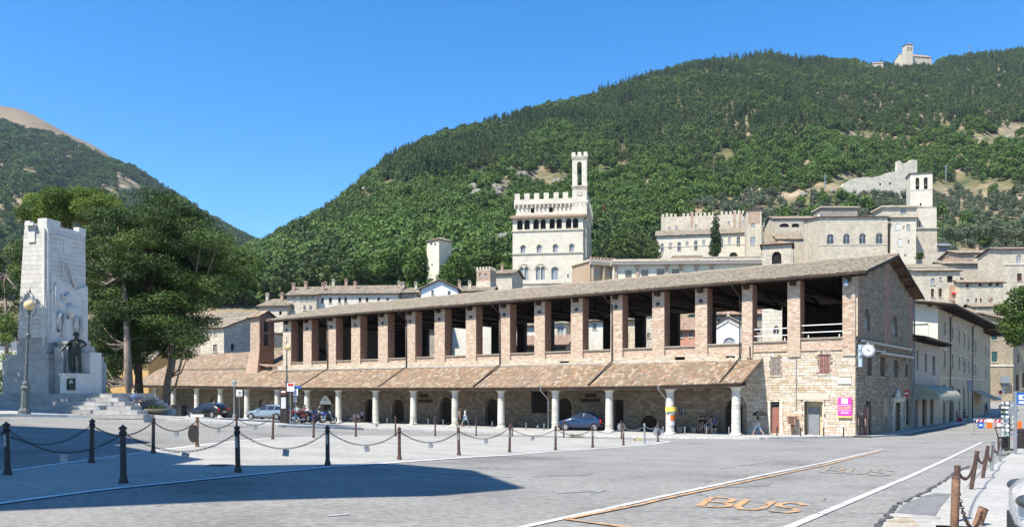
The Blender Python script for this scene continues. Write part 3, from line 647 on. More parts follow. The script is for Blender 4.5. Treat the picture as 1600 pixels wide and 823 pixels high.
# ---------------- hills ----------------
RIDGE = [(-600, 520), (0, 480), (300, 440), (380, 415), (405, 405), (430, 391), (480, 355), (520, 330), (560, 296), (600, 261), (625, 246), (650, 234), (700, 214), (760, 197), (800, 187), (850, 172), (900, 162), (940, 147), (985, 132), (1020, 120), (1080, 104), (1130, 97), (1170, 92), (1190, 84), (1240, 95), (1300, 96), (1350, 104), (1400, 106), (1440, 103), (1480, 96), (1530, 88), (1600, 81), (1800, 90), (2100, 140), (2600, 260), (3400, 420)]
RDIST = [(-600, 420), (300, 450), (430, 520), (600, 640), (800, 820), (1200, 1080), (1600, 1180), (3400, 1300)]
def hill_z(px, Y):
    R_ = interp(RIDGE, px); Yr = interp(RDIST, px); zr = (HY-R_)/FP*Yr; zb = (HY-interp([(300, 470), (900, 462), (1300, 448), (2600, 440)], px))/FP*270
    if Y < 270: s = max(0, (Y-95)/175); z = -9+(zb+9)*s*s
    elif Y <= Yr: s = (Y-270)/(Yr-270); z = zb+(zr-zb)*s**interp([(400, 1.0), (900, 1.12), (1600, 1.12)], px)
    else: z = zr-(Y-Yr)*.55
    s = max(0, min(1, (Y-270)/(Yr-270))); k = math.sin(pi*s)*S((Y-360)/160)
    z += k*(6*math.sin(px*.021+Y*.011)+4*math.sin(px*.047-Y*.02)+2.5*math.sin(px*.11+Y*.045))
    return z
ncol = 260; rows = [95+i*12.5 for i in range(15)]
V = []; nr = 64
pxs = [-700+4300*i/ncol for i in range(ncol+1)]
for j in range(nr+1):
    for px in pxs:
        Yr = interp(RDIST, px)
        Y = 95+(270-95)*j/12 if j <= 12 else (270+(Yr-270)*(j-12)/44 if j <= 56 else Yr*(1+(j-56)*.12))
        r_ = (px-CX)/FP; V.append((r_*Y, Y, hill_z(px, Y)))
n = ncol+1; F = [(j*n+i, j*n+i+1, (j+1)*n+i+1, (j+1)*n+i) for j in range(nr) for i in range(ncol)]
me = bpy.data.meshes.new('hill'); me.from_pydata(V, [], F); me.materials.append(hillm); me.polygons.foreach_set('use_smooth', [True]*len(F)); link('hill', me, kind='structure')
MR = [(-1500, 60), (-600, 100), (-200, 150), (0, 192), (50, 206), (100, 218), (150, 243), (210, 267), (260, 300), (310, 330), (350, 355), (390, 375), (430, 396), (470, 415), (600, 450), (900, 500)]
def mount_z(px, Y):
    zr = (HY-interp(MR, px))/FP*1500; s = (Y-500)/1000
    z = -5+(zr+5)*max(0, s)**1.05 if s <= 1 else zr-(Y-1500)*.4
    return z+math.sin(pi*max(0, min(1, s)))*(14*math.sin(px*.03+Y*.006)+8*math.sin(px*.07-Y*.013))
V = []; pxm = [-1500+2400*i/150 for i in range(151)]
for j in range(41):
    Y = 500+1000*j/34 if j <= 34 else 1500+(j-34)*90
    for px in pxm: V.append(((px-CX)/FP*Y, Y, mount_z(px, Y)))
n = 151; F = [(j*n+i, j*n+i+1, (j+1)*n+i+1, (j+1)*n+i) for j in range(40) for i in range(150)]
me = bpy.data.meshes.new('mountain'); me.from_pydata(V, [], F); me.materials.append(hillm); me.polygons.foreach_set('use_smooth', [True]*len(F)); link('mountain', me, kind='structure')
BR = [(-1500, 120), (-400, 130), (-150, 152), (-40, 162), (0, 165), (30, 170), (50, 178), (70, 190), (95, 203), (120, 216), (145, 226), (200, 262), (300, 340), (600, 480)]
V = []
for j in range(21):
    Y = 1450+450*j/16 if j <= 16 else 1900+(j-16)*100
    for i in range(101):
        px = -1500+2100*i/100; zr = (HY-interp(BR, px))/FP*1900; s = (Y-1450)/450
        V.append(((px-CX)/FP*Y, Y, 40+(zr-40)*s**.8 if s <= 1 else zr-(Y-1900)*.3))
n = 101; F = [(j*n+i, j*n+i+1, (j+1)*n+i+1, (j+1)*n+i) for j in range(20) for i in range(100)]
me = bpy.data.meshes.new('bald_mountain'); me.from_pydata(V, [], F); me.materials.append(bald); me.polygons.foreach_set('use_smooth', [True]*len(F)); link('bald_mountain', me, kind='structure')

# tree models for the woods
def lump_tree(name, nl, per, rad, leaf, m, h, kind='round'):
    cs = []
    for i in range(nl):
        if kind == 'round': a = random.uniform(0, 6.28); q = math.sqrt(random.random())*.62; z = random.uniform(.35, .85); q *= math.sin(pi*min(1, z*.95+.1))**.5; cs.append(((math.cos(a)*q*h*.55, math.sin(a)*q*h*.55, z*h), random.uniform(.75, 1.25)))
        elif kind == 'cyp': z = (i+.5)/nl; cs.append(((random.uniform(-.02, .02)*h, random.uniform(-.02, .02)*h, (.08+.88*z)*h), (1.05-.85*z**1.6)))
        else: z = (i+.5)/nl; a = random.uniform(0, 6.28); q = (1-z)*.2*h; cs.append(((math.cos(a)*q, math.sin(a)*q, (.15+.8*z)*h), 1.25-.8*z))
    C, S_, R_, O = clumps(cs, per, rad, leaf, .85 if kind != 'cyp' else 1.2, .6)
    tk = MB(); tk.cyl((0, 0, -1.5), (0, 0, h*.6), h*.03, h*.012, 5, .5)
    if kind == 'round': 
        for _ in range(3): a = random.uniform(0, 6.28); tk.cyl((0, 0, h*.25), (math.cos(a)*h*.25, math.sin(a)*h*.25, h*.6), h*.018, h*.006, 4)
    return leaf_mesh(name, C, S_, R_, [m, barkd], tk, outward=O, up=.3)
P_broad = [lump_tree('broad_%d' % i, 13, 34, 2.1, .62, lf_broad, 8., 'round') for i in range(2)]
P_con = [lump_tree('con_a', 11, 30, 1.75, .55, lf_con, 8.5, 'round'), lump_tree('con_b', 8, 34, 1.6, .5, lf_con, 9.5, 'cone')]
P_cyp = lump_tree('cyp', 9, 46, 1.05, .42, lf_cyp, 11., 'cyp')
P_olive = lump_tree('olive', 8, 34, 1.35, .36, lf_olive, 4.5, 'round')
BARE = [(770, 268, 34, 7), (740, 275, 16, 6), (850, 275, 40, 7), (865, 283, 22, 9), (940, 268, 22, 6), (975, 262, 14, 5), (1120, 246, 22, 6), (1135, 240, 14, 4), (1350, 213, 26, 6), (1330, 212, 20, 4), (1300, 208, 12, 3), (1395, 217, 10, 4), (1475, 199, 8, 5), (1502, 210, 10, 7), (1540, 218, 20, 8), (1580, 210, 24, 9), (1596, 200, 18, 8),
        (572, 303, 14, 8), (608, 288, 12, 5), (612, 296, 14, 4), (580, 305, 12, 6), (530, 337, 9, 5), (490, 376, 13, 8), (460, 392, 8, 6), (585, 346, 11, 6), (640, 316, 14, 5), (682, 350, 6, 6), (425, 412, 20, 5), (585, 352, 8, 8), (790, 290, 10, 14), (745, 300, 9, 9), (775, 302, 8, 9), (735, 318, 6, 5), (1520, 288, 34, 7), (1470, 290, 26, 6), (1300, 302, 22, 5), (1240, 309, 24, 6), (1330, 285, 26, 5), (1280, 292, 14, 5), (545, 350, 6, 4), (1580, 290, 20, 6), (1440, 440, 20, 5)]
def bare(px, py): return any(((px-x)/a/1.15)**2+((py-y-b*.5)/b/1.5)**2 < 1 for x, y, a, b in BARE)
KEEP = [(795, 925, 230, 470, 300), (1028, 1210, 318, 455, 325), (1205, 1480, 262, 455, 312), (662, 706, 366, 450, 285), (1312, 1430, 246, 305, 398), (740, 775, 412, 450, 300), (1406, 1462, 70, 108, 1300)]
def upper(px): return interp([(400, 200), (560, 255), (620, 300), (700, 290), (760, 262), (900, 262), (960, 255), (1050, 262), (1120, 240), (1200, 228), (1300, 205), (1400, 212), (1500, 205), (1600, 195)], px)
sets = {k: [] for k in ('b0', 'b1', 'c0', 'c1', 'y', 'o')}
cnt = 0
while cnt < 30000:
    cnt += 1
    px = random.uniform(330, 1720); Yr = interp(RDIST, px); Y = math.sqrt(random.uniform(262**2, (Yr*1.03)**2)); z = hill_z(px, Y); py = HY-z/Y*FP
    x = (px-CX)/FP*Y
    if bare(px, py) and random.random() > .035: continue
    if Y > Yr and random.random() < .5: continue
    # buildings on the slope keep their ground free
    if any(a-3 < px < b+3 and c < py < d and Y < e for a, b, c, d, e in KEEP): continue
    sc = random.uniform(.6, 1.2); rv = max(0, min(.999, .5+1.1*noise.noise((x*.012, Y*.012, 3.1))+random.gauss(0, .17)))
    if py < upper(px)+random.gauss(0, 7) and px > 560:
        k = 'y' if rv < (.34 if px < 1150 else .16) else ('c1' if rv < .62 else ('c0' if rv < .93 else 'b0'))
        if k == 'y': sc *= 1.15
    elif px > 1050 and py > interp([(1050, 330), (1180, 300), (1300, 300), (1450, 285), (1600, 290)], px)+random.gauss(0, 4) and not (px > 1100 and py < 290):
        k = 'o' if rv < .8 else ('b1' if rv < .9 else 'y')
        if k == 'y': sc *= .7
    elif px > 920 and py > 360: k = 'y' if rv < .2 else ('c0' if rv < .7 else 'b0')
    else:
        k = 'b0' if rv < .45 else ('b1' if rv < .84 else ('c0' if rv < .95 else 'c1')); sc *= .9 if py < 370 else 1.2
        if px < 560 and py > 395: k = 'c0' if rv < .6 else 'b0'
    sets[k].append((x, Y, z-.4, sc, random.uniform(.85, 1.15)))
for k, m, nm in (('b0', P_broad[0], 'hillside_broadleaf_wood'), ('b1', P_broad[1], 'hillside_leafy_wood'), ('c0', P_con[0], 'hillside_dark_wood'), ('c1', P_con[1], 'hillside_pine_wood'), ('y', P_cyp, 'hillside_cypress_wood'), ('o', P_olive, 'olive_grove')):
    scatter(nm, sets[k], m)
cb, cc = [], []
for _ in range(9000):
    px = random.uniform(-260, 520); Y = math.sqrt(random.uniform(620**2, 1520**2)); z = mount_z(px, Y); py = HY-z/Y*FP
    if py > 470: continue
    nx = (px-210)/210.; ln = abs((py-interp(MR, px))-26-(px-180)*.05)
    if 180 < px < 400 and ln < 13 and random.random() < .8: continue        # scree below the ridge
    if ((px-32)/14)**2+((py-335)/22)**2 < 1 or ((px-45)/25)**2+((py-272)/9)**2 < 1 and random.random() < .6: continue
    (cb if random.random() < .25 else cc).append(((px-CX)/FP*Y, Y, z-.5, random.uniform(1.0, 1.7), random.uniform(.8, 1.1)))
scatter('mountain_dark_wood', cc, P_con[0]); scatter('mountain_leafy_wood', cb, P_broad[0])
# rocks showing through the wood
def rock(x, y, z, s, lab):
    mb = MB(); mb.ball((0, 0, 0), s*random.uniform(.8, 1.3), s*.8, s*random.uniform(.8, 1.4), 9)
    mb.v = [(a*(1+random.uniform(-.14, .14)), b*(1+random.uniform(-.14, .14)), c*(1+random.uniform(-.14, .14))) for a, b, c in mb.v]
    single('rock', mb, rockm, lab, 'rock', (x, y, z), group='pale rocks showing through the wooded hill')
for (px, py, sz) in [(740, 300, 4.5), (773, 300, 5), (776, 306, 4), (745, 306, 4), (812, 285, 5), (818, 277, 4), (870, 288, 4), (985, 278, 3), (1000, 283, 3), (570, 298, 3), (640, 316, 3), (543, 352, 2.4), (585, 358, 2.8), (623, 356, 2.4), (735, 322, 3), (1335, 216, 2.6), (1370, 224, 2.6), (1575, 218, 3), (1255, 308, 2.4), (1300, 303, 2.2), (610, 300, 2.5), (690, 292, 2.5), (553, 300, 2.5), (830, 290, 4)]:
    Y = 275
    while Y < interp(RDIST, px) and HY-hill_z(px, Y)/Y*FP > py: Y += 3
    rock((px-CX)/FP*Y, Y, hill_z(px, Y)+.9, sz*.85, 'pale limestone outcrop showing through the trees of the hillside')
# ---------------- the loggia ----------------
LGB = -4.6
loggia = thing('loggia', 'long two-storey loggia with brick pillars above and a tiled portico on stone columns below', 'loggia', LG.w(0, 0, LGB), LG.a)
EZ = [(-93, .30), (-75, .12), (-58, -.04), (-45, -.08), (-24, -.03), (-13, .1), (-6, .33)]
def ez(x): return interp(EZ, x)
def tz(x): return interp([(-67, 1.94), (-45, 2.0), (-24, 2.05), (-6, 2.15)], x)
def gl(x, b=0): return LG.g(x, b)
XE = -67.0
# lower wall with doors and windows (arches in the shade of the portico, openings of the sunlit end)
DO = [(1133, 1161, 623, 'aD'), (1061, 1071, 0, 'w'), (959, 974, 624, 'rD'), (871, 894, 621, 'aD'), (759, 780, 622, 'aD'), (687.5, 706, 619, 'aD'), (614, 632, 623, 'aD'), (571, 585, 622, 'aD'), (506, 516, 632, 'rD'), (404, 417, 628, 'aS'), (323, 340, 620, 'gD')]
ops = []; looks = []
for (a, b, t, k) in DO:
    xa, xb = LG.x(a), LG.x(b)
    if k == 'w': ops.append((xa, xb, LG.z(1066, 647), LG.z(1066, 636), 'r')); looks.append('G'); continue
    base = gl((xa+xb)/2)+.12; z1 = LG.z((a+b)/2, t); 
    if t < 630: z1 = max(z1, base+2.5)
    ops.append((xa, xb, base, z1, k[0])); looks.append(k[1])
xa, xb = LG.x(1001), LG.x(1029); gb = gl((xa+xb)/2)+.12; ops.append((xa, xb, gb, LG.z(1015, 648), 'a')); looks.append('D'); BIG = ops[-1]
xa, xb = LG.x(830), LG.x(855); ops.append((xa, xb, LG.z(842, 645), LG.z(842, 611), 'r')); looks.append('O'); LAT = ops[-1]
DA = (LG.x(1203), LG.x(1219), gl(-4.5)+.1, LG.z(1211, 627), 'r'); DB = (LG.x(1257), LG.x(1286), gl(-3)+.1, LG.z(1270, 626.5), 'r')
W1 = (LG.x(1204), LG.x(1220), LG.z(1212, 586), LG.z(1212, 557), 'r'); W2 = (LG.x(1279.5), LG.x(1297), LG.z(1288, 583.5), LG.z(1288, 554), 'r')
for o_ in (DA, DB, W1, W2): ops.append(o_); looks.append('-')
for (a, b, y0, y1) in ((1135, 1149, 556, 559), (1055, 1071, 557, 562), (876, 890, 564, 567)): ops.append((LG.x(a), LG.x(b), LG.z((a+b)/2, y1), LG.z((a+b)/2, y0), 'r')); looks.append('V')
SW = -6.0
mb = MB(); wall_open(mb, -93, 0, -4.6, 2.55, 0, .6, [o_ for o_ in ops])
part(loggia, 'lower_wall', mb, mortd, absz=True)
big = ([], .085); st = MB(); dk = MB(); 
stones(st, -8.6, -.02, lambda x: gl(x)+.02, 2.72, 0, ops, h=(.11, .24), wd=(.2, .58), proud=.025, gap=.018, big=big)
part(loggia, 'stone_facing', st, stone, kind='stuff', absz=True)
for m_ in big[0]: part(loggia, 'stone', m_, stone, absz=True)
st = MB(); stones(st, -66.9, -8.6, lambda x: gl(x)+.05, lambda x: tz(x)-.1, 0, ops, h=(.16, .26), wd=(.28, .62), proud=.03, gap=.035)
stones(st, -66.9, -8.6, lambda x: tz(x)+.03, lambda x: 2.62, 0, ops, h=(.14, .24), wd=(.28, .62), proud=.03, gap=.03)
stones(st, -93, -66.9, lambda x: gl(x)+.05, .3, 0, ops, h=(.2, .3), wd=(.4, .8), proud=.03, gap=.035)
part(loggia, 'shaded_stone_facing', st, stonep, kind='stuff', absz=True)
fl = MB(); fl.box(-66.9, -.4, .5, 19.2, 2.45, 2.6); part(loggia, 'upper_floor', fl, shade_inner, absz=True)
for o_, lk in zip(ops, looks):
    if lk in 'DS' and lk != '-':
        m_ = MB(); m_.prism(archpoly(o_, o_[4]), .38, .45); dr = part(loggia, 'door', m_, wood if lk == 'D' else stoned, absz=True)
        m_ = MB(); n = 7; zt = o_[3]-(o_[1]-o_[0])*(.5 if o_[4] in 'ag' else 0)
        for i in range(n): xx = lerp(o_[0], o_[1], (i+.5)/n); m_.box(xx-.06, xx+.06, .355, .378, o_[2]+.05, max(o_[2]+.3, zt))
        if lk == 'D': part(dr, 'plank', m_, wood, absz=True)
    elif lk == 'G': window_part(loggia, o_, 'rG', .1)
    elif lk == 'V': m_ = MB(); m_.box(o_[0], o_[1], .4, .45, o_[2], o_[3]); part(loggia, 'vent', m_, dark, absz=True)
    elif lk == 'O':
        m_ = MB(); m_.box(o_[0], o_[1], .35, .4, o_[2], o_[3]); wn = part(loggia, 'window', m_, dark, absz=True); m_ = MB()
        for i in range(9): xx = lerp(o_[0]+.1, o_[1]-.1, i/8); m_.box(xx-.02, xx+.02, .1, .13, o_[2], o_[3])
        for i in range(9): zz = lerp(o_[2]+.1, o_[3]-.1, i/8); m_.box(o_[0], o_[1], .1, .125, zz-.02, zz+.02)
        part(wn, 'grille', m_, iron, absz=True)
    if lk == 'D' and o_[4] in 'ag':
        m_ = MB(); 
        if o_ is BIG: voussoirs(m_, o_, -.03, t=.42, n=25, proud=.05); part(loggia, 'brick_arch', m_, stonep, kind='stuff', absz=True)
        else: 
            voussoirs(m_, o_, -.03, t=.3, n=9, proud=.06) if o_[4] == 'a' else None
            for s_, q in ((o_[0]-.3, o_[0]), (o_[1], o_[1]+.3)):
                z = o_[2]; zt = o_[3]-(o_[1]-o_[0])/2
                while z < zt-.2: m_.box(s_, q, -.085, .05, z+.01, min(z+.42, zt)-.01, random.random()); z += .42
            part(loggia, 'door_surround', m_, stonep, kind='stuff', absz=True)
# sunlit end: door with red panel, door with grey leaf, shutters, tablets
m_ = MB(); m_.box(DA[0]+.07, DA[1]-.07, .25, .3, DA[2], DA[3]-.42); rd = part(loggia, 'door', m_, reddoor, label='dull red panel door', absz=True)
m_ = MB(); m_.box(DA[0]+.07, DA[1]-.07, .27, .3, DA[3]-.4, DA[3]); part(rd, 'transom', m_, dark, absz=True)
m_ = MB(); m_.box(DA[0], DA[1], .2, .26, DA[3]-.22, DA[3]-.17); part(rd, 'transom_bar', m_, galv, absz=True)
m_ = MB()
for s_, q in ((DA[0]-.14, DA[0]+.04), (DA[1]-.04, DA[1]+.2)): m_.box(s_, q, -.07, .25, DA[2]-.1, DA[3])
m_.box(DA[0]-.26, DA[1]+.26, -.075, .25, DA[3]+.002, DA[3]+.07); part(loggia, 'door_surround', m_, asl, absz=True)
m_ = MB(); m_.box(DB[0]+.08, DB[1]-.1, .72, .8, DB[2], DB[3]); m_.box(DB[1]-.1, DB[1]-.02, .1, .8, DB[2], DB[3]); m_.box(DB[0]+.0, DB[0]+.08, .6, .8, DB[2], DB[3]); part(loggia, 'door_recess', m_, yel, absz=True)
m_ = MB(); m_.box(DB[0]+.1, DB[0]+2.0*(DB[1]-DB[0])/3, .6, .68, DB[2]+.02, DB[3]-.48); gd = part(loggia, 'door', m_, greydoor, label='plain grey door in pale yellow recess', absz=True)
m_ = MB(); m_.box(DB[0]+1.05, DB[0]+1.12, .55, .6, DB[2]+1.0, DB[2]+1.1); m_.box(DB[0]+.6, DB[0]+.75, .58, .6, DB[2]+1.55, DB[2]+1.62); part(gd, 'handle', m_, iron, absz=True)
m_ = MB(); m_.box(DB[0]-.09, DB[0]-.005, -.05, .5, DB[2]-.1, DB[3]); m_.box(DB[1]+.005, DB[1]+.09, -.05, .5, DB[2]-.1, DB[3]); m_.box(DB[0]-.09, DB[1]+.09, -.05, .5, DB[3]+.003, DB[3]+.1); m_.box(DB[0]-.2, DB[1]+.2, -.25, .3, DB[2]-.12, DB[2]+.0); part(loggia, 'door_surround', m_, asl2, absz=True)
m_ = MB(); m_.box(DB[0]-.55, DB[1]+.45, -.06, .0, DB[3]+.12, DB[3]+.62); part(loggia, 'lintel', m_, stone, absz=True)
for o_, mm_, lb in ((W1, shutg, 'grey weathered slatted shutters'), (W2, shutr, 'faded red slatted shutters under brick arch')):
    c = (o_[0]+o_[1])/2
    for a, b in ((o_[0]+.01, c-.02), (c+.02, o_[1]-.01)):
        m_ = MB(); m_.box(a, b, .06, .1, o_[2], o_[3]); sh = part(loggia, 'shutter', m_, mm_, label=lb, absz=True); m_ = MB()
        m_.box(a, a+.06, .02, .058, o_[2], o_[3]); m_.box(b-.06, b, .02, .058, o_[2], o_[3])
        for i in range(15): zz = lerp(o_[2]+.06, o_[3]-.06, i/14); m_.box(a+.06, b-.06, .025, .058, zz-.018, zz+.022)
        part(sh, 'slat_panel', m_, mm_, kind='stuff', absz=True)
    m_ = MB(); m_.box(o_[0]-.08, o_[1]+.08, -.07, .06, o_[2]-.1, o_[2]-.003); part(loggia, 'window_sill', m_, asl2, absz=True)
m_ = MB()
for i in range(11): xx = lerp(W2[0]-.05, W2[1]+.05, (i+.5)/11); m_.box(xx-.07, xx+.07, -.055, .01, W2[3]+.02, W2[3]+.36, random.random())
part(loggia, 'brick_lintel', m_, brick, kind='stuff', absz=True)
m_ = MB(); m_.box(LG.x(1309.5), LG.x(1330.5), -.09, .0, LG.z(1320, 599), LG.z(1320, 589.5)); part(loggia, 'stone_tablet', m_, travert, label='blank pale stone tablet', absz=True)
m_ = MB(); m_.box(LG.x(1311), LG.x(1331), -.075, .0, LG.z(1320, 588), LG.z(1320, 585)); part(loggia, 'stone_tablet', m_, stone, absz=True)
# upper pillars, parapets and the brick band
PL = [(1317, 1337), (1231, 1251), (1160, 1176.5), (1087, 1106), (1020, 1039), (955, 973.5), (893, 911.5), (836, 852.5), (781, 798), (729, 745), (680, 696), (635, 650), (592, 607), (550, 564), (512, 526), (475, 488), (443.5, 456)]
PX = [(LG.x(a), LG.x(b)) for a, b in PL]; PX[0] = (PX[0][0], 0.0)
def silz(x): return interp([(-60, 2.95), (-40, 3.12), (-25, 3.22), (-13, 3.32), (-6, 3.46), (-2, 3.6)], x)
def brickskin(mb, x0, x1, z0, z1, y, m_rr=(0, 1), out=-1): return stones(mb, x0, x1, z0, z1, y, (), h=(.075, .095), wd=(.2, .34), proud=.012, gap=.016, rr=m_rr, y_out=out)
PT = 7.98
for i, (a, b) in enumerate(PX):
    c = (a+b)/2; m_ = MB(); m_.box(a+.005, b-.005 if i else -.002, -.12, .92, 2.3, PT, .3); pl = part(loggia, 'pillar', m_, mortar, absz=True)
    m_ = MB(); 
    if i in (0, 16):
        stones(m_, a, b if i else -.0, 2.5, PT, -.12, (), h=(.09, .17), wd=(.2, .5), proud=.02, gap=.02, rr=(0, .8) if i == 0 else (0, 1))
        part(pl, 'brick_facing', m_, brick if i == 0 else stone, kind='stuff', absz=True)
    else: brickskin(m_, a, b, 2.75 if i > 2 else 2.5, PT, -.12, (0, .85)); part(pl, 'brick_facing', m_, brick, kind='stuff', absz=True)
    # right flank, its shade put into a darker, redder brick
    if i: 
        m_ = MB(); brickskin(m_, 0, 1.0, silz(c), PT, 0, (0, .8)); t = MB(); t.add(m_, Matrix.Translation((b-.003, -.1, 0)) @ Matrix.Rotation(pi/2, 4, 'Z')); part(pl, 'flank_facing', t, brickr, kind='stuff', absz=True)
    m_ = MB(); m_.box(c-.18, c+.18, -.55, -.13, PT-.36, PT-.02); m_.box(c-.2, c+.2, -.85, 1.0, PT-.02, PT+.16); part(loggia, 'bracket', m_, wood, absz=True)
    if i > 2: m_ = MB(); m_.lathe([(.16, 0), (.16, .05), (.1, .07)], 8, (c, -.2, PT-1.0), axis='y'); m_.box(c-.22, c+.22, -.19, -.17, PT-1.02, PT-.98); part(loggia, 'wall_anchor', m_, iron, absz=True)
sm, par_, bm = MB(), MB(), MB()
for (a0, b0), (a1, b1) in zip(PX, PX[1:]):
    xa, xb = b1, a0; z = silz((xa+xb)/2)
    m_ = MB(); m_.box(xa, xb, .06, .5, 2.5, z, .4); pp_ = part(loggia, 'parapet', m_, mortar, absz=True)
    m_ = MB(); brickskin(m_, xa, xb, 2.62, z, .06, (0, .8)); part(pp_, 'brick_facing', m_, brick, kind='stuff', absz=True)
    m_ = MB(); m_.box(xa, xb, -.06, .6, z+.003, z+.1); part(pp_, 'parapet_cap', m_, stoned, absz=True)
m_ = MB(); wall_open(m_, XE, -8.0, 2.1, 2.6, -.1, .02, [o_ for o_ in ops if o_[2] > 2.0]); part(loggia, 'brick_band', m_, mortar, absz=True)
m_ = MB(); stones(m_, XE, -8.0, 2.12, 2.62, -.1, [o_ for o_ in ops if o_[2] > 2.0], h=(.08, .16), wd=(.2, .5), proud=.02, gap=.02); part(loggia, 'band_facing', m_, stone, kind='stuff', absz=True)
m_ = MB(); m_.box(XE, -8.6, -.2, .0, 2.03, 2.12); part(loggia, 'flashing', m_, pave, absz=True)
m_ = MB(); m_.box(-7.5, -.9, -.06, .02, 2.72, 2.82)
for i in range(60): xx = lerp(-7.5, -.9, i/60); m_.box(xx, xx+.07, -.1, -.058, 2.73, 2.81, random.random())
part(loggia, 'dentil_course', m_, brick, kind='stuff', absz=True)
# back wall of the upper floor with its openings, ceilings and timbers
DB_ = 19.4; bo = []
zt_, zs_ = LG.z(1140, 486, DB_), LG.z(1140, 536, DB_)
for i, ((a0, b0), (a1, b1)) in enumerate(zip(PX, PX[1:])):
    if i <= 12: bo.append((-14.6-4.12*i, -11.6-4.12*i, zs_-.9 if i > 4 else zs_-.4, zt_, 'r'))
m_ = MB(); wall_open(m_, XE, 0, -1, 8.0, DB_-.6, DB_, bo); part(loggia, 'back_wall', m_, shade_inner, absz=True)
m_ = MB(); m_.box(XE, XE+.6, .93, DB_, -4, 8.0); m_.prismx([(.93, 8.0), (DB_, 8.0), (9.7, 10.4)], XE, XE+.6); part(loggia, 'end_wall', m_, stoned, absz=True)
for i, (a, b) in enumerate(PX):
    c = (a+b)/2
    if i == 0: continue
    m_ = MB(); m_.box(c-.16, c+.16, .9, DB_-.6, PT-.32, PT); m_.cyl((c, .9, PT), (c, 9.7, PT+2.05), .14, n=4); m_.cyl((c, 18.5, PT), (c, 9.7, PT+2.05), .14, n=4); m_.box(c-.13, c+.13, 9.57, 9.83, PT, PT+2.1)
    part(loggia, 'roof_truss', m_, wood, absz=True)
    m_ = MB(); m_.cyl((c+.6, .6, 7.0), (c+3.4, 6, 6.3), .02, n=4); part(loggia, 'tie_rod', m_, galv, absz=True)
# upper roof
sl = (10.72-8.17)/10.7; OV = 1.0
def rz(b): return 8.17+sl*(b+OV)
xL, xR = XE-1.2, .9
E0, E1, T1, T0 = (xL, -OV, rz(-OV)), (xR, -OV, rz(-OV)), (xR, 9.7, rz(9.7)), (xL, 9.7, rz(9.7))
B0, B1 = (xL, DB_+OV, rz(-OV)), (xR, DB_+OV, rz(-OV))
m_ = MB(); slab(m_, E0, E1, T1, T0, .1); slab(m_, B1, B0, T0, T1, .1); up = part(loggia, 'upper_roof', m_, woodm, absz=True)
m_ = MB(); roofplane(m_, E0, E1, T1, T0, .29, .45, .09, 4); part(up, 'roof_tiles', m_, tileg, kind='stuff', absz=True)
m_ = MB(); roofplane(m_, B1, B0, T0, T1, .5, 1., .08, 2)
m_.tube([(lerp(xL, xR, i/40), 9.7, rz(9.7)+.06+.03*math.sin(i*2.1)) for i in range(41)], .13, 6); part(up, 'back_tiles', m_, tileg, kind='stuff', absz=True)
m_ = MB()
for i in range(int((xR-xL)/.62)):
    x = xL+.2+i*.62; m_.hexa([(x, -OV+.06, rz(-OV+.06)-.26), (x+.12, -OV+.06, rz(-OV+.06)-.26), (x+.12, 1.5, rz(1.5)-.26), (x, 1.5, rz(1.5)-.26), (x, -OV+.06, rz(-OV+.06)-.105), (x+.12, -OV+.06, rz(-OV+.06)-.105), (x+.12, 1.5, rz(1.5)-.105), (x, 1.5, rz(1.5)-.105)])
part(up, 'rafter', m_, wood, absz=True)
m_ = MB(); m_.box(xL+.3, xR-.1, -.1, .12, PT+.02, PT+.2); m_.box(xL+.3, xR, -OV-.02, -OV+.05, rz(-OV)-.16, rz(-OV)-.02); part(up, 'wall_plate', m_, wood, absz=True)
for b in (2.6, 5, 7.4, 9.7, 12, 14.4, 16.8):     # purlin ends under the gable eave
    zc = rz(b if b <= 9.7 else 19.4-b)-.26; m_ = MB(); m_.box(-1.2, .75, b-.14, b+.14, zc-.14, zc+.12); part(up, 'purlin', m_, woodm, absz=True)
for s_ in ((-OV, 9.7), (DB_+OV, 9.7)):
    m_ = MB(); P = [(xR-.05, s_[0], rz(-OV)-.2), (xR+.02, s_[0], rz(-OV)-.2), (xR+.02, s_[1], rz(9.7)-.2), (xR-.05, s_[1], rz(9.7)-.2)]; m_.hexa(P+[(p[0], p[1], p[2]+.18) for p in P]); part(up, 'verge_board', m_, wood, absz=True)
# downpipes
for px in (514, 637, 783, 958, 1157.5):
    x = LG.x(px); z = tz(x)+.08
    m_ = MB(); m_.tube([(x-.35, -OV-.05, rz(-OV)-.05), (x-.3, -OV+.02, rz(-OV)-.35), (x, -.22, rz(-OV)-1.1), (x, -.2, 5), (x, -.22, z+.15), (x, -.45, z), (x+.02, -2.3, lerp(z, ez(x)+.16, .5)), (x+.04, -4.25, ez(x)+.14)], .06, 6)
    part(loggia, 'downpipe', m_, iron, absz=True)
x = LG.x(1244.5); m_ = MB(); m_.tube([(x, -.06, 2.6), (x, -.06, gl(x)+2.0)], .03, 5); part(loggia, 'cable_pipe', m_, galv, absz=True)
x = LG.x(1173); m_ = MB(); m_.tube([(x, -.16, 2.4), (x, -.16, 3.2)], .05, 5); part(loggia, 'cable_pipe', m_, iron, absz=True)
# rails across the first two openings
for i in (0, 1):
    xa, xb = PX[i+1][1], PX[i][0]; z = silz((xa+xb)/2)+.1; m_ = MB()
    for dz in (.42, .95): m_.box(xa, xb, .15, .19, z+dz-.03, z+dz+.03)
    for x in (xa+.5, xb-.3): m_.box(x, x+.05, .1, .25, z, z+.22)
    part(loggia, 'rail', m_, white, absz=True)
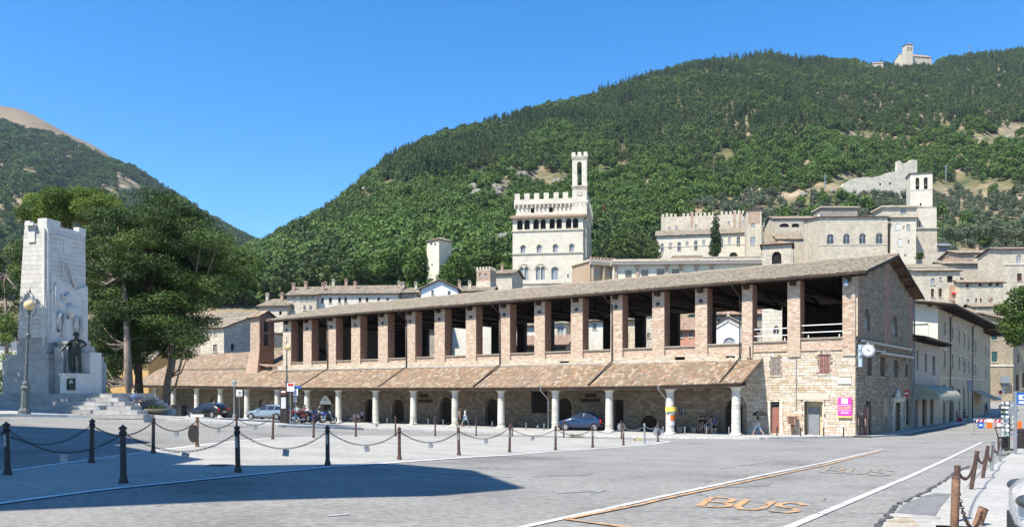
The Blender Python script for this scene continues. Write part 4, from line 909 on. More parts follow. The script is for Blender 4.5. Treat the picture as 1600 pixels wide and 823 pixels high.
# lamp on the corner pillar
m_ = MB(); x = LG.x(1325); z = LG.z(1325, 447); m_.cyl((x, -.14, z+.5), (x, -.5, z+.45), .03, n=5); m_.cyl((x, -.5, z+.48), (x, -.5, z-.05), .09, .22, 8); m_.ball((x, -.5, z-.1), .13, n=8); part(loggia, 'wall_lamp', m_, galv, absz=True)
# ---- gable end on the street ----
def rzg(x): return rz(x if x <= 9.7 else 19.4-x)-.14
gop = []; glk = []
for (a, b, t, bt, k) in [(1351, 1359.3, 481, 516, 'aP'), (1394.5, 1402.5, 493, 526.5, 'aP'), (1355, 1362, 559, 586, 'rB'), (1375.5, 1382.5, 558, 587, 'rB'), (1396, 1403.5, 562, 590.5, 'rU'), (1414.5, 1418.5, 569, 588, 'rB'),
                         (1352.5, 1361, 626, 0, 'rD'), (1394.5, 1406, 628, 0, 'rY'), (1414, 1420.5, 620, 663, 'aB')]:
    c = (a+b)/2; xa, xb = SG.x(a), SG.x(b); z0 = SG.z(c, bt) if bt else SG.g((xa+xb)/2, 0)+.1; gop.append((xa, xb, z0, SG.z(c, t), k[0])); glk.append(k)
GW = DB_
def gpart(name, mb, m, **k): o = part(loggia, name, mb, m, **k); o.rotation_euler = (0, 0, pi/2); return o
m_ = MB(); wall_open(m_, 0.02, GW, -4.6, 8.0, 0.0, .6, gop); m_.prism([(0.02, 8.0), (GW, 8.0), (9.7, rz(9.7)-.12)], 0, .6); gpart('wall_core', m_, mortd, absz=True)
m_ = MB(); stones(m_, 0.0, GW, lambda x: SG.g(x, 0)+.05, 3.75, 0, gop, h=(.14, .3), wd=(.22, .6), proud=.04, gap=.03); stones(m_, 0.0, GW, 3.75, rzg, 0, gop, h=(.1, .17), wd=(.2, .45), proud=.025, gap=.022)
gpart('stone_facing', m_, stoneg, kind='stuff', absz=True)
for o_, k in zip(gop, glk): window_part(loggia, o_, k, .1).rotation_euler = (0, 0, pi/2)
for (xa, xb, z0, z1) in ((SG.x(1381.5), SG.x(1387), -.5+3.0, rzg(9.2)), (.02, .5, 3.7, 8.0), (GW-1.3, GW-.05, 3.6, 8.1)):
    m_ = MB(); m_.box(xa, xb, -.14, 0, z0, z1, .3); pq = gpart('brick_pilaster', m_, mortar, absz=True); m_ = MB(); brickskin(m_, xa, xb, z0, z1-.05, -.14, (0, .9)); part(pq, 'brick_facing', m_, brickr, kind='stuff', absz=True)
for (p0, y0, p1, y1) in ((1341, 529.5, 1420, 548.5), (1371, 549.5, 1422.5, 560)):
    xa, xb = SG.x(p0), SG.x(p1); za, zb_ = SG.z(p0, y0), SG.z(p1, y1); za = zb_ = (za+zb_)/2; m_ = MB(); m_.box(xa, xb, -.3, -.16, za-.09, za+.09); gpart('conduit_beam', m_, galv, absz=True)
m_ = MB(); a, b = SG.x(1378.5), SG.x(1386); m_.box(a, b, -.12, 0, SG.z(1382, 650), SG.z(1382, 621)); gpart('notice_panel', m_, tan, label='tan framed panel', absz=True)
o_ = gop[7]; m_ = MB(); zt = o_[3]
for s_, q in ((o_[0]-.5, o_[0]), (o_[1], o_[1]+.5)): m_.box(s_, q, -.15, .3, o_[2], zt)
m_.box(o_[0]-.8, o_[1]+.8, -.3, .3, zt+.003, zt+.45); gpart('portal_frame', m_, asl2, absz=True)
lu = (o_[0]-.25, o_[1]+.25, zt+.45, SG.z(1400, 607), 'g'); m_ = MB(); m_.prism(archpoly(lu, 'g', .0), -.2, .0); gpart('lunette', m_, asl, label='white pointed stone lunette', absz=True)
for x in (SG.x(1384), SG.x(1421)): m_ = MB(); m_.tube([(x, -.2, 3.4), (x, -.2, SG.g(x, 0)+.3)], .035, 5); gpart('cable_pipe', m_, grey, absz=True)
m_ = MB()
m_.tube([(SG.x(1424), -.25, 8.0), (SG.x(1424), -.25, SG.g(18.5, 0)+.3)], .08, 6); gpart('downpipe', m_, grey, absz=True)
# ---- lower roof and its columns ----
X1 = -6.85; xs_ = [X1-i*(abs(-67.+X1)/10) for i in range(11)]
m_ = MB(); t_ = MB(); EB = -4.22
for xa, xb in zip(xs_[1:], xs_):
    P = [(xa, EB, ez(xa)), (xb, EB, ez(xb)), (xb, .05, tz(xb)), (xa, .05, tz(xa))]; slab(m_, *P, .08); roofplane(t_, *P, .29, .42, .095, 4)
lr = part(loggia, 'portico_roof', m_, wood, absz=True); part(lr, 'roof_tiles', t_, tile, kind='stuff', absz=True)
m_ = MB()
for i in range(10):
    y0, y1 = lerp(EB, 0, i/10), lerp(EB, 0, (i+1)/10)+.03; z0, z1 = lerp(ez(X1), tz(X1), i/10), lerp(ez(X1), tz(X1), (i+1)/10); m_.cyl((X1+.02, y0, z0+.1), (X1+.02, y1, z1+.08), .1, n=6)
part(lr, 'verge_tile', m_, tile, absz=True)
CB = -3.42
# chapel roof at the far end
HB = 5.6; xh0, xh1 = LG.x(204, EB), -67.0; rx0 = LG.x(292, HB); rzz = LG.z(340, 552.5, HB)
m_ = MB(); t_ = MB(); P = [(xh0, EB, ez(xh0)), (xh1, EB, ez(xh1)), (xh1, HB, rzz), (rx0, HB, rzz)]; slab(m_, *P, .1); roofplane(t_, *P, .26, .45, .075, 3)
P = [(xh0, 14, ez(xh0)), (xh0, EB, ez(xh0)), (rx0, HB, rzz), (rx0, HB+.01, rzz)]; m_.hexa([(p[0], p[1], p[2]-.1) for p in P]+P); roofplane(t_, *P, .3, .5, .075, 2)
P = [(xh1+1.5, 15, ez(xh1)+.4), (xh0, 15, ez(xh0)), (rx0, HB+.02, rzz), (xh1+1.5, HB+.02, rzz)]; m_.hexa([(p[0], p[1], p[2]-.1) for p in P]+P)
cr = part(loggia, 'chapel_roof', m_, wood, absz=True); part(cr, 'roof_tiles', t_, tile, kind='stuff', absz=True)
m_ = MB(); P = [(-71.5, 1.0, 2.6), (-67.02, 1.0, 2.6), (-67.02, 9, 6.2), (-71.5, 9, 6.2)]; m_.hexa([(p[0], p[1], p[2]-.3) for p in P]+P); q_ = part(loggia, 'side_roof', m_, wood, absz=True); t_ = MB(); roofplane(t_, *P, .3, .5, .075, 2); part(q_, 'roof_tiles', t_, tiler, kind='stuff', absz=True)
colpx = [1150, 1047, 952, 868, 783, 711, 646, 587, 529, 480, 433.5, 386, 344.5, 307.5, 271, 243, 211]
drum_m = [MB().lathe([(.318, .008), (.33, .02), (.33, .40), (.318, .412), ], 16, r=r_).mesh('drum', travert, smooth=False) for r_ in (.05, .3, .5, .75, .95)]
cap_mb = MB(); cap_mb.lathe([(.30, 0), (.31, .1), (.36, .2), (.44, .28), (.44, .3)], 16, r=.7); cap_mb.box(-.47, .47, -.47, .47, .30, .40, .8); cap_me = cap_mb.mesh('capital', travert)
bas_mb = MB(); bas_mb.box(-.42, .42, -.42, .42, -.3, .06, .4); bas_mb.lathe([(.40, .06), (.41, .12), (.36, .17)], 16, r=.6); bas_me = bas_mb.mesh('column_base', travert)
for px in colpx:
    x = LG.x(px, CB); g = LG.g(x, CB)+.12; top = ez(x)-.16-.40
    c = link('column', None, loggia, (x, CB, g-LGB))
    n = 9; hh = (top-g-.12)/n
    link('base', bas_me, c)
    for i in range(n): d_ = link('drum', random.choice(drum_m), c, (random.uniform(-.006, .006), 0, .15+i*hh), random.uniform(0, 6)); d_.scale = (1.02-.012*i, 1.02-.012*i, hh/.42)
    link('capital', cap_me, c, (0, 0, top-g))
bm = MB(); 
for xa, xb in zip(xs_[1:], xs_): bm.hexa([(xa, CB-.16, ez(xa)-.15), (xb, CB-.16, ez(xb)-.15), (xb, CB+.16, ez(xb)-.15), (xa, CB+.16, ez(xa)-.15), (xa, CB-.16, ez(xa)+.2), (xb, CB-.16, ez(xb)+.2), (xb, CB+.16, ez(xb)+.2), (xa, CB+.16, ez(xa)+.2)])
bm.box(xh0+.3, -67, CB-.16, CB+.16, ez(-80)-.2, ez(-80)+.16); part(loggia, 'portico_beam', bm, wood, absz=True)
fs_ = MB(); fs_.hexa([(xh0+.05, EB+.02, ez(xh0)-.3), (-67, EB+.02, ez(-67)-.3), (-67, EB+.1, ez(-67)-.3), (xh0+.05, EB+.1, ez(xh0)-.3), (xh0+.05, EB+.02, ez(xh0)-.04), (-67, EB+.02, ez(-67)-.04), (-67, EB+.1, ez(-67)-.04), (xh0+.05, EB+.1, ez(xh0)-.04)])
for xa, xb in zip(xs_[1:], xs_): fs_.hexa([(xa, EB+.04, ez(xa)-.24), (xb, EB+.04, ez(xb)-.24), (xb, EB+.1, ez(xb)-.24), (xa, EB+.1, ez(xa)-.24), (xa, EB+.04, ez(xa)-.03), (xb, EB+.04, ez(xb)-.03), (xb, EB+.1, ez(xb)-.03), (xa, EB+.1, ez(xa)-.03)])
part(loggia, 'gutter_board', fs_, wood, absz=True)
m_ = MB()
for i in range(100):
    x = X1-.15-i*.6
    if x < -67: break
    m_.hexa([(x-.07, EB+.1, ez(x)-.1), (x+.07, EB+.1, ez(x)-.1), (x+.07, 0, tz(x)-.26), (x-.07, 0, tz(x)-.26), (x-.07, EB+.1, ez(x)+.0), (x+.07, EB+.1, ez(x)+.0), (x+.07, 0, tz(x)-.085), (x-.07, 0, tz(x)-.085)])
part(loggia, 'rafters', m_, wood, absz=True)
for k, px in enumerate(colpx[:-2]):
    x = LG.x(px, CB); m_ = MB(); m_.hexa([(x-.13, CB, ez(x)-.12), (x+.13, CB, ez(x)-.12), (x+.13, 0, tz(x)-.55), (x-.13, 0, tz(x)-.55), (x-.13, CB, ez(x)+.16), (x+.13, CB, ez(x)+.16), (x+.13, 0, tz(x)-.27), (x-.13, 0, tz(x)-.27)]) if x > -67 else m_.box(x-.13, x+.13, CB, 0, ez(x)-.2, ez(x)+.05); part(loggia, 'tie_beam', m_, wood, absz=True)
for (pt_, pc) in ((590, 584), (712, 706), (862, 857), (1045, 1041), (473, 479), (268, 266)):    # pipes beside the columns
    x = LG.x(pc, CB-.05); m_ = MB(); m_.tube([(x-.3, EB-.05, ez(x)+.02), (x-.25, EB-.05, ez(x)-.25), (x, CB-.1, ez(x)-1.0), (x, CB-.1, LG.g(x, CB)+.1)], .055, 6); part(loggia, 'downpipe', m_, galv if pc in (1041, 857) else iron, absz=True)
# bell gable over the chapel
bx = LG.x(405.5, -.5); BGf = Fr(o=LG.w(bx, -.5).xy, ang=LG.a+pi/2); bw_ = BGf.x(428.5); lw = abs(bx-LG.x(391, -.5))
ztop = BGf.z(405.5, 494); zpk = BGf.z(414, 486.5); zb0 = BGf.z(405, 579)-1
bell = thing('bell_gable', 'brick bell gable with two openings rising from the chapel roof', 'bell gable', LG.w(bx, -.5, zb0), LG.a+pi/2)
bops = [(bw_*.30, bw_*.62, BGf.z(413, 540), BGf.z(413, 521), 'r'), (bw_*.30, bw_*.62, BGf.z(413, 518), BGf.z(413, 500), 'a')]
m_ = MB(); wall_open(m_, 0, bw_, zb0, ztop, 0, lw, bops); m_.prism([(0, ztop), (bw_, ztop), (bw_*.5, zpk)], 0, lw); part(bell, 'brick_wall', m_, mortd, absz=True)
m_ = MB(); stones(m_, 0, bw_, zb0, ztop, 0, bops, h=(.09, .12), wd=(.25, .4), proud=.02, gap=.02); part(bell, 'brick_facing', m_, brickr, kind='stuff', absz=True)
m_ = MB(); stones(m_, -lw, 0, zb0, ztop, 0, (), h=(.09, .12), wd=(.25, .4), proud=.015, gap=.02, rr=(0, .8)); t_ = MB(); t_.add(m_, Matrix.Rotation(-pi/2, 4, 'Z')); part(bell, 'front_facing', t_, brick, kind='stuff', absz=True)
m_ = MB(); m_.hexa([(0.0, -.1, zb0), (-.5, -.1, zb0), (-.5, lw+.5, zb0), (0, lw+.5, zb0), (0, 0, zb0+3.6), (-.02, 0, zb0+3.6), (-.02, lw, zb0+3.6), (0, lw, zb0+3.6)]); part(bell, 'sloping_buttress', m_, brkw, absz=True)
m_ = MB(); t_ = MB()
for xa in (-.35, bw_+.35):
    s = (zpk-ztop)/(bw_/2); P = [(xa, -.3, ztop-.35*s+.12), (xa, lw+.3, ztop-.35*s+.12), (bw_/2, lw+.3, zpk+.12), (bw_/2, -.3, zpk+.12)]; slab(m_, *P, .1) if xa > 0 else m_.hexa([(p[0], p[1], p[2]-.1) for p in P[::-1]]+P[::-1]); roofplane(t_, *P, .25, .4, .06, 2)
q_ = part(bell, 'roof', m_, wood, absz=True); part(q_, 'roof_tiles', t_, tile, kind='stuff', absz=True)
for o_ in bops:
    m_ = MB(); cx_, cz_ = (o_[0]+o_[1])/2, o_[3]-.75; m_.lathe([(.05, .55), (.16, .5), (.22, .3), (.26, .1), (.36, 0), (.33, -.02)], 12, (cx_, lw/2, cz_-.3)); part(bell, 'bell', m_, bronze, absz=True)
m_ = MB(); zc = BGf.z(415, 580); m_.box(.1, 3.0, -1.6, -.03, zc-.2, zc-.1); 
for x in (.2, 1.4, 2.7): m_.box(x, x+.12, -1.5, -1.38, zc-.1, zc+.5)
m_.hexa([(-.1, -1.9, zc+.5), (3.2, -1.9, zc+.5), (3.2, .0, zc+.8), (-.1, .0, zc+.8), (-.1, -1.9, zc+.62), (3.2, -1.9, zc+.62), (3.2, .0, zc+.95), (-.1, .0, zc+.95)]); part(bell, 'dormer', m_, tiler, absz=True)
# boards and plates on the lower wall
def board(px0, px1, y0, y1, name, lab, m, cat, par_b=-.12, txt=None, tm=None, col_=None):
    x0, x1 = LG.x(px0, par_b), LG.x(px1, par_b); z0, z1 = LG.z((px0+px1)/2, y1, par_b), LG.z((px0+px1)/2, y0, par_b)
    o = thing(name, lab, cat, LG.w((x0+x1)/2, par_b, z0), LG.a); w_ = x1-x0; m_ = MB(); m_.box(-w_/2, w_/2, -.03, .03, 0, z1-z0); part(o, 'board', m_, m)
    if txt: text(o, txt, 0, -.045, (z1-z0)/2, (z1-z0)*.7, tm, w_*.9)
    return o, w_, z1-z0
def text(par, s, x, y, z, size, m, maxw=None, name='lettering'):
    cu = bpy.data.curves.new(name, 'FONT'); cu.body = s; cu.size = size; cu.align_x = 'CENTER'; cu.align_y = 'CENTER'; cu.extrude = .004
    t = bpy.data.objects.new(name, cu); me = bpy.data.meshes.new_from_object(t); bpy.data.objects.remove(t)
    xs = [v.co.x for v in me.vertices]; k = min(1, maxw/max(1e-3, (max(xs)-min(xs)))) if maxw else 1
    for v in me.vertices: v.co = (v.co.x*k, -v.co.z, v.co.y)
    me.materials.clear(); me.materials.append(m); return link(name, me, par, (x, y, z))
wtxt = mat('white_lettering', [(.7, .7, .68)], nvar=0, bump=0); ttxt = mat('tan_lettering', [(.25, .2, .13)], nvar=0, bump=0)
board(655, 669, 616, 620.5, 'sign_board', 'upper dark shop board left of the tall central column', wood, 'sign'); board(653.5, 675, 624, 628.5, 'sign_board', 'lower dark shop board left of the tall central column', wood, 'sign')
board(914, 931, 615.5, 620.5, 'sign_board', 'upper dark shop board above the parked blue car', wood, 'sign'); board(907, 937, 622.5, 627.5, 'sign_board', 'lower dark shop board above the parked blue car', wood, 'sign')
x0 = LG.x(509, -.6); z0 = LG.z(509, 631, -.6); o = thing('bar_sign', 'pale triangular bar sign hanging above the dark doorway behind the motorcycles', 'sign', LG.w(x0, -.6, z0), LG.a)
m_ = MB(); m_.prism([(-1.0, 0), (1.0, 0), (.85, .35), (.2, .95), (-.2, .95), (-.85, .35)], -.05, .05); part(o, 'board', m_, white); text(o, 'Bar', 0, -.06, .5, .42, iron)
# ---------------- Palazzo: the tall crenellated palace ----------------
def merlons(mb, x0, x1, y0, y1, z, h, n, frac=.55, seed=0):
    s = (x1-x0)/(n-1+frac)
    for i in range(n): mb.box(x0+i*s, x0+i*s+s*frac, y0, y1, z, z+h*random.uniform(.97, 1.03), random.random())
def palace():
    fr = Fr(801, 250, -.15); w_ = fr.x(911); Z = lambda y: fr.z(801, y); D = 34; zb = 14
    o = thing('crenellated_palace', 'tall white stone palace with battlements and arcade of dark arches below its bell tower', 'palace', fr.w(0, 0, zb), fr.a)
    X = lambda v: fr.x(780+v/3.43); Zv = lambda v: Z(220+v/3.43)
    ops = []
    for a, b in ((96, 126), (134, 164), (182, 213), (221, 250), (269, 298), (307, 336), (357, 387), (394, 424)): ops.append((X(a), X(b), Zv(478), Zv(424), 'a', 'aO'))
    for c in (128, 214, 301, 389): ops.append((X(c-13), X(c+13), Zv(602), Zv(560), 'a', 'aP'))
    for a, b in ((108, 131), (135, 158), (197, 219), (223, 246)): ops.append((X(a), X(b), Zv(748), Zv(676), 'a', 'aP'))
    ops.append((X(280), X(316), Zv(748), Zv(680), 'a', 'aP')); ops.append((X(365), X(372), Zv(738), Zv(721), 'r', 'rO'))
    ztop = Zv(405)
    m_ = MB(); wall_open(m_, 0, w_, zb, ztop, 0, 1.0, ops); m_.box(0, 1, 1, D, zb, ztop); m_.box(w_-1, w_, 1, D, zb, ztop); m_.box(1, w_-1, D-1, D, zb, ztop); m_.box(1, w_-1, 3.4, 3.9, Zv(600), ztop)
    part(o, 'wall', m_, asl, absz=True)
    for q in ops: window_part(o, q, q[5], .3)
    m_ = MB()
    for (a, b) in ((103, 163), (192, 251)):
        q = (X(a), X(b), Zv(748), Zv(664), 'a'); voussoirs(m_, q, -.0, t=.35, n=13, proud=.16, r=.5)
    for q in ops:
        if q[5] == 'aP': voussoirs(m_, q, 0, t=.28, n=9, proud=.12, r=.4)
        if q[5] == 'aO': voussoirs(m_, q, 0, t=.22, n=9, proud=.10, r=.4)
    part(o, 'window_arches', m_, asl2, kind='stuff', absz=True)
    m_ = MB()
    for v in (484, 606, 766): z = Zv(v); m_.box(-.25, w_+.25, -.28, 0, z-.22, z+.2); m_.box(w_, w_+.25, 0, D, z-.22, z+.2)
    part(o, 'string_course', m_, asl2, absz=True)
    # buttress strips on the shaded flank
    m_ = MB()
    for y in (1, 7, 13, 19, 25, 31): m_.box(w_+.003, w_+1.0, y, y+1.6, zb, Zv(430))
    part(o, 'flank_buttress', m_, asl2, absz=True)
    # sloping roof over the arcade and the upper block behind it
    m_ = MB(); P = [(-.7, -.9, Zv(413)), (w_+.7, -.9, Zv(413)), (w_+.7, 2.6, Zv(393)), (-.7, 2.6, Zv(393))]; slab(m_, *P, .35); rf = part(o, 'roof', m_, tiler, absz=True)
    t_ = MB(); roofplane(t_, *P, .6, .9, .12, 2); part(rf, 'roof_tiles', t_, tiler, kind='stuff', absz=True)
    ux0, ux1 = X(83), X(460); top = Zv(331); uo = [(X(c)-.6-.3, X(c)+.6-.3, Zv(380), Zv(353), 'r', 'rO') for c in (178, 278, 408)]
    m_ = MB(); wall_open(m_, ux0, ux1, ztop-.5, top, 2.6, 3.6, uo); m_.box(ux0, ux0+1, 3.6, D, ztop, top); m_.box(ux1-1, ux1, 3.6, D, ztop, top); m_.box(ux0+1, ux1-1, D-1, D, ztop, top); part(o, 'upper_wall', m_, asl, absz=True)
    for q in uo: window_part(o, q, 'rO', 2.9)
    # corbel arches and parapet
    m_ = MB(); n = 17; s = (ux1-ux0+.6)/n; z1, z0 = Zv(337), Zv(356)
    for i in range(n+1): x = ux0-.3+i*s; m_.box(x-.16, x+.16, 2.0, 2.6, z0, z1)
    for i in range(n): x = ux0-.3+i*s; q = (x+.16, x+s-.16, z0, z1, 'a'); wall_open(m_, x+.155, x+s-.155, z1-s*.42, z1+.02, 2.05, 2.6, [q])
    m_.box(ux0-.5, ux1+.3, 1.95, 2.6, z1+.02, Zv(309)); m_.box(ux1+.3, ux1+.8, 1.95, D, z1+.02, Zv(322)); 
    for i in range(22): y = 3+i*1.4; m_.box(ux1, ux1+.7, y, y+.35, z0, z1+.02)
    part(o, 'corbel_table', m_, asl, absz=True)
    zm = Zv(309); 
    for v0, v1 in ((78, 105), (130, 158), (183, 210), (235, 262), (288, 315), (338, 366)):
        m_ = MB(); m_.box(X(v0), X(v1), 1.95, 3.1, zm, Zv(277)); part(o, 'merlon', m_, asl, absz=True)
    for i in range(9): m_ = MB(); m_.box(ux1-.4, ux1+.8, 4.5+i*3.3, 6.3+i*3.3, zm-.4, Zv(285)); part(o, 'merlon', m_, asl, absz=True)
    # bell tower
    tx0, tx1 = X(389), X(467); tw = tx1-tx0; zt = Zv(98); b0, b1 = Zv(245), Zv(117); ty = 2.0
    q = [(tx0+tw*.33, tx0+tw*.66, b0, b1, 'a')]
    m_ = MB(); wall_open(m_, tx0, tx1, ztop, zt, ty, ty+.7, q); wall_open(m_, tx0, tx1, ztop, zt, ty+tw-.7, ty+tw, q)
    s_ = MB(); wall_open(s_, .7, tw-.7, ztop, zt, 0, .7, [(tw*.33, tw*.66, b0, b1, 'a')]); 
    for xx in (tx1, tx0+.7): m_.add(s_, Matrix.Translation((xx, ty, 0)) @ Matrix.Rotation(pi/2, 4, 'Z'))
    m_.box(tx0-.2, tx1+.2, ty-.2, ty+tw+.2, zt, Zv(91)); tw_ = part(o, 'bell_tower', m_, asl, absz=True)
    m_ = MB()
    for z_ in (Zv(262), Zv(104)):
        for i in range(8): x = tx0-.1+i*(tw/7.2); m_.box(x, x+.25, ty-.25, ty, z_, z_+.7)
        m_.box(tx0-.3, tx1+.3, ty-.3, ty, z_+.7, z_+1.0); m_.box(tx1, tx1+.3, ty, ty+tw, z_+.7, z_+1.0)
    m_.box(X(414), X(442), ty-.12, ty, Zv(298), Zv(276)); part(tw_, 'tower_corbels', m_, asl2, absz=True)
    m_ = MB()
    for xs in (0, .39, .78):
        for ys in (0, .39, .78): 
            if not (xs == .39 and ys == .39): m_.box(tx0-.2+xs*(tw+.4)*.98, tx0-.2+(xs+.24)*(tw+.4)*.98, ty-.2+ys*(tw+.4), ty-.2+(ys+.22)*(tw+.4), Zv(91), Zv(67))
    part(tw_, 'merlon', m_, asl, absz=True)
    m_ = MB(); cx, cy = (tx0+tx1)/2, ty+tw/2
    for zz, k in ((Zv(150), 1), (Zv(215), .8)): m_.lathe([(.1, 1.5*k), (.4*k, 1.4*k), (.6*k, .8*k), (.9*k, 0), (.85*k, -.05)], 12, (cx, cy, zz-1.2)); m_.box(tx0+.5, tx1-.5, cy-.1, cy+.1, zz+.4, zz+.6)
    m_.cyl((cx, cy, Zv(70)), (cx, cy, Zv(10)), .06, n=5); m_.ball((cx, cy, Zv(40)), .3, n=6); part(tw_, 'bell', m_, bronze, absz=True)
palace()
# ---------------- white tower on the slope, turret, far church ----------------
h_, fr, w_, z1 = house('white_tower', 'plain white square tower with low pyramid roof among hillside trees', 667, 686, 262, -.72, 378, asl, 5.6, bot=455, roof='h', rise=1.3, over=.45, wins=[(672.3, 675.5, 379.5, 382.5, 'rO'), (678.3, 681.5, 380, 383, 'rO'), (674, 676, 412, 415, 'rO')], cat='tower', pitch=.6)
h_, fr, w_, z1 = house('turret', 'small brick turret with battlements above the tiled rooftops', 744.5, 766, 150, -.35, 424, brkw, 3.0, bot=470, roof='f', rise=.15, over=.05, wins=[(748.5, 752, 426, 433, 'aP'), (757, 761, 426, 433, 'aP')], cat='turret')
m_ = MB(); merlons(m_, 0, w_, 0, .35, z1+.15, .65, 5); 
for i in range(5): m_.box(w_-.35, w_, .5+i*.55, .75+i*.55, z1+.15, z1+.8)
part(h_, 'merlon', m_, asl2, absz=True)
m_ = MB(); m_.box(-.04, w_+.04, -.04, 3.04, fr.z(744, 470)+.1, fr.z(744, 440)); part(h_, 'plinth', m_, asl2, absz=True)
# basilica on the ridge
h_, fr, w_, z1 = house('hilltop_church', 'long pale church on the mountain ridge beside its square bell tower', 1413, 1456, 1150, .18, 87, asl2, 22, bot=108, roof='p', rise=7, over=.5, wins=[(1428+i*4.2, 1429.5+i*4.2, 90.6, 92.6, 'rO') for i in range(6)], rmat=tiler, pitch=2.5, cat='church')
h_, fr, w_, z1 = house('church_bell_tower', 'slim square belfry standing on the ridge at the long church', 1416, 1426.5, 1140, .1, 69.5, asl2, 9.5, bot=104, roof='h', rise=3, over=.7, wins=[(1418.2, 1420, 74, 80, 'aO'), (1422.8, 1424.6, 74, 80, 'aO')], rmat=tiler, pitch=2, cat='bell tower')
house('ridge_house', 'low pale house half hidden by trees left of the ridge church', 1364, 1380, 1090, -.2, 100, asl2, 9, bot=112, roof='p', rise=3, rmat=tiler, pitch=2)
house('ridge_house', 'tiny flat white house left of the gabled ridge house', 1344, 1360, 1080, .1, 101.5, whitep, 8, bot=112, roof='p', rise=1.5, rmat=tiler, pitch=2)
house('hillside_cottage', 'small white cottage alone in the wood high on the hill', 1215, 1238, 760, .05, 169.5, white, 8, bot=178, roof='s', rise=1.5, rmat=tileg, pitch=2)
house('hillside_hut', 'small pink hut in the trees behind the palace', 930, 939, 420, 0, 388, tan, 4, bot=396, roof='p', rise=1, rmat=tiler, pitch=1)
# ---------------- long terrace building right of the palace ----------------
h_, fr, w_, z1 = house('long_terrace_building', 'long low building with grey cornice, shuttered windows and stone balusters right of the palace', 960, 1190, 205, -.06, 409, cream, 16, bot=460, roof='f', rise=.6, over=.5,
    wins=[(977, 987, 422, 434, 'rY'), (1002, 1013, 421, 433, 'rY'), (1026, 1038, 420, 432, 'rY'), (1050, 1061, 420, 432, 'rY')], cat='building')
m_ = MB(); 
for p in (962, 996, 1042, 1064, 1088, 1112): x = fr.x(p); m_.box(x-.35, x+.35, -.25, 0, fr.z(960, 450), fr.z(960, 414)); m_.lathe([(.3, 0), (.55, .35), (.6, .6), (.3, .7)], 8, (x, -.3, fr.z(960, 419)))
part(h_, 'pilaster', m_, brkw, absz=True)
m_ = MB(); m_.box(-.6, w_+.6, -1.1, .0, z1-.9, z1-.3); part(h_, 'cornice', m_, mat('grey_stone_cornice', [(.22, .20, .19), (.30, .28, .26)], nvar=.2), absz=True)
h_, fr, w_, z1 = house('shaded_wing', 'shaded dark wing with columns squeezed between palace and cream terrace', 922, 961, 212, .42, 408, tan, 10, bot=460, roof='f', rise=.5, over=.4, wins=[(930, 936, 421, 434, 'rP'), (948, 956, 421, 434, 'rP')], cat='building')
m_ = MB(); 
for p in (925, 942, 959): x = fr.x(p); m_.cyl((x, -.5, z1-8), (x, -.5, z1-1), .4, n=8)
m_.box(-.3, w_+.3, -1, 0, z1-1, z1-.1); part(h_, 'portico_column', m_, stoned, absz=True)
m_ = MB(); merlons(m_, 0, w_, -.3, 0, z1+.5, .7, 8); part(h_, 'brick_merlon', m_, brkw, absz=True)
house('terrace_shed', 'low red brick parapet house on the terrace roof', 1052, 1098, 235, -.05, 400, brkw, 6, bot=420, roof='f', rise=.2, over=.1, cat='building')
house('retaining_wall', 'overgrown pale garden wall between brick parapet and arched belfry', 1098, 1188, 240, -.05, 402, asl3, 3, bot=420, roof='f', rise=.2, over=.1, cat='wall')
# ---------------- ducal palace with the ruined battlements ----------------
h_, fr, w_, z1 = house('ducal_church', 'long white church with round-headed windows and tiled roof below the battlements', 1026, 1166, 305, -.2, 369, asl, 10, bot=425, roof='s', rise=3.6, over=.6,
    wins=[(1032.5, 1037, 380, 394, 'aG'), (1045.5, 1050, 379, 388, 'aP'), (1058.5, 1064, 378, 392, 'aG'), (1071.5, 1076, 377, 385, 'aP'), (1084.5, 1090, 375.5, 390.5, 'aG'), (1097.5, 1102, 374.5, 383, 'aP'), (1124.5, 1130, 371.5, 386, 'aG'), (1137.5, 1142, 370.5, 380, 'aP'), (1151, 1156.5, 369.5, 384, 'aG'), (1139, 1153, 394, 402, 'aO')], pitch=.7, cat='church', course=[(1026, 386)])
h_, fr, w_, z1 = house('battlemented_wall_house', 'long rough stone block crowned by a row of battlements behind the white church', 1033, 1179, 316, -.2, 340, asl2, 9, bot=425, roof='f', rise=.1, over=0,
    wins=[(1044.5, 1048, 354, 359, 'rP'), (1055, 1059, 353, 358, 'rP'), (1085.5, 1089, 351, 356, 'rP'), (1137, 1141, 346, 351, 'rP'), (1160, 1164, 344, 350, 'rP')], cat='palace')
for i in range(22):
    if i in (4, 13): continue
    m_ = MB(); x = .2+i*(w_-.6)/21.6; m_.box(x, x+.95, 0, .8, z1+.1, z1+random.uniform(1.2, 1.7)); part(h_, 'merlon', m_, asl2, absz=True)
m_ = MB()
for p, q in ((1079, 1082.5), (1146, 1148.5), (1155, 1157.5)): m_.box(fr.x(p), fr.x(q), -.12, 0, fr.z(p, 355), fr.z(p, 332)+.3)
part(h_, 'brick_patch', m_, brkw, absz=True)
h_, fr, w_, z1 = house('stone_tower_house', 'tall narrow stone house with square windows at the right end of the battlements', 1166.5, 1190, 288, -.22, 328, asl2, 16, bot=425, roof='s', rise=1.2, over=.5, wins=[(1174, 1179, 332, 338, 'rP'), (1173.5, 1179.5, 347, 354, 'rP'), (1172.5, 1180, 370.5, 383, 'rP')], swins=[(1192, 1195, 350, 356, 'rP'), (1192, 1195, 372, 378, 'rP')], pitch=.7)
m_ = MB(); m_.box(fr.x(1169), fr.x(1187), -.08, 0, fr.z(1170, 349), fr.z(1170, 329)); part(h_, 'brick_patch', m_, brkw, absz=True)
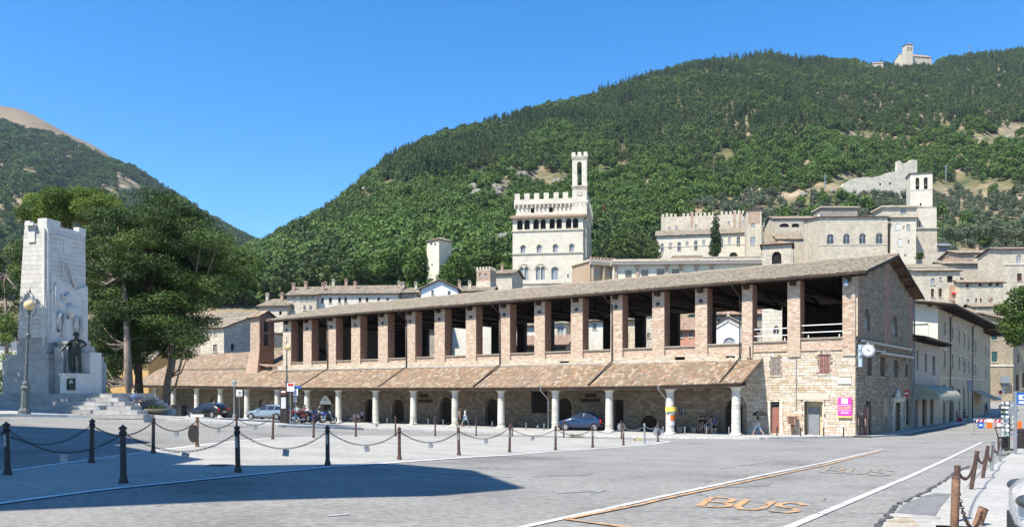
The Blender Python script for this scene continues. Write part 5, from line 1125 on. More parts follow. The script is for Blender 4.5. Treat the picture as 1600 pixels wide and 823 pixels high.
# small belfry just over the loggia roof
h_, fr, w_, z1 = house('small_belfry', 'small square belfry with open arch and pyramid tile roof rising over the loggia', 1191, 1237, 140, -.35, 384.5, asl2, 4.6, bot=420, roof='h', rise=.9, over=.4, rmat=tiler, wins=[(1206, 1221, 393, 414, 'aO')], swins=[(1239, 1241, 396, 409, 'aO')], cat='belfry', pitch=.4, z0=2)
h_, fr, w_, z1 = house('arched_palace', 'stone palace with shallow wide arches and a slanting roof line behind the small belfry', 1211, 1275, 300, -.05, 342, asl2, 15, bot=420, roof='p', rise=2.2, over=.5, wins=[(1218, 1233, 349, 355, 'eO'), (1237, 1249, 349, 355, 'eO'), (1255, 1262, 348, 354, 'eO'), (1229, 1234, 368, 374, 'aO'), (1238, 1243, 367, 373.5, 'aO')], pitch=.6, cat='palace')
house('lean_to_house', 'sloping-roofed stone house in front of the arched palace', 1214, 1266, 292, -.05, 374, asl2, 6, bot=430, roof='s', rise=3, over=.4, wins=[(1229, 1234, 377.5, 383, 'rP')], pitch=.6)
# cathedral block
h_, fr, w_, z1 = house('cathedral_block', 'huge plain stone block with four round-headed windows under a long tiled roof', 1281, 1387, 262, -.03, 339.5, asl2, 16, bot=440, roof='s', rise=2.2, over=.5, rmat=tiler,
    wins=[(1292, 1303, 365.5, 381, 'aG'), (1317.5, 1328, 365, 380.5, 'aG'), (1342.5, 1353, 364.5, 380.5, 'aG'), (1368.5, 1379, 364, 380.5, 'aG')], course=[(1281, 382.5)], pitch=.7, cat='cathedral')
lf = Fr(1266, 276, -.75); m_ = MB(); wl_ = lf.x(1281); m_.prism([(0, lf.z(1266, 440)), (wl_, lf.z(1266, 440)), (wl_, lf.z(1281, 333)), (0, lf.z(1266, 352))], 0, 3); o = thing('cathedral_gable', 'tall blank side gable at the left corner of the cathedral block', 'building', lf.w(0, 0, lf.z(1266, 440)), lf.a); part(o, 'wall', m_, asl, absz=True)
m_ = MB()
for i in range(22): z = lf.z(1279, 420)+i*.75; m_.box(wl_-.5, wl_-.1, -.15, 0, z, z+.4)
part(o, 'corner_stone', m_, asl3, kind='stuff', absz=True)
house('cathedral_annex', 'tiny flat-roofed annex above the cathedral block roof', 1283, 1340, 300, .0, 324.5, asl3, 8, bot=345, roof='f', rise=.4, over=.6, cat='building')
h_, fr, w_, z1 = house('square_stone_house', 'square stone house with a round window under its eave below the tall belfry', 1380, 1432, 275, -.03, 324, asl2, 8, bot=440, roof='f', rise=.5, over=.7, wins=[(1407, 1416, 325, 333, 'aP')])
h_, fr, w_, z1 = house('three_window_house', 'pale stone house with arched and square windows below the tall belfry', 1392.5, 1431.5, 262, -.03, 341, asl, 8, bot=440, roof='p', rise=1.0, over=.5, wins=[(1399, 1406, 349, 359, 'aW'), (1411.5, 1413.5, 353, 358, 'rO'), (1416.5, 1422.5, 350.5, 359, 'rP'), (1403, 1410, 372.5, 384.5, 'aW'), (1419, 1421, 375, 380, 'rO'), (1413, 1415.5, 397, 400.5, 'rO')], pitch=.7)
h_, fr, w_, z1 = house('tall_belfry', 'tall square white belfry with two open arches and low roof', 1422.5, 1457, 285, -.25, 272, asl, 6.5, bot=400, roof='h', rise=.8, over=.35, wins=[(1430.5, 1436.5, 277.5, 296.5, 'aO'), (1443.5, 1449.5, 277, 296.5, 'aO'), (1437, 1440, 317, 324, 'aO')], course=[(1422, 297.5), (1422, 323)], cat='bell tower')
m_ = MB()
for c in (1433.5, 1446.5): m_.lathe([(.1, 1.2), (.35, 1.1), (.5, .6), (.75, 0)], 10, (fr.x(c), .6, fr.z(c, 291)))
part(h_, 'bell', m_, bronze, absz=True)
house('belfry_base', 'broad stone base block joined under the tall belfry', 1435, 1463.5, 278, -.03, 324.5, asl, 9, bot=400, roof='f', rise=.2, over=.1, wins=[(1436, 1438.5, 345, 354, 'rO')], cat='building')
house('lower_stone_block', 'plain stone block with flat eave under the belfry base', 1433, 1464, 268, -.03, 357.5, asl2, 9, bot=420, roof='f', rise=.3, over=.4, cat='building')
m_ = MB(); p = W(1474, 392, 275); m_.box(-2, 2, 0, 3, 0, 2.6); m_.hexa([(-2.2, -1.2, 1.6), (2.2, -1.2, 1.6), (2.2, 3, 3), (-2.2, 3, 3), (-2.2, -1.2, 1.8), (2.2, -1.2, 1.8), (2.2, 3, 3.2), (-2.2, 3, 3.2)]); single('shed', m_, grey, 'grey lean-to shed right of the plain block under the belfry', 'shed', p)
# ruined fortress wall
YR_ = 300.
while HY-hill_z(1370, YR_)/YR_*FP > 308: YR_ += 2
rf_ = Fr(1316, YR_, .12); o = thing('ruined_wall', 'ruined fortress wall with ragged top and small holes on the hillside above the cathedral', 'ruin', rf_.w(0, 0, rf_.z(1316, 312)), rf_.a)
prof = [(1316, 292), (1319, 287), (1324, 283), (1332, 280), (1342, 278), (1352, 277), (1362, 277), (1374, 275), (1386, 271), (1396, 268), (1402, 267), (1402.5, 252), (1406, 251), (1409, 255), (1414, 256), (1420, 252), (1427, 249), (1428, 275)]
tops = [(rf_.x(a), rf_.z(a, b)) for a, b in prof]; P = []
for (a, b), (c, d) in zip(tops, tops[1:]):
    n = max(1, int(abs(c-a)/1.0))
    for t in range(n): P.append((lerp(a, c, t/n), lerp(b, d, t/n)+random.uniform(-.35, .35)))
P.append(tops[-1]); xe = P[-1][0]; hol = [(rf_.x(a)-.45, rf_.x(a)+.45, rf_.z(a, b)-.7, rf_.z(a, b)+.7) for a, b in ((1325, 302), (1337, 300), (1350, 300), (1359, 289), (1376, 288), (1383, 289), (1391, 287), (1413, 266))]
m_ = MB(); zz = rf_.z(1316, 312)-4
for (a, b), (c, d) in zip(P, P[1:]):
    if c-a < .01: continue
    segs = [(zz, min(b, d))]; 
    for h in hol:
        if h[0] < (a+c)/2 < h[1]: segs = [(zz, h[2]), (h[3], min(b, d))]
    for s0, s1 in segs:
        if s1 > s0: m_.box(a, c, 0, 2.2, s0, s1)
    m_.prism([(a, min(b, d)), (c, min(b, d)), (c, d) if d > b else (a, b)], 0, 2.2)
part(o, 'wall', m_, ruinm, absz=True)
m_ = MB()
for h in hol: m_.box(h[0], h[1], 1.0, 1.3, h[2], h[3])
part(o, 'hole', m_, dark, absz=True)
m_ = MB(); a, b = rf_.x(1410), rf_.x(1428); m_.prismx([(0, zz), (16, zz), (16, zz+9), (8, rf_.z(1428, 258)), (0, rf_.z(1428, 250))], b, b+2); part(o, 'return_wall', m_, ruinm, absz=True)
# old wall climbing behind the white tower
ow = Fr(700, 330, .35); m_ = MB(); pr = [(700, 379, 394), (715, 376, 392), (730, 373, 388), (745, 370, 386), (760, 368, 384), (775, 365, 378), (790, 363, 376), (800, 362, 374)]
for (a, t, b), (c, t2, b2) in zip(pr, pr[1:]):
    for i in range(4):
        xa, xb = ow.x(lerp(a, c, i/4)), ow.x(lerp(a, c, (i+1)/4)); zt = ow.z(a, lerp(t, t2, i/4))+random.uniform(-.25, .25); m_.box(xa, xb, 0, 1.5, ow.z(a, lerp(b, b2, i/4))-3, zt)
o = thing('old_city_wall', 'grey old wall climbing the slope right of the white tower', 'wall', ow.w(0, 0, ow.z(700, 394)), ow.a); part(o, 'wall', m_, ruinm, absz=True)
# ---------------- houses seen over and beside the loggia roof ----------------
house('stone_house', 'low stone house with small windows left of the long shuttered house', 404, 449, 150, -.2, 479, asl2, 9, bot=520, roof='p', rise=1.6, wins=[(417, 421.5, 486, 492, 'rP'), (436, 440, 486, 492, 'rO')], chim=[(418, 4), (441, 4)], pitch=.45)
house('long_house', 'white house with pale casement windows above three round-headed ones', 448.5, 494.5, 150, -.12, 461.5, asl2, 10, bot=510, roof='p', rise=1.9, wins=[(457, 462, 463.5, 469, 'rP'), (469, 474, 463, 469, 'rP'), (477, 482, 463, 469, 'rP'), (486.5, 491, 462.5, 468.5, 'rP'), (456, 460, 476, 484.5, 'aG'), (474, 478, 477, 484, 'aG'), (483.5, 487.5, 477, 483.5, 'aG')], chim=[(459, 3), (478, 4)], pitch=.45)
house('shuttered_long_house', 'long pale house with a row of brown shutters above the loggia roof', 494.5, 622, 150, -.055, 459.5, whitep, 10, bot=510, roof='p', rise=1.9, wins=[(502, 506, 465, 473.5, 'rB'), (514, 518.5, 464.5, 473, 'rB'), (528.5, 532.5, 464, 472.5, 'rB'), (538, 542, 464, 472.5, 'rB'), (560.5, 564.5, 464.5, 471.5, 'rB'), (571.5, 575.5, 464.5, 471.5, 'rB'), (589.5, 593.5, 464.5, 469.5, 'rB'), (603.5, 607.5, 465, 469, 'rB')], chim=[(505, 2), (509, 6), (521, 5), (541, 5), (555, 3)], pitch=.45)
house('low_brown_house', 'small brown house with two white windows right of the shuttered house', 622, 660, 150, -.05, 458, asl3, 8, bot=500, roof='p', rise=1.2, wins=[(629, 632.5, 459.5, 463, 'rW'), (646.5, 650.5, 459.5, 463, 'rW')], chim=[(624, 4), (630, 3), (650, 3)], pitch=.45)
house('pediment_house', 'pale house with a triangular white pediment below the white tower', 657, 716, 142, .0, 462.5, whitep, 10, bot=500, roof='h', rise=.9, over=.5, wins=[(673.5, 677.5, 453, 461.5, 'rG'), (699, 704.5, 454, 460.5, 'aG')][:0], pitch=.45)
house('gabled_house', 'white gabled front with broad low pediment in the rooftops', 658, 715, 140, .0, 451.5, white, 4, bot=480, roof='g', rise=1.5, over=.4, wins=[(674, 678, 453, 460, 'rG'), (699.5, 704.5, 454, 460.5, 'aG')], pitch=.4)
house('tiled_house', 'low tiled house with red chimney at the foot of the brick turret', 716, 768, 146, -.1, 456, asl2, 10, bot=490, roof='p', rise=1.4, chim=[(700+18, 4), (734, 3)], pitch=.45)
house('tiled_house', 'tiny gabled house roof touching the left edge of the palace', 770, 800, 170, -.3, 429, asl2, 8, bot=470, roof='p', rise=1.2, chim=[(785, 4)], pitch=.5)
house('arched_loft_house', 'long low roof over a pierced stone loft behind the pines', 325, 400, 165, -.25, 498, asl2, 10, bot=540, roof='p', rise=1.6, wins=[(343, 346, 500, 506, 'aO'), (361, 364, 500, 506, 'aO'), (371, 375, 500, 506, 'aO'), (384, 388, 499, 506, 'aO')], pitch=.45)
house('gabled_stone_house', 'cream house with a rough stone gable standing just behind the chapel roof', 313, 350, 122, -.55, 514, asl2, 9, bot=570, roof='p', rise=1.7, over=.4, wins=[(333, 339, 538, 549, 'rY'), (334, 339, 518, 523, 'rW')], swins=[(361, 366, 537, 548, 'rO')], pitch=.35)
house('ochre_house', 'bright ochre rendered house behind the pine trunks', 140, 232, 128, .1, 566, ochre, 12, bot=640, roof='p', rise=2.2, wins=[(152, 157, 585, 597, 'rB')], pitch=.4, z0=-6)
house('tan_house', 'taller tan rendered house behind the ochre one', 205, 312, 145, -.05, 556, tan, 12, bot=650, roof='p', rise=2.8, wins=[(235, 240, 570, 580, 'rB'), (256, 261, 570, 580, 'rB')], pitch=.4, z0=-6)
house('left_edge_house', 'pinkish roofed house at the left edge behind the monument', -60, 26, 95, .25, 524, whitep, 12, bot=640, roof='p', rise=1.9, over=.5, rmat=tiler, wins=[(12, 17, 532, 542, 'rG'), (-10, -4, 532, 542, 'rG')], chim=[(14, 3)], pitch=.35, z0=-5)
# seen through the arcade
house('house_behind', 'low house with reddish roof seen through the sixth opening of the loggia', 800, 838, 118, -.35, 510, whitep, 9, bot=570, roof='p', rise=1.6, wins=[(812, 815, 521, 528, 'rG')], pitch=.35, z0=0)
house('house_behind', 'stone house with two round-headed windows seen through the loggia', 852, 884, 120, -.2, 505, asl, 9, bot=570, roof='f', rise=.3, wins=[(856, 865, 509, 523, 'aP'), (871, 881, 509, 523, 'aP')], pitch=.35, z0=0)
house('house_behind', 'long grey stone house with red roof seen through the openings left of the palace', 600, 700, 126, -.3, 516, asl3, 9, bot=580, roof='p', rise=1.8, rmat=tiler, wins=[(640, 645, 522, 530, 'rG'), (686, 690, 520, 528, 'rB')], pitch=.35, z0=0)
house('house_behind', 'cream house with small arched window seen through the middle openings', 702, 798, 124, -.3, 502, whitep, 9, bot=580, roof='p', rise=1.6, wins=[(738, 742, 516, 524, 'aG'), (786, 790, 514, 523, 'rB')], pitch=.35, z0=0)
house('low_roof_house', 'low red roof with a hatch below the round-headed windows', 803, 884, 108, -.3, 540, tan, 7, bot=560, roof='p', rise=1.3, rmat=tiler, pitch=.3, z0=0)
house('house_behind', 'grey house with balcony and small window seen through the loggia', 908, 956, 122, -.25, 502, whitep, 9, bot=570, roof='p', rise=1.5, wins=[(926, 932, 505, 514, 'rG'), (915, 919, 519, 528, 'rO')], pitch=.35, z0=0)
house('house_behind', 'pale stone house with a small canopy seen through the loggia', 968, 1004, 124, -.25, 500, asl2, 9, bot=570, roof='p', rise=1.5, wins=[(977, 982, 520, 532, 'rB')], pitch=.35, z0=0)
house('house_behind', 'tall pale wall with one dark window and a low roof seen through the loggia', 1002, 1042, 116, -.25, 488, asl2, 9, bot=570, roof='p', rise=1.5, wins=[(1011, 1016, 520, 527, 'rG')], pitch=.35, z0=0)
house('red_house', 'salmon red house with tiled roof seen through the loggia', 1056, 1096, 112, -.3, 516, pinkp, 8, bot=570, roof='p', rise=1.8, rmat=tiler, wins=[(1061, 1067, 519, 527, 'aG'), (1077, 1082, 518, 526, 'aG')], pitch=.3, z0=0)
h_, fr, w_, z1 = house('white_church_front', 'white church front with arcaded gable and half-round window seen through the loggia', 1118, 1158, 112, -.45, 508, white, 8, bot=570, roof='g', rise=1.0, over=.2, wins=[(1129, 1150, 527, 547, 'aP')], cat='church', pitch=.35, z0=0)
m_ = MB(); m_.lathe([(.1, 0), (.25, .1), (.08, .3), (.15, .5), (.0, .8)], 8, (w_/2, 0, z1+1.1))
for i in range(9):
    for s in (-1, 1): x = w_/2+s*i*w_/18; m_.box(x-.1, x+.1, -.15, 0, z1+.75-i*.11-.25, z1+.75-i*.11)
part(h_, 'gable_ornament', m_, asl, absz=True)
house('house_behind', 'broad house with long red roof behind the white church front', 1112, 1196, 130, -.15, 492, asl3, 8, bot=570, roof='p', rise=1.5, rmat=tiler, wins=[(1121, 1126, 499, 505, 'rO'), (1182, 1188, 512, 519, 'rO')], pitch=.35, z0=0)
house('stone_tower', 'plain stone tower wall with one arched window seen through the second opening', 1191, 1240, 106, -.3, 470, asl, 8, bot=570, roof='h', rise=1, wins=[(1208, 1218, 508, 521, 'gG')], cat='tower', pitch=.35, z0=0)
# ---------------- right-hand hill town ----------------
house('terrace_wall', 'long pale retaining wall of the olive terrace', 1447, 1580, 225, .0, 394, asl2, 2, bot=430, roof='f', rise=.15, over=.05, cat='wall')
house('red_loft_house', 'low house with orange brick upper wall under a grey tiled roof', 1498, 1566, 190, -.03, 396, brkw, 9, bot=440, roof='p', rise=1.2, wins=[(1512, 1518, 406, 410, 'rP'), (1530, 1536, 406, 410, 'rP'), (1545, 1552, 405, 409, 'rP')], chim=[(1527, 4)], pitch=.5)
house('tall_right_house', 'tall stone house with arched top window at the right edge of the hill town', 1568, 1640, 165, -.05, 390, asl2, 10, bot=520, roof='p', rise=1.0, wins=[(1588, 1596, 398, 411, 'aP'), (1589, 1597, 427, 439, 'rB')], course=[(1568, 413)], pitch=.45)
house('row_roof_house', 'low tiled house behind the house with red flowers', 1420, 1480, 175, -.03, 419, asl2, 8, bot=450, roof='p', rise=1.2, wins=[(1423, 1428, 422, 434, 'rP')], pitch=.45)
house('row_roof_house', 'low long tiled roof under the orange brick loft', 1476, 1568, 180, -.02, 413, asl2, 8, bot=450, roof='p', rise=1.0, chim=[(1480, 4), (1525, 4)], pitch=.45)
h_, fr, w_, z1 = house('flower_window_house', 'stone house with arched brown shutters and a red flower box', 1430, 1500, 158, -.03, 424, asl2, 6, bot=520, roof='p', rise=.8, over=.4, wins=[(1454, 1461, 434.5, 444.5, 'aP'), (1454.5, 1459.5, 450.5, 464, 'aB'), (1466.5, 1472, 450, 464, 'aB'), (1484.5, 1492, 448.5, 458, 'rB'), (1468, 1472, 433, 438, 'rP'), (1480, 1489, 431, 441, 'rO'), (1488, 1493, 469, 478, 'rR')], pitch=.45)
fb = MB(); fb.box(fr.x(1486), fr.x(1494), -.45, 0, fr.z(1490, 459.5), fr.z(1490, 457)); part(h_, 'flower_box', fb, mat('red_geraniums', [(.5, .02, .04), (.65, .04, .08)], nscale=4, nvar=.4, bump=.5), absz=True)
m_ = MB(); m_.box(fr.x(1483), fr.x(1500), -.08, 0, fr.z(1490, 470), fr.z(1490, 445)); part(h_, 'brick_patch', m_, brkw, absz=True)
house('windowed_stone_house', 'long stone house with four small windows in a row above two niches', 1499.5, 1568, 156, -.03, 442, asl2, 9, bot=540, roof='p', rise=1.5, over=.4, wins=[(1509, 1514, 443.5, 449, 'rB'), (1529, 1534, 442, 447.5, 'rB'), (1545, 1550, 440.5, 447.5, 'rB'), (1556, 1561, 440.5, 447, 'rB'), (1510, 1515, 467, 473.5, 'rP'), (1531.5, 1534.5, 466, 473, 'rO'), (1524, 1527, 466, 473, 'rO')], pitch=.45)
house('gabled_roof_house', 'low wide gabled roof below the four small windows', 1524, 1600, 148, -.15, 480, whitep, 6, bot=520, roof='p', rise=.75, over=.6, wins=[(1579, 1583, 463, 470, 'rO')][:0], chim=[(1548, 4)], pitch=.4)
house('white_low_house', 'small white-walled house under a brown hipped roof above the green shutters', 1531, 1574, 142, -.1, 492, white, 6, bot=530, roof='p', rise=.8, over=.4, pitch=.4)
house('tiny_roof_house', 'narrow grey house wedged above the end of the long street building', 1504, 1531, 146, -.1, 488, whitep, 7, bot=530, roof='p', rise=.8, wins=[(1519, 1522, 494, 502, 'rG')][:0], pitch=.4)
h_, fr, w_, z1 = house('green_shutter_house', 'stone house with green shutters closing the end of the street', 1530, 1583, 138, -.12, 513, warm, 9, bot=610, roof='p', rise=1.0, over=.7, wins=[(1549, 1558, 518, 531, 'rN'), (1549.5, 1558.5, 549, 565, 'rN'), (1536, 1545.5, 590, 612, 'rD')], course=[(1530, 571)], pitch=.4, z0=-3)
o = h_; m_ = MB(); m_.box(fr.x(1562), fr.x(1574), -.9, .0, fr.z(1568, 598), fr.z(1568, 588)); m_.box(fr.x(1565), fr.x(1571), -.5, .0, fr.z(1568, 606), fr.z(1568, 598)); part(o, 'shop_canopy', m_, grey, absz=True)
h_, fr, w_, z1 = house('sunlit_street_house', 'sunlit stone house row with small barred windows on the right of the street', 1577, 1680, 138, .55, 500, warm, 10, bot=620, roof='p', rise=1.5, over=.6, wins=[(1580, 1582.5, 555, 571, 'rB'), (1590, 1592.5, 553, 567, 'rB'), (1587, 1592, 585, 610, 'rB'), (1597, 1602, 583, 606, 'rB'), (1580, 1583, 583, 600, 'rB')], pitch=.4, z0=-3)
# ---------------- the street: low shop, the long plastered palace ----------------
def street_block(name, label, px0, px1, topz, d, wall, wins, roofrise, over, rmat, cat='building', foot=-4.4, end=True):
    xa, xb = SG.x(px0), SG.x(px1); o = thing(name, label, cat, SG.w(xa, 0, foot), SG.a); w_ = xb-xa; f = Fr(o=SG.o+SG.d*xa, ang=SG.a)
    ops = []
    for (a, b, t, bt, k) in wins:
        c = (a+b)/2; z0 = f.z(c, bt) if bt else f.g(f.x(c), 0)+.1; ops.append((f.x(a), f.x(b), z0, f.z(c, t), k[0], k))
    m_ = MB(); wall_open(m_, 0, w_, foot, topz, 0, .5, ops); m_.box(0, .5, .5, d, foot, topz); m_.box(w_-.5, w_, .5, d, foot, topz); m_.box(.5, w_-.5, d-.5, d, foot, topz)
    part(o, 'wall', m_, wall, absz=True)
    for q in ops: window_part(o, q, q[5], .05)
    m_ = MB(); t_ = MB(); s = roofrise/d; P = [(-over, -over*1.2, topz-s*over+.05), (w_+over, -over*1.2, topz-s*over+.05), (w_+over, d, topz+roofrise+.05), (-over, d, topz+roofrise+.05)]
    slab(m_, *[(p[0], p[1], p[2]+.14) for p in P], .14)
    n = int(w_/.8)
    for i in range(n): x = lerp(-over+.2, w_+over-.3, i/(n-1)); m_.box(x, x+.12, -over*1.15, .0, topz-s*over-.1, topz-s*over+.045)
    rf = part(o, 'roof', m_, wood, absz=True); roofplane(t_, *[(p[0], p[1], p[2]+.14) for p in P], .3, .5, .08, 3); part(rf, 'roof_tiles', t_, rmat, kind='stuff', absz=True)
    return o, f, w_, ops
gw_px = 1426.5
zM = SG.z(1430, 512)
o, f, w_, ops = street_block('corner_shop', 'low pinkish stone shop with brown shutters and a pale awning beside the loggia gable', gw_px, 1465.5, SG.z(1466, 537)+.0, 8, mat('pinkish_ashlar', [(.40, .33, .27), (.47, .40, .33)], nscale=.6, nvar=.2, fine=3, bump=.3),
    [(1432, 1435, 547, 577, 'rB'), (1445, 1448.5, 552, 580, 'rB'), (1457, 1461.5, 556, 586, 'rB'), (1429, 1436, 600, 609, 'rG'), (1441, 1449.5, 602, 611, 'rG'), (1454, 1461, 605, 614, 'rG'), (1428, 1434.5, 618, 0, 'rD'), (1441, 1448, 620, 0, 'rD'), (1453.5, 1459, 622, 0, 'rD')], 1.6, 1.0, tileg)
m_ = MB()
za = f.z(1445, 590)
for i in range(5): z = za-.3-i*.35; m_.box(.1, w_-.1, -.05, -.0, z, z+.04)
part(o, 'stone_joint', m_, stoned, absz=True)
aw = thing('awning', 'pale green scalloped awning over the corner shop windows', 'awning', f.w(0, -.02, f.z(1430, 610)), SG.a); m_ = MB(); n = 3; zt = f.z(1445, 602); ww = w_*.97
for k in range(n):
    x0, x1 = k*ww/n+.05, (k+1)*ww/n-.02
    for i in range(8):
        a0, a1 = pi/2*i/8, pi/2*(i+1)/8; y0, y1 = -2.2*math.sin(a0), -2.2*math.sin(a1); z0, z1 = zt-1.25*(1-math.cos(a0)), zt-1.25*(1-math.cos(a1)); m_.q([(x0, y0, z0), (x0, y1, z1), (x1, y1, z1), (x1, y0, z0)]); m_.q([(x0, y0, z0), (x0, y1, z1), (x0, 0, zt-1.3)]); m_.q([(x1, y0, z0), (x1, y1, z1), (x1, 0, zt-1.3)])
    for i in range(8): xx = lerp(x0, x1, i/8); m_.q([(xx, -2.2, zt-1.25), (lerp(x0, x1, (i+1)/8), -2.2, zt-1.25), (lerp(x0, x1, (i+.5)/8), -2.22, zt-1.6)])
part(aw, 'canvas', m_, mat('pale_green_canvas', [(.36, .36, .28), (.44, .44, .35)], nscale=1.5, nvar=.12, bump=.05, trans=.2), absz=True)
zW = SG.z(1468, 478)
wins = []
for c, wd, t1, b1, t2, b2 in ((1476, 2.6, 502, 522, 548, 572), (1487.5, 2.4, 510, 529, 553, 575), (1498.5, 2.2, 516, 536, 557, 577), (1506.5, 2, 521, 541, 560, 580), (1513.5, 1.8, 526, 545, 564, 583), (1519.5, 1.6, 531, 548, 567, 585), (1524, 1.4, 534, 551, 570, 587)):
    wins += [(c-wd/2-.4, c+wd/2+.2, t1, b1, 'rU'), (c-wd/2-.4, c+wd/2+.2, t2, b2, 'rU')]
wins += [(1473.5, 1477.5, 600, 0, 'rD'), (1486.5, 1490.5, 603, 0, 'rD'), (1505, 1507.5, 607, 0, 'rD'), (1512, 1514, 609, 0, 'rD'), (1480, 1482, 608, 630, 'rY'), (1497.5, 1500, 608, 0, 'rD')]
wins = sorted(wins)
o, f, w_, ops = street_block('plastered_palace', 'long three-storey plastered building with deep dark eaves along the left of the street', 1465.5, 1538, zW, 14, palep, wins, 2.2, 1.4, tileg)
m_ = MB()
for q in ops:
    if q[5] == 'rU': m_.box(q[0]-.25, q[1]+.25, -.12, -.001, q[3]+.01, q[3]+.22); m_.box(q[0]-.25, q[0]-.005, -.06, -.001, q[2]-.2, q[3]); m_.box(q[1]+.005, q[1]+.25, -.06, -.001, q[2]-.2, q[3]); m_.box(q[0]-.3, q[1]+.3, -.15, -.001, q[2]-.35, q[2]-.21)
z = f.z(1470, 590); m_.box(0, w_, -.06, -.001, z, z+.15); part(o, 'window_trim', m_, asl2, absz=True, kind='stuff')
for p in (1483, 1518): x = f.x(p); m_ = MB(); m_.tube([(x-.1, -1.5, zW-.15), (x, -.15, zW-.8), (x, -.12, f.g(x, 0)+.1)], .09, 6); part(o, 'downpipe', m_, iron, absz=True)
# its sunlit end wall above the shop
xe = -(LG.x(1424, 0)); m_ = MB(); zz = zW; m_.prismx([(0, -4.4), (14, -4.4), (14, zz+2.2), (0, zz)], -.06, -.003); part(o, 'end_wall', m_, cream, absz=True)
m_ = MB()
for i in range(5): m_.box(-.9, .02, .6+i*2.8, .85+i*2.8, zW+.02+(.6+i*2.8)*.157-.25, zW+(.6+i*2.8)*.157+.0)
part(o, 'rafter_end', m_, woodm, absz=True)
m_ = MB(); m_.tube([(-.12, .9, f.z(1466, 540)), (-.12, .9, f.z(1466, 505)), (-.12, 12, f.z(1466, 505))], .05, 5); part(o, 'cable_pipe', m_, grey, absz=True)
o2, f2, w2, _ = street_block('far_street_house', 'narrow pale house with brown shutters at the far end of the left row', 1538, 1547.5, zW*.96-.4, 12, palep, [(1539.3, 1540.8, 540, 556, 'rB'), (1543.2, 1544.6, 543, 558, 'rB'), (1540, 1541.4, 572, 590, 'rB')], 1.5, 1.3, tileg)
m_ = MB(); px = 1524; x = SG.x(1521); a2 = thing('awning', 'grey awning over a shop door far up the shaded street', 'awning', SG.w(x, 0, -1), SG.a); x2 = SG.x(1534)-x; z = SG.z(1525, 611); m_.hexa([(0, -2.4, z-1.2), (x2, -2.4, z-1.2), (x2, 0, z), (0, 0, z), (0, -2.4, z-1.1), (x2, -2.4, z-1.1), (x2, 0, z+.1), (0, 0, z+.1)]); part(a2, 'canvas', m_, tan, absz=True)
# ---------------- unseen roof added and outlined to cast the shadow on the square ----------------
def shadow_shift(p, h): k = h/math.tan(SUN_EL); return (p[0]+SH.x*k, p[1]+SH.y*k)
def occluder(name, label, pxs, ztop, zb=-3):
    P = []
    for px, py in pxs: g = G(px, py); P.append(shadow_shift((g.x, g.y), ztop-g.z))
    return P
HCH = 15.0
A_ = occluder('', '', [(822, 762), (740, 734), (620, 724), (400, 727), (275, 725.5), (320, 717.5), (180, 694.5), (240, 691.5), (145, 670), (0, 664), (-200, 664), (-620, 700), (-620, 815), (0, 797), (400, 780), (700, 773)], HCH)
ch = thing('market_hall', 'tall open hall on stone pillars left behind the camera whose roof shades the square', 'hall', (A_[0][0], A_[0][1], -1.7))
m_ = MB(); m_.prismz([(a-A_[0][0], b-A_[0][1]) for a, b in A_][::-1], HCH+1.3, HCH+1.7); part(ch, 'roof', m_, tileg)
for i in (4, 6, 8, 9, 10, 11, 12):
    x, y = A_[i][0]-A_[0][0]-(.6 if i < 10 else -.6), A_[i][1]-A_[0][1]-.6; m_ = MB(); m_.box(x-.35, x+.35, y-.35, y+.35, 0, HCH+1.3); part(ch, 'pillar', m_, asl2)
# ---------------- war monument ----------------
MO = Fr(73, 46.0, -.237); zs0 = -1.62
mon = thing('war_memorial', 'tall white stone war memorial tower on a stepped base with carved reliefs', 'monument', MO.w(0, 0, -1.75), MO.a)
zstep = (HY-615)/FP*45
for i in range(6):
    k = i*.42; m_ = MB(); z1_ = lerp(zs0+.2, zstep, i/5); b0_ = -2.7+k*.95; xr_ = MO.x(lerp(225, 176, i/5), b0_)
    m_.box(-9.5+k, 3.0, b0_, 7.5-k, -1.8, z1_); m_.box(3.0, xr_, b0_, b0_+.8, -1.8, z1_-.002)
    st_ = part(mon, 'step', m_, marbled, absz=True)
    m_ = MB(); x = -9.5+k
    while x < xr_-.2:
        xe_ = min(x+random.uniform(1.1, 1.7), xr_); m_.box(x+.008, xe_-.008, -2.7+k*.95-.03, -2.7+k*.95-.002, z1_-.2, z1_-.01, random.random()); m_.box(x+.008, xe_-.008, -2.7+k*.95-.03, -2.7+k*.95+.42, z1_+.001, z1_+.02, random.random()); x = xe_
    part(st_, 'step_slab', m_, marbled, kind='stuff', absz=True)
zt1 = (HY-341)/FP*46; zsh = (HY-540)/FP*46
W1_, D1_ = 1.52, 2.95
zpl = zstep
m_ = MB(); m_.box(-2.75, .45, -.35, 4.2, -1, (HY-562)/FP*45.7); m_.box(-2.65, .35, -.25, 4.1, -1, (HY-553)/FP*45.7); m_.box(-1.95, .12, -.12, 3.6, 0, zsh+.15); m_.box(-1.85, .08, -.06, 3.3, 0, zsh+.45); part(mon, 'plinth', m_, marbled, absz=True)
m_ = MB(); m_.box(-W1_+.04, -.04, .04, D1_-.04, zsh-1, zt1-.6); part(mon, 'core', m_, marbled, absz=True)
n = 24; z = zsh+.45; hc = (zt1-.55-z)/n
def taper(z): t = (zt1-z)/(zt1-zsh); return .16*t
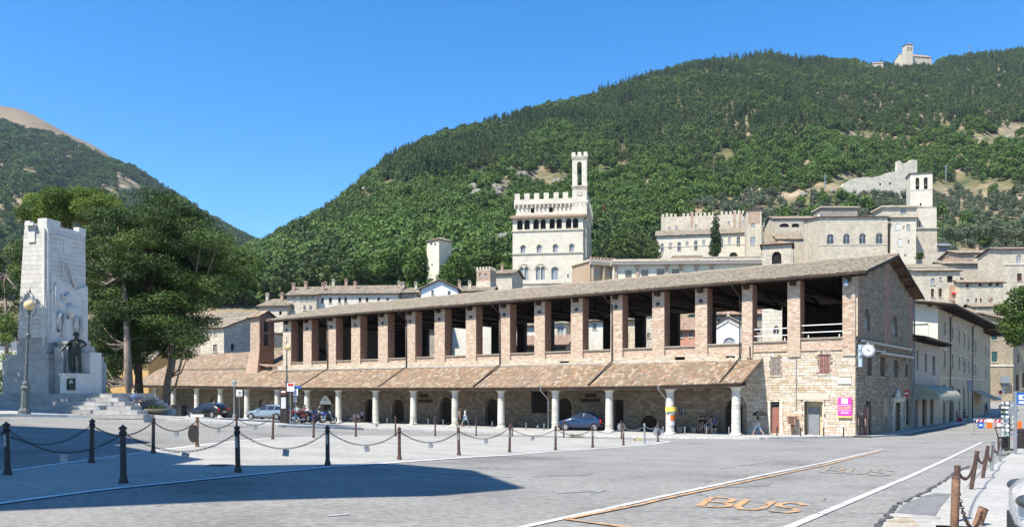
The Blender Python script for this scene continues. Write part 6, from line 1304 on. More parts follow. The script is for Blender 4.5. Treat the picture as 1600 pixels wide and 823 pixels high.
for i in range(n):
    za, zb_ = z+i*hc+.006, z+(i+1)*hc-.006; tp = taper(za)
    cuts = sorted([-W1_-tp*2.4, random.uniform(-1.2, -.85)+.0, random.uniform(-.6, -.35), 0+tp*.4])
    for a, b in zip(cuts, cuts[1:]): m_ = MB(); m_.box(a+.004, b-.004, -tp, .04, za, zb_, random.random()); part(mon, 'marble_block', m_, marble, absz=True)
    cuts = [-tp+.0, random.uniform(.7, 1.2), random.uniform(1.7, 2.2), D1_]
    for a, b in zip(cuts, cuts[1:]): m_ = MB(); m_.box(-.04, tp*.4+.001, a+.004+(.04 if a < .1 else 0), b-.004, za, zb_, random.random()); part(mon, 'marble_block', m_, marble, absz=True)
zt2 = zt1-.55
m_ = MB()
m_.box(-W1_, -W1_+.32, 0, .32, zt2, zt1-.08); m_.box(-.62, .0, 0, .35, zt2, zt1+.02); m_.box(-W1_+.3, -.6, .05, .5, zt2, zt1-.25); m_.box(-W1_+.25, -W1_+.85, -.28, .05, zt1-.42, zt1-.28); m_.box(-W1_+.32, -W1_+.78, -.1, -.001, zt1-1.35, zt1-.43)
m_.box(-.35, .02, .35, 1.0, zt2, zt1); m_.box(-.35, .02, 1.0, 1.5, zt2, zt1-.32); m_.box(-.35, .02, 1.5, 2.45, zt2, zt1-.3); m_.box(-.35, .04, 2.4, D1_, zt2, zt1-.05); m_.box(-W1_, -W1_+.35, .32, D1_, zt2, zt1-.3); m_.box(-W1_+.35, -.35, 2.6, D1_, zt2, zt1-.25)
m_.box(.0, .06, .25, 2.7, zt1-1.0, zt1-.85); m_.box(.0, .05, 1.2, 1.75, zt1-1.75, zt1-1.0)
part(mon, 'battlement', m_, marble, absz=True)
m_ = MB(); m_.box(.0, .1, -.02, .14, zsh, zt1-.6); m_.box(-.14, -.02, -.16, -.05, zsh, zt1-.6); part(mon, 'corner_strip', m_, marble, absz=True)
# relief of riders on the right face
m_ = MB(); zr = (HY-437)/FP*47; pr = [(.15, zsh+.2), (D1_-.02, zsh+.2), (D1_-.02, zr-.15), (2.4, zr-.35), (1.9, zr-.5), (1.5, zr-.15), (1.0, zr-.1), (.5, zr+.15), (.15, zr+.3)]
m_.prismx([(a, b) for a, b in pr], .02, .2); part(mon, 'relief_slab', m_, marble, absz=True)
m_ = MB()
def blob(y, z, ry, rz_, rx=.2, x=.2, n=14): m_.ball((x-.04, y, z), rx*.55, ry, rz_, n, r=.7)
zb_ = zsh+.35
blob(1.5, zb_+1.75, .85, .42, .3); blob(.85, zb_+2.0, .32, .45, .32); blob(.55, zb_+2.45, .2, .5, .26); blob(.42, zb_+2.75, .3, .16, .24)   # horse body, chest, neck, head
blob(2.15, zb_+1.7, .38, .45, .3)
for (y0, z0, y1, z1, y2, z2) in ((.75, 1.7, .45, 1.1, .6, .5), (.95, 1.6, 1.0, .9, .85, .2), (2.2, 1.5, 2.35, .85, 2.15, .15), (1.95, 1.5, 1.8, .9, 1.95, .2)): m_.tube([(.25, y0, zb_+z0), (.3, y1, zb_+z1), (.28, y2, zb_+z2)], [.17, .11, .09], 8, r=.7)
blob(1.35, zb_+2.55, .26, .45, .24); blob(1.3, zb_+3.15, .15, .18, .2); blob(1.35, zb_+3.28, .22, .07, .22); m_.tube([(.25, 1.3, zb_+2.8), (.3, .95, zb_+2.5), (.3, .8, zb_+2.65)], [.1, .08, .07], 7, r=.7); m_.tube([(.25, 1.45, zb_+2.2), (.36, 1.2, zb_+1.7), (.34, 1.25, zb_+1.3)], [.15, .12, .09], 7, r=.7)
m_.tube([(.25, .4, zb_+3.3), (.25, .3, zb_+1.2)], .04, 6, r=.7); m_.tube([(.2, 1.0, zb_+3.8), (.2, .95, zb_+4.7)], [.05, .05], 6, r=.7); m_.tube([(.2, 1.9, zb_+3.2), (.2, 1.5, zb_+4.3), (.2, 1.2, zb_+4.5)], [.09, .06, .05], 6, r=.7)
blob(.35, zb_+1.1, .2, .8, .22); blob(2.6, zb_+1.5, .2, .7, .22); blob(2.6, zb_+2.4, .14, .17, .2)
part(mon, 'carved_relief', m_, marble, smooth=True, absz=True)
# statue pedestal
m_ = MB(); zq = (HY-583)/FP*45; zb1 = (HY-536)/FP*45.6
m_.box(.45, 1.7, .3, 1.3, -1, zb1); m_.box(.45, 1.78, .25, 1.35, zb1, zb1+.14); m_.box(.4, 1.05, .1, .4, -1, zb1-.2); part(mon, 'side_block', m_, marbled, absz=True)
m_ = MB(); m_.box(1.42, 2.65, -.55, .5, -1, zq-.08); m_.box(1.35, 2.72, -.62, .57, zq-.08, zq); m_.box(1.78, 2.5, .5, 1.4, -1, zb1-.5); part(mon, 'statue_pedestal', m_, marble, absz=True)
m_ = MB(); o_ = (-.25, .25, zstep+.3, zstep+1.05, 'a'); wall_open(m_, -.36, .36, zstep+.2, zstep+1.15, -.08, 0, [o_]); m_.box(-.2, .2, -.05, -.01, zstep+.3, zstep+.75); t_ = MB(); t_.add(m_, Matrix.Translation((2.2, -.56, (zstep+.25)*.3)) @ Matrix.Diagonal((.72, 1, .7, 1))); part(mon, 'bronze_plaque', t_, bronze, absz=True)
# ---------------- people ----------------
skinm = mat('skin', [(.42, .25, .17), (.50, .31, .22)], nvar=.05, bump=0, rough=.6); hairm = mat('dark_hair', [(.02, .014, .01), (.04, .025, .018)], bump=.1, bscale=80); blond = mat('fair_hair', [(.35, .25, .12)], nvar=.1, bump=.1, bscale=80)
def cloth(n, c): return mat(n, [tuple(x*.9 for x in c), c], nvar=.1, bump=.1, bscale=30, rough=.9)
C_black, C_white, C_blue, C_red, C_khaki, C_denim, C_pink, C_lt = cloth('black_cloth', (.02, .02, .022)), cloth('white_cloth', (.68, .68, .66)), cloth('light_blue_cloth', (.30, .42, .62)), cloth('red_cloth', (.36, .05, .06)), cloth('khaki_cloth', (.33, .30, .2)), cloth('pale_denim', (.42, .52, .62)), cloth('pink_cloth', (.58, .26, .27)), cloth('mint_cloth', (.45, .60, .55))
def figure(J, mats, height=1.7, radii=1., sleeve=.5, short=True, me_name='body'):
    """one continuous skinned body; J joint positions; faces coloured by nearest bone"""
    bones = [('pelvis', 'waist', .125, .115, 'b'), ('waist', 'chest', .115, .14, 't'), ('chest', 'neck', .14, .055, 't'), ('neck', 'chin', .055, .07, 's'), ('chin', 'head', .07, .092, 's'), ('head', 'crown', .092, .05, 's'), ('head', 'nose', .09, .02, 's')]
    for sd in 'lr':
        bones += [('chest', 'sh'+sd, .14, .062, 't'), ('sh'+sd, 'el'+sd, .062, .042, 'u'), ('el'+sd, 'wr'+sd, .042, .028, 's'), ('wr'+sd, 'pa'+sd, .028, .034, 's'),
                  ('pelvis', 'hi'+sd, .125, .095, 'b'), ('hi'+sd, 'kn'+sd, .095, .06, 'h'), ('kn'+sd, 'an'+sd, .06, .038, 'c'), ('an'+sd, 'to'+sd, .038, .03, 'f')]
        pa, wr = Vector(J['pa'+sd]), Vector(J['wr'+sd]); d = (pa-wr).normalized(); s_ = d.cross(Vector((1, 0, 0)) if abs(d.x) < .8 else Vector((0, 1, 0))).normalized()
        for k, (off, ln) in enumerate(((-.03, .07), (-.011, .085), (.009, .08), (.028, .062))):
            J['f%s%d' % (sd, k)] = pa+s_*off+d*.03; J['g%s%d' % (sd, k)] = pa+s_*off*1.15+d*(.03+ln)+Vector((0, 0, -.01)); bones += [('pa'+sd, 'f%s%d' % (sd, k), .034, .011, 's'), ('f%s%d' % (sd, k), 'g%s%d' % (sd, k), .011, .008, 's')]
        J['t'+sd] = wr+d*.05+s_*-.055; bones.append(('wr'+sd, 't'+sd, .028, .010, 's'))
    me = bpy.data.meshes.new(me_name); names = list(dict.fromkeys([n for b in bones for n in b[:2]])); ix = {n: i for i, n in enumerate(names)}
    me.from_pydata([tuple(J[n]) for n in names], [(ix[a], ix[b]) for a, b, *_ in bones], []); ob = bpy.data.objects.new(me_name, me); COL.objects.link(ob)
    sk = ob.modifiers.new('s', 'SKIN'); sk.branch_smoothing = .6; rad = {}
    for a, b, r0, r1, _ in bones: rad.setdefault(a, r0); rad[b] = r1 if b not in rad else rad[b]
    for n, i in ix.items(): 
        r_ = rad[n]*radii; me.skin_vertices[0].data[i].radius = (r_*(1.22 if n in ('chest', 'waist', 'pelvis') else 1), r_*(.82 if n in ('chest', 'waist', 'pelvis') else 1)); me.skin_vertices[0].data[i].use_root = (n == 'pelvis')
    ob.modifiers.new('d', 'SUBSURF').levels = 1
    dg = bpy.context.evaluated_depsgraph_get(); ev = bpy.data.meshes.new_from_object(ob.evaluated_get(dg)); bpy.data.objects.remove(ob)
    for m in mats: ev.materials.append(m)
    bs = [(Vector(J[a]), Vector(J[b]), k, max(r0, r1)) for a, b, r0, r1, k in bones]
    for p in ev.polygons:
        c = p.center; best = None
        for a, b, k, r_ in bs:
            d = b-a; t = max(0, min(1, (c-a).dot(d)/max(1e-6, d.dot(d)))); q = (c-(a+d*t)).length-r_*.6
            if best is None or q < best[0]: best = (q, k, t)
        k, t = best[1], best[2]; p.use_smooth = True
        p.material_index = {'s': 0, 't': 1, 'b': 2, 'u': 1 if t < sleeve else 0, 'h': 2, 'c': (0 if short and t > .15 else 2), 'f': 3}[k]
    ev.name = me_name; return ev
def joints(pose='stand', stride=.0, lean=0., armf=(0., 0.), sit=.45):
    """figure faces -y; x to its left in the picture sense"""
    J = {}
    if pose == 'sit':
        z = sit; J.update(pelvis=(0, 0, z+.08), waist=(0, -.02-lean*.2, z+.28), chest=(0, -.04-lean*.5, z+.5), neck=(0, -.06-lean*.7, z+.66), chin=(0, -.09-lean*.8, z+.72), head=(0, -.09-lean*.85, z+.81), crown=(0, -.08-lean*.9, z+.9), nose=(0, -.19-lean*.85, z+.79))
        for s, q in (('l', 1), ('r', -1)):
            J['sh'+s] = (q*.19, -.04-lean*.5, z+.58); J['el'+s] = (q*.23, -.14-lean*.5, z+.32); J['wr'+s] = (q*.16, -.36-lean*.3, z+.27); J['pa'+s] = (q*.13, -.43-lean*.3, z+.25)
            J['hi'+s] = (q*.1, 0, z+.06); J['kn'+s] = (q*.13, -.44, z+.08); J['an'+s] = (q*.12, -.40-.1*stride*q, .08); J['to'+s] = (q*.13, -.56-.1*stride*q, .03)
        return J
    J.update(pelvis=(0, 0, .95), waist=(0, -lean*.15, 1.1), chest=(0, -lean*.4, 1.31), neck=(0, -lean*.55, 1.47), chin=(0, -.03-lean*.6, 1.53), head=(0, -.02-lean*.62, 1.61), crown=(0, -.01-lean*.65, 1.68), nose=(0, -.115-lean*.62, 1.59))
    for s, q in (('l', 1), ('r', -1)):
        st = stride*q; af = armf[0 if s == 'l' else 1]
        J['sh'+s] = (q*.18, -lean*.45, 1.4); J['el'+s] = (q*(.24), .02-lean*.4-af*.15+st*.12, 1.13+abs(af)*.04); J['wr'+s] = (q*.24-q*af*.06, -.03-lean*.4-af*.42+st*.2, .88+af*.28); J['pa'+s] = (q*.24-q*af*.08, -.04-lean*.4-af*.5+st*.22, .81+af*.32)
        J['hi'+s] = (q*.1, 0, .9); J['kn'+s] = (q*.11, -.04-st*.22, .49+abs(stride)*.0); J['an'+s] = (q*.11, .0-st*.38+(.1 if st < 0 else 0), .09+(.07 if st < 0 else 0)); J['to'+s] = (q*.12, -.15-st*.38+(.1 if st < 0 else 0), .03+(.02 if st < 0 else 0))
    return J
def person(label, loc, rz, J, top=C_white, bot=C_khaki, shoe=C_black, hair=None, short=True, sleeve=.5, sc=1., group=None, longhair=False, skirt=None, cat='person'):
    o = thing('person', label, cat, loc, rz, group); o.scale = (sc,)*3
    ev = figure(J, [skinm, top, bot, shoe], sleeve=sleeve, short=short); link('body', ev, o)
    h = Vector(J['head']); m_ = MB(); m_.ball((h.x, h.y+.022, h.z+.035), .1, .1, .098, 12); 
    if longhair: m_.ball((h.x, h.y+.06, h.z-.1), .085, .05, .15, 10)
    part(o, 'hair', m_, hair or hairm, smooth=True)
    if skirt: m_ = MB(); p = Vector(J['pelvis']); m_.lathe([(.13, .12), (.16, 0), (.2, -.2), (.23, -.36)], 14, (p.x, p.y, p.z)); part(o, 'skirt', m_, skirt, smooth=True)
    return o
def face_to(dx, dy): return math.atan2(dx, -dy)      # rotation that turns -y to (dx, dy)
def on(px, py): return G(px, py)
def atY(px, Y, dz=0.): x = (px-CX)/FP*Y; return Vector((x, Y, gz(x, Y)+dz))
LA = LG.a
# statue
J = joints(lean=-.05); J['ell'] = (.42, .02, 1.2); J['wrl'] = (.2, -.12, 1.05); J['pal'] = (.14, -.16, 1.04); J['elr'] = (-.38, .05, 1.18); J['wrr'] = (-.52, .0, 1.02); J['par'] = (-.56, 0, .97); J['knl'] = (.2, -.12, .5); J['anl'] = (.26, -.12, .08); J['tol'] = (.3, -.27, .03)
st_o = thing('soldier_statue', 'dark bronze soldier in helmet standing on the memorial pedestal with hand on hip', 'statue', MO.w(2.05, -.05, zq), MO.a+.3); st_o.scale = (1.36,)*3
ev = figure(J, [bronze]*4, radii=1.12, me_name='body'); link('body', ev, st_o)
m_ = MB(); m_.lathe([(.135, 1.58), (.13, 1.63), (.09, 1.71), (.02, 1.74)], 12, (0, -.0, 0)); m_.lathe([(.15, 1.585), (.12, 1.61)], 12, (0, 0, 0)); part(st_o, 'helmet', m_, bronze, smooth=True)
m_ = MB(); m_.lathe([(.2, .84), (.19, .95), (.17, 1.12)], 12, (0, .02, 0)); m_.tube([(-.3, .12, 1.35), (-.3, .16, .8), (-.22, .16, .1)], [.08, .12, .16], 8); m_.box(-.33, .38, -.36, .3, 0, .025); part(st_o, 'coat', m_, bronze, smooth=False)
# walkers
person('man in dark shirt and pale shorts walking left under a black umbrella', atY(1184, 60, .02), LA+pi/2*-1+0, joints(stride=.85, armf=(.3, 1.)), C_black, C_denim, C_white, sc=1.0)
ub = thing('umbrella', 'black umbrella held up by the man walking past the shaded wall', 'umbrella', atY(1185, 60.0, 1.05)+Vector((0, .05, 0)), 0)
m_ = MB(); m_.cyl((0, 0, -.25), (.12, 0, .86), .012, n=6); part(ub, 'shaft', m_, iron); m_ = MB(); m_.lathe([(.56, .52), (.5, .66), (.32, .79), (.02, .88)], 8, (.12, 0, 0)); part(ub, 'canopy', m_, C_black); 
p_ = atY(718.5, 73, .12); person('woman in dark waistcoat walking behind a post beside another walker', p_, 1.2, joints(stride=.6), C_khaki, C_black, C_black, longhair=True, sc=1.02)
p_ = atY(727, 73.5, .12); person('walker in pale sleeveless top and short skirt behind the dark waistcoat', p_, 1.3, joints(stride=.8), C_white, C_lt, C_black, longhair=True, skirt=C_denim, sc=1.04)
person('woman in pink top carrying a white bag past the black car', atY(334, 79, .12), .9, joints(stride=.5, armf=(.3, .2)), C_pink, C_white, C_black, longhair=True, skirt=C_pink, sc=1.05)
q = atY(334, 79, .12); m_ = MB(); m_.hexa([(-.16, -.06, 0), (.16, -.06, 0), (.16, .06, 0), (-.16, .06, 0), (-.1, -.03, .3), (.1, -.03, .3), (.1, .03, .3), (-.1, .03, .3)]); m_.tube([(-.08, 0, .3), (0, 0, .55), (.08, 0, .3)], .012, 5); single('handbag', m_, C_white, 'white bag carried by the woman in the pink top', 'bag', (q.x-.32, q.y-.1, q.z+.42), .4)
person('man in white shirt leaning over the open boot of the blue car', atY(936, 71.5, .12), pi*.62, joints(lean=.45, armf=(1., 1.)), C_white, C_khaki, C_black, short=False)
for i, (px, lab, t, b) in enumerate(((1097, 'seated youth with dark curly hair on the left of the stone seats', C_black, C_khaki), (1103, 'person in black sitting second from left on the low seats', C_black, C_denim), (1112, 'person in light trousers sitting beside the one in violet', C_khaki, C_lt), (1117, 'person in violet top sitting on the right of the low seats', cloth('violet_cloth', (.12, .1, .25)), C_black))):
    p_ = LG.w(LG.x(px, -.75), -.75); person(lab, (p_.x, p_.y, LG.g(LG.x(px, -.75), -.75)+.12), LA+(-.2+.15*i), joints('sit', lean=.2+.1*(i % 2), stride=.3), t, b, C_white if i % 2 else C_black, longhair=i != 3)
x0 = LG.x(1057, -.7)
sx = [(1052, 1060, iron), (1061, 1069.5, grey), (1083.5, 1091, grey), (1112.5, 1120.5, grey)]
for i, (a, b, m) in enumerate(sx):
    xa, xb = LG.x(a, -.6), LG.x(b, -.6); g = LG.g(xa, -.6)+.12; m_ = MB(); m_.box(0, xb-xa, -.45, .1, 0, .46); single('seat_block', m_, stoned if m is grey else wood, ['dark wooden seat box beside the column with orange bands', 'grey stone block right of the dark seat box', 'grey stone block left of the seated group', 'grey stone block right of the seated group'][i], 'seat block', LG.w(xa, -.6, g), LA)
m_ = MB(); xa, xb = LG.x(1088, -.5), LG.x(1120, -.5); m_.box(0, xb-xa, -.35, .1, .36, .44); m_.box(.4, .55, -.3, .05, 0, .36); m_.box(xb-xa-.6, xb-xa-.45, -.3, .05, 0, .36); single('bench', m_, wood, 'low dark bench carrying the seated group against the wall', 'bench', LG.w(xa, -.5, LG.g(xa, -.5)+.12), LA)
person('man in light blue shirt sitting low beside the memorial steps', atY(206, 47, .25), 1.3, joints('sit', sit=.35, lean=.2), C_blue, C_white, C_black)
person('person in red top sitting by the far column left of the leaning trunk', atY(243, 80, .1), .4, joints('sit'), C_red, C_black)
person('person in pink sitting between the leaning trunk and the dark bin', atY(266, 72, .1), -.2, joints('sit', lean=.25), C_pink, C_black, longhair=True)
person('rider in mint shirt standing behind the parked motorcycles', atY(464, 79, .12), .3, joints(armf=(.5, .2)), C_lt, C_black, short=False)
person('rider in red jacket standing at the column behind the motorcycles', atY(476.5, 80, .12), -.3, joints(), C_red, C_black, short=False)
person('fair-haired rider in dark clothes beside the blue motorcycle', atY(500.5, 79, .12), -.4, joints(lean=.15), C_black, C_black, short=False, hair=blond)
person('dim figure sitting in the shade right of the column by the bar', LG.w(LG.x(566, -1.6), -1.6, LG.g(-48, -1.6)+.12), LA, joints('sit'), C_denim, C_black)
g_ = SG.w(.5, -.3); person('person in dark clothes waiting at the corner of the loggia by the gable door', (g_.x, g_.y, gz(g_.x, g_.y)+.1), -.2, joints(), C_black, C_black, short=False)
g_ = SG.w(3.3, -.9); 
m_ = MB(); m_.box(-.16, .16, -.1, .1, .0, 2.1); m_.box(-.2, .2, -.14, .14, 1.3, 1.9); single('info_panel', m_, shutr, 'tall narrow reddish notice panel by the dark gable door', 'notice panel', SG.w(2.4, -.15, SG.g(2.1, -.5)+.1), SG.a)
person('person in red chair seated against the plastered wall up the street', SG.w(SG.x(1506, -1.2), -1.2, SG.g(SG.x(1506, -1.2), -1.2)+.1), SG.a-.3, joints('sit'), C_black, C_black)
m_ = MB(); m_.box(-.3, .3, -.1, .4, .4, .46); m_.box(-.3, .3, .35, .42, .46, 1.2); m_.box(-.28, -.22, -.08, .38, 0, .4); m_.box(.22, .28, -.08, .38, 0, .4); single('chair', m_, C_red, 'red chair against the plastered wall up the street', 'chair', SG.w(SG.x(1504.5, -1.2), -1.0, SG.g(SG.x(1504, -1.2), -1.2)+.1), SG.a)
person('person in dark blue standing far up the shaded street', atY(1541, 112, .02), .3, joints(stride=.3), cloth('navy_cloth', (.03, .05, .12)), C_black, short=False)
person('person in white top far up the street near the planter', atY(1530, 118, .02), 2.9, joints(stride=.4), C_white, C_black, short=False)
# ---------------- posts and chains ----------------
def bollard_mb(h, rb=.055):
    m = MB(); m.lathe([(rb*1.6, 0), (rb*1.6, .05), (rb*1.35, .10), (rb*1.12, .13), (rb*1.1, .14), (rb, h-.16), (rb*1.35, h-.13), (rb*1.35, h-.105), (rb, h-.09), (rb, h-.06)], 12); return m
def bollard_top(h, rb=.055):
    m = MB(); m.lathe([(rb*1.35, h-.058), (rb*1.4, h-.03), (rb*1.1, h-.015), (rb*.45, h), (rb*.4, h+.02)], 12); return m
def sticker(h, rb=.055): m = MB(); m.box(-.02, .02, -rb-.012, -rb+.01, h*.55, h*.78); return m
NEAR = [(12, 742, 660), (193, 755, 665), (372, 738, 665), (512, 727, 665), (624, 718, 667), (717, 711, 667), (796, 706.5, 662.5), (868, 703, 665), (926, 699, 665), (974, 695.5, 662.5), (1007.5, 692.6, 661), (1028, 690, 659)]
FAR = [(143, 723, 655), (239.5, 708, 651.5), (308, 698, 650), (370, 690, 648), (426, 686, 646), (490, 683.5, 647), (556, 682, 647), (618, 681, 650), (680, 681, 650), (744, 681, 653), (800.5, 681, 654), (881, 682.5, 656), (971, 685, 657)]
LAB_N = ['black bollard nearest the left edge of the picture', 'nearest and tallest black bollard with a small label in the shadow', 'black bollard at the near edge of the shadow below the silver car', 'black bollard with rounded knob below the motorcycles', 'brown bollard fifth along the near chain, under the long portico', 'brown bollard in front of the two walkers', 'brown bollard halfway between the walkers and the blue car', 'brown bollard in front of the nose of the blue car', 'slightly leaning brown bollard at the tail of the blue car', 'brown bollard left of the grey steel post at the island tip', 'pale grey steel post near the tip of the island', 'brown post carrying the grey round sign back at the island tip']
LAB_F = ['black bollard standing in the shadow below the memorial', 'black bollard in front of the end of the memorial pavement', 'rusty bollard with a red and white top and a dark round sign back', 'brown bollard half hidden behind the near black one below the silver car', 'brown bollard in front of the silver estate car', 'brown bollard in front of the parked motorcycles', 'brown bollard on the far chain in front of the bar column', 'brown far-chain bollard just left of the third dark arched door', 'brown far-chain bollard right of the shop boards', 'brown far-chain bollard right of the two walkers', 'brown far-chain bollard beside the tall central column', 'thin far-chain bollard in front of the blue car door', 'far-chain bollard carrying a pale round sign back near the island tip']
tops = {}
def put_bollard(key, px, pb, pt, label, m, grp):
    g = G(px, pb); h = (pb-pt)/FP*g.y; rb = .048 if pb > 720 else .043
    o = thing('bollard', label, 'bollard', g, random.uniform(0, 6) if False else 0, grp)
    o.rotation_euler = (random.uniform(-.02, .02), random.uniform(-.025, .025), 0)
    part(o, 'post', bollard_mb(h, rb), m, smooth=False); part(o, 'cap', bollard_top(h, rb), m); 
    if pb < 760 and random.random() < .6 and grp != FG: part(o, 'sticker', sticker(h, rb), plate)
    tops[key] = g+Vector((0, 0, h-.12)); return o, g, h
NG, FG = 'chained bollards along the near edge of the square island', 'chained bollards along the far edge of the square island'
for i, (px, b, t) in enumerate(NEAR): o, g, h = put_bollard(('n', i), px, b, t, LAB_N[i], iron if i < 4 else (galv if i == 10 else rust), NG)
for i, (px, b, t) in enumerate(FAR):
    o, g, h = put_bollard(('f', i), px, b, t, LAB_F[i], iron if i < 2 else (rust2 if i == 2 else rust), FG)
    if i == 2: m_ = MB(); m_.box(-.2, .2, -.03, .03, h-.02, h+.06); part(o, 'striped_top', m_, white)
def round_sign(label, key, z, r_, front, back, off=.0, dy=.09, name='road_sign', rz=0., ell=1.):
    p = tops[key]; o = thing(name, label, 'road sign', (p.x+off, p.y-dy, p.z), rz); m_ = MB(); m_.lathe([(r_, -.008), (r_, .008)], 24, (0, 0, z), axis='y'); o2 = part(o, 'disc', m_, back); o.scale = (ell, 1, 1); return o
round_sign('dark oval back of a round sign on the rusty bollard', ('f', 2), -.42, .28, iron, iron, off=-.08, ell=.62)
round_sign('pale grey back of a round sign on the far-chain bollard by the blue car', ('f', 12), -.28, .26, galv, grey, dy=-.09)
round_sign('pale grey back of the round sign on the last post of the island', ('n', 11), -.42, .24, galv, grey, dy=-.09)
def chain_between(a, b, sag, label, m, grp, link_len=.075, plate_at=None):
    a, b = Vector(a), Vector(b); L = (b-a).length; n = max(8, int(L/(link_len*.72))); mid = (a+b)/2; o_ = a
    mb = MB()
    def pt(t): p = a.lerp(b, t); return p-Vector((0, 0, 4*sag*t*(1-t)))-o_
    for i in range(n):
        p0, p1 = pt(i/n), pt((i+1)/n); d = (p1-p0).normalized(); s = d.cross(Vector((0, 0, 1))).normalized(); u = s.cross(d)
        if i % 2: s, u = u, s
        c = (p0+p1)/2; hl = link_len/2; wv = .019; tk = .0055; ring = []
        for (x, y) in ((hl, 0), (hl*.6, wv), (-hl*.6, wv), (-hl, 0), (-hl*.6, -wv), (hl*.6, -wv)): ring.append(c+d*x+s*y)
        P = []
        for k in range(6):
            q = ring[k]; r_ = (q-c).normalized()
            P += [q+r_*tk, q+u*tk-r_*tk*.5, q-u*tk-r_*tk*.5]
        F = [(k*3+j, k*3+(j+1) % 3, ((k+1) % 6)*3+(j+1) % 3, ((k+1) % 6)*3+j) for k in range(6) for j in range(3)]
        mb.idx(P, F, random.random())
    o = thing('chain', label, 'chain', a, 0, grp); part(o, 'links', mb, m, kind='stuff')
    if plate_at is not None:
        p = pt(plate_at); m_ = MB(); an = random.uniform(-.4, .4); P = []
        for dy in (-.004, .004):
            for (x, z) in ((-.07, -.17), (.07, -.17), (.07, -.02), (-.07, -.02)): P.append((p.x+x*math.cos(an)-z*math.sin(an), p.y+dy, p.z+x*math.sin(an)+z*math.cos(an)-.0))
        m_.idx(P, [(0, 1, 2, 3), (7, 6, 5, 4), (0, 4, 5, 1), (1, 5, 6, 2), (2, 6, 7, 3), (3, 7, 4, 0)]); part(o, 'plate', m_, plate)
    return o
nc = ['left edge bollard and the tallest black bollard', 'tallest black bollard and the one below the silver car', 'bollard below the silver car and the knobbed black one', 'knobbed black bollard and the first brown one', 'first and second brown bollards of the near row', 'walkers\' bollard and its right neighbour', 'middle brown bollards left of the blue car', 'two bollards in front of the blue car', 'leaning bollard and the next at the car tail', 'brown bollard and the grey steel post', 'grey steel post and the island tip post']
for i in range(11): chain_between(tops[('n', i)], tops[('n', i+1)], [.38, .36, .38, .36, .34, .33, .3, .27, .24, .2, .2][i], 'near sagging chain between the '+nc[i], iron if i < 8 else galv, 'sagging chains of the near row', plate_at=.5 if i < 7 else None)
px0 = G(-170, 772); tops['L'] = px0+Vector((0, 0, .98)); chain_between(tops['L'], tops[('n', 0)], .36, 'near sagging chain leaving the picture at the left edge', iron, 'sagging chains of the near row')
fcn = ['from the left edge to the shadowed bollard', 'between the two black bollards below the memorial', 'between the memorial end bollard and the rusty one', 'right of the dark round sign back', 'ending in front of the silver car', 'between silver car and motorcycles', 'under the bar column', 'between bar column and third arched door', 'below the shop boards', 'left of the two walkers', 'right of the two walkers', 'at the nose of the blue car', 'along the blue car to the pale round sign']
for i in range(12): chain_between(tops[('f', i)], tops[('f', i+1)], .3, 'far sagging chain '+fcn[i+1], iron, 'sagging chains of the far row', plate_at=.5 if i in (1, 2, 3, 6, 8, 10) else None)
q = G(-20, 740); chain_between(q+Vector((0, 0, .95)), tops[('f', 0)], .42, 'far sagging chain '+fcn[0], iron, 'sagging chains of the far row')
# short steel posts before the loggia
for i, px in enumerate((582, 605, 646, 669, 692.5, 769, 822, 850, 1036, 1070, 1104, 1139, 1214, 1251, 1287, 1318)):
    x = LG.x(px, -4.9); p = LG.w(x, -4.9); m_ = MB(); m_.lathe([(.06, 0), (.055, .05), (.045, .07), (.045, .55), (.055, .57), (.05, .62), (.02, .64)], 10)
    single('short_post', m_, galv if i < 12 else iron, 'short %s post before the %s' % ('steel' if i < 12 else 'dark', ['fourth arched door', 'closed wall left of the second arched door', 'tall column with the shop boards', 'shop boards', 'third arched door', 'fifth arched door', 'left side of the dark lattice window', 'right side of the dark lattice window', 'column with the orange bands', 'small square window', 'seated group', 'last arched door', 'red panel door', 'mailbox', 'grey door', 'pink poster'][i]), 'post', (p.x, p.y, gz(p.x, p.y)+.1), 0, 'short posts along the loggia pavement')
# leaning rusty posts on the right
RP = [((1520, 832), (1537, 793), .07, 'nearest thick rusty stump leaning right at the bottom edge'), ((1489, 878), (1494, 745), .05, 'tall flaking rusty pole nearest on the right kerb'), ((1493, 826), (1496, 727.5), .045, 'brown pole just behind the flaking rusty pole'), ((1515, 772.5), (1527, 704.5), .045, 'brown pole leaning right, third along the right kerb'), ((1533.5, 753.5), (1543.7, 696.5), .045, 'brown pole leaning right beside the grey one'), ((1549, 741.5), (1551.7, 690.5), .045, 'grey pole second last along the right kerb'), ((1563, 726), (1563, 684.7), .04, 'upright grey pole last along the right kerb')]
rt = []
for i, ((bx_, by_), (tx_, ty_), r_, lab) in enumerate(RP):
    g = G(bx_, by_); tz_ = (HY-ty_)/FP*g.y; tx = (tx_-CX)/FP*g.y; m_ = MB(); v = Vector((tx-g.x, 0, tz_-g.z)); r_ *= .72
    m_.cyl(Vector((0, 0, -.05)), v, r_, n=14); o = thing('rusty_post', lab, 'post', g, 0, 'leaning chained posts along the right kerb'); part(o, 'shaft', m_, rust2 if i < 2 else (rust if i < 5 else galv)); m_ = MB(); m_.cyl(v*.99, v*1.015, r_*1.12, r_*.9, 14); part(o, 'cap', m_, rust); rt.append(g+v*.93)
for i, (a, b, s) in enumerate(((1, 0, .3), (2, 3, .22), (3, 4, .2), (4, 5, .3), (5, 6, .25))): chain_between(rt[a], rt[b], s, 'kerb chain '+['hanging between the two nearest rusty posts', 'from the hidden brown pole to the leaning third', 'between the two right-leaning brown poles', 'between the brown and the grey pole', 'between the last two grey poles'][i], rust, 'chains of the right kerb posts')
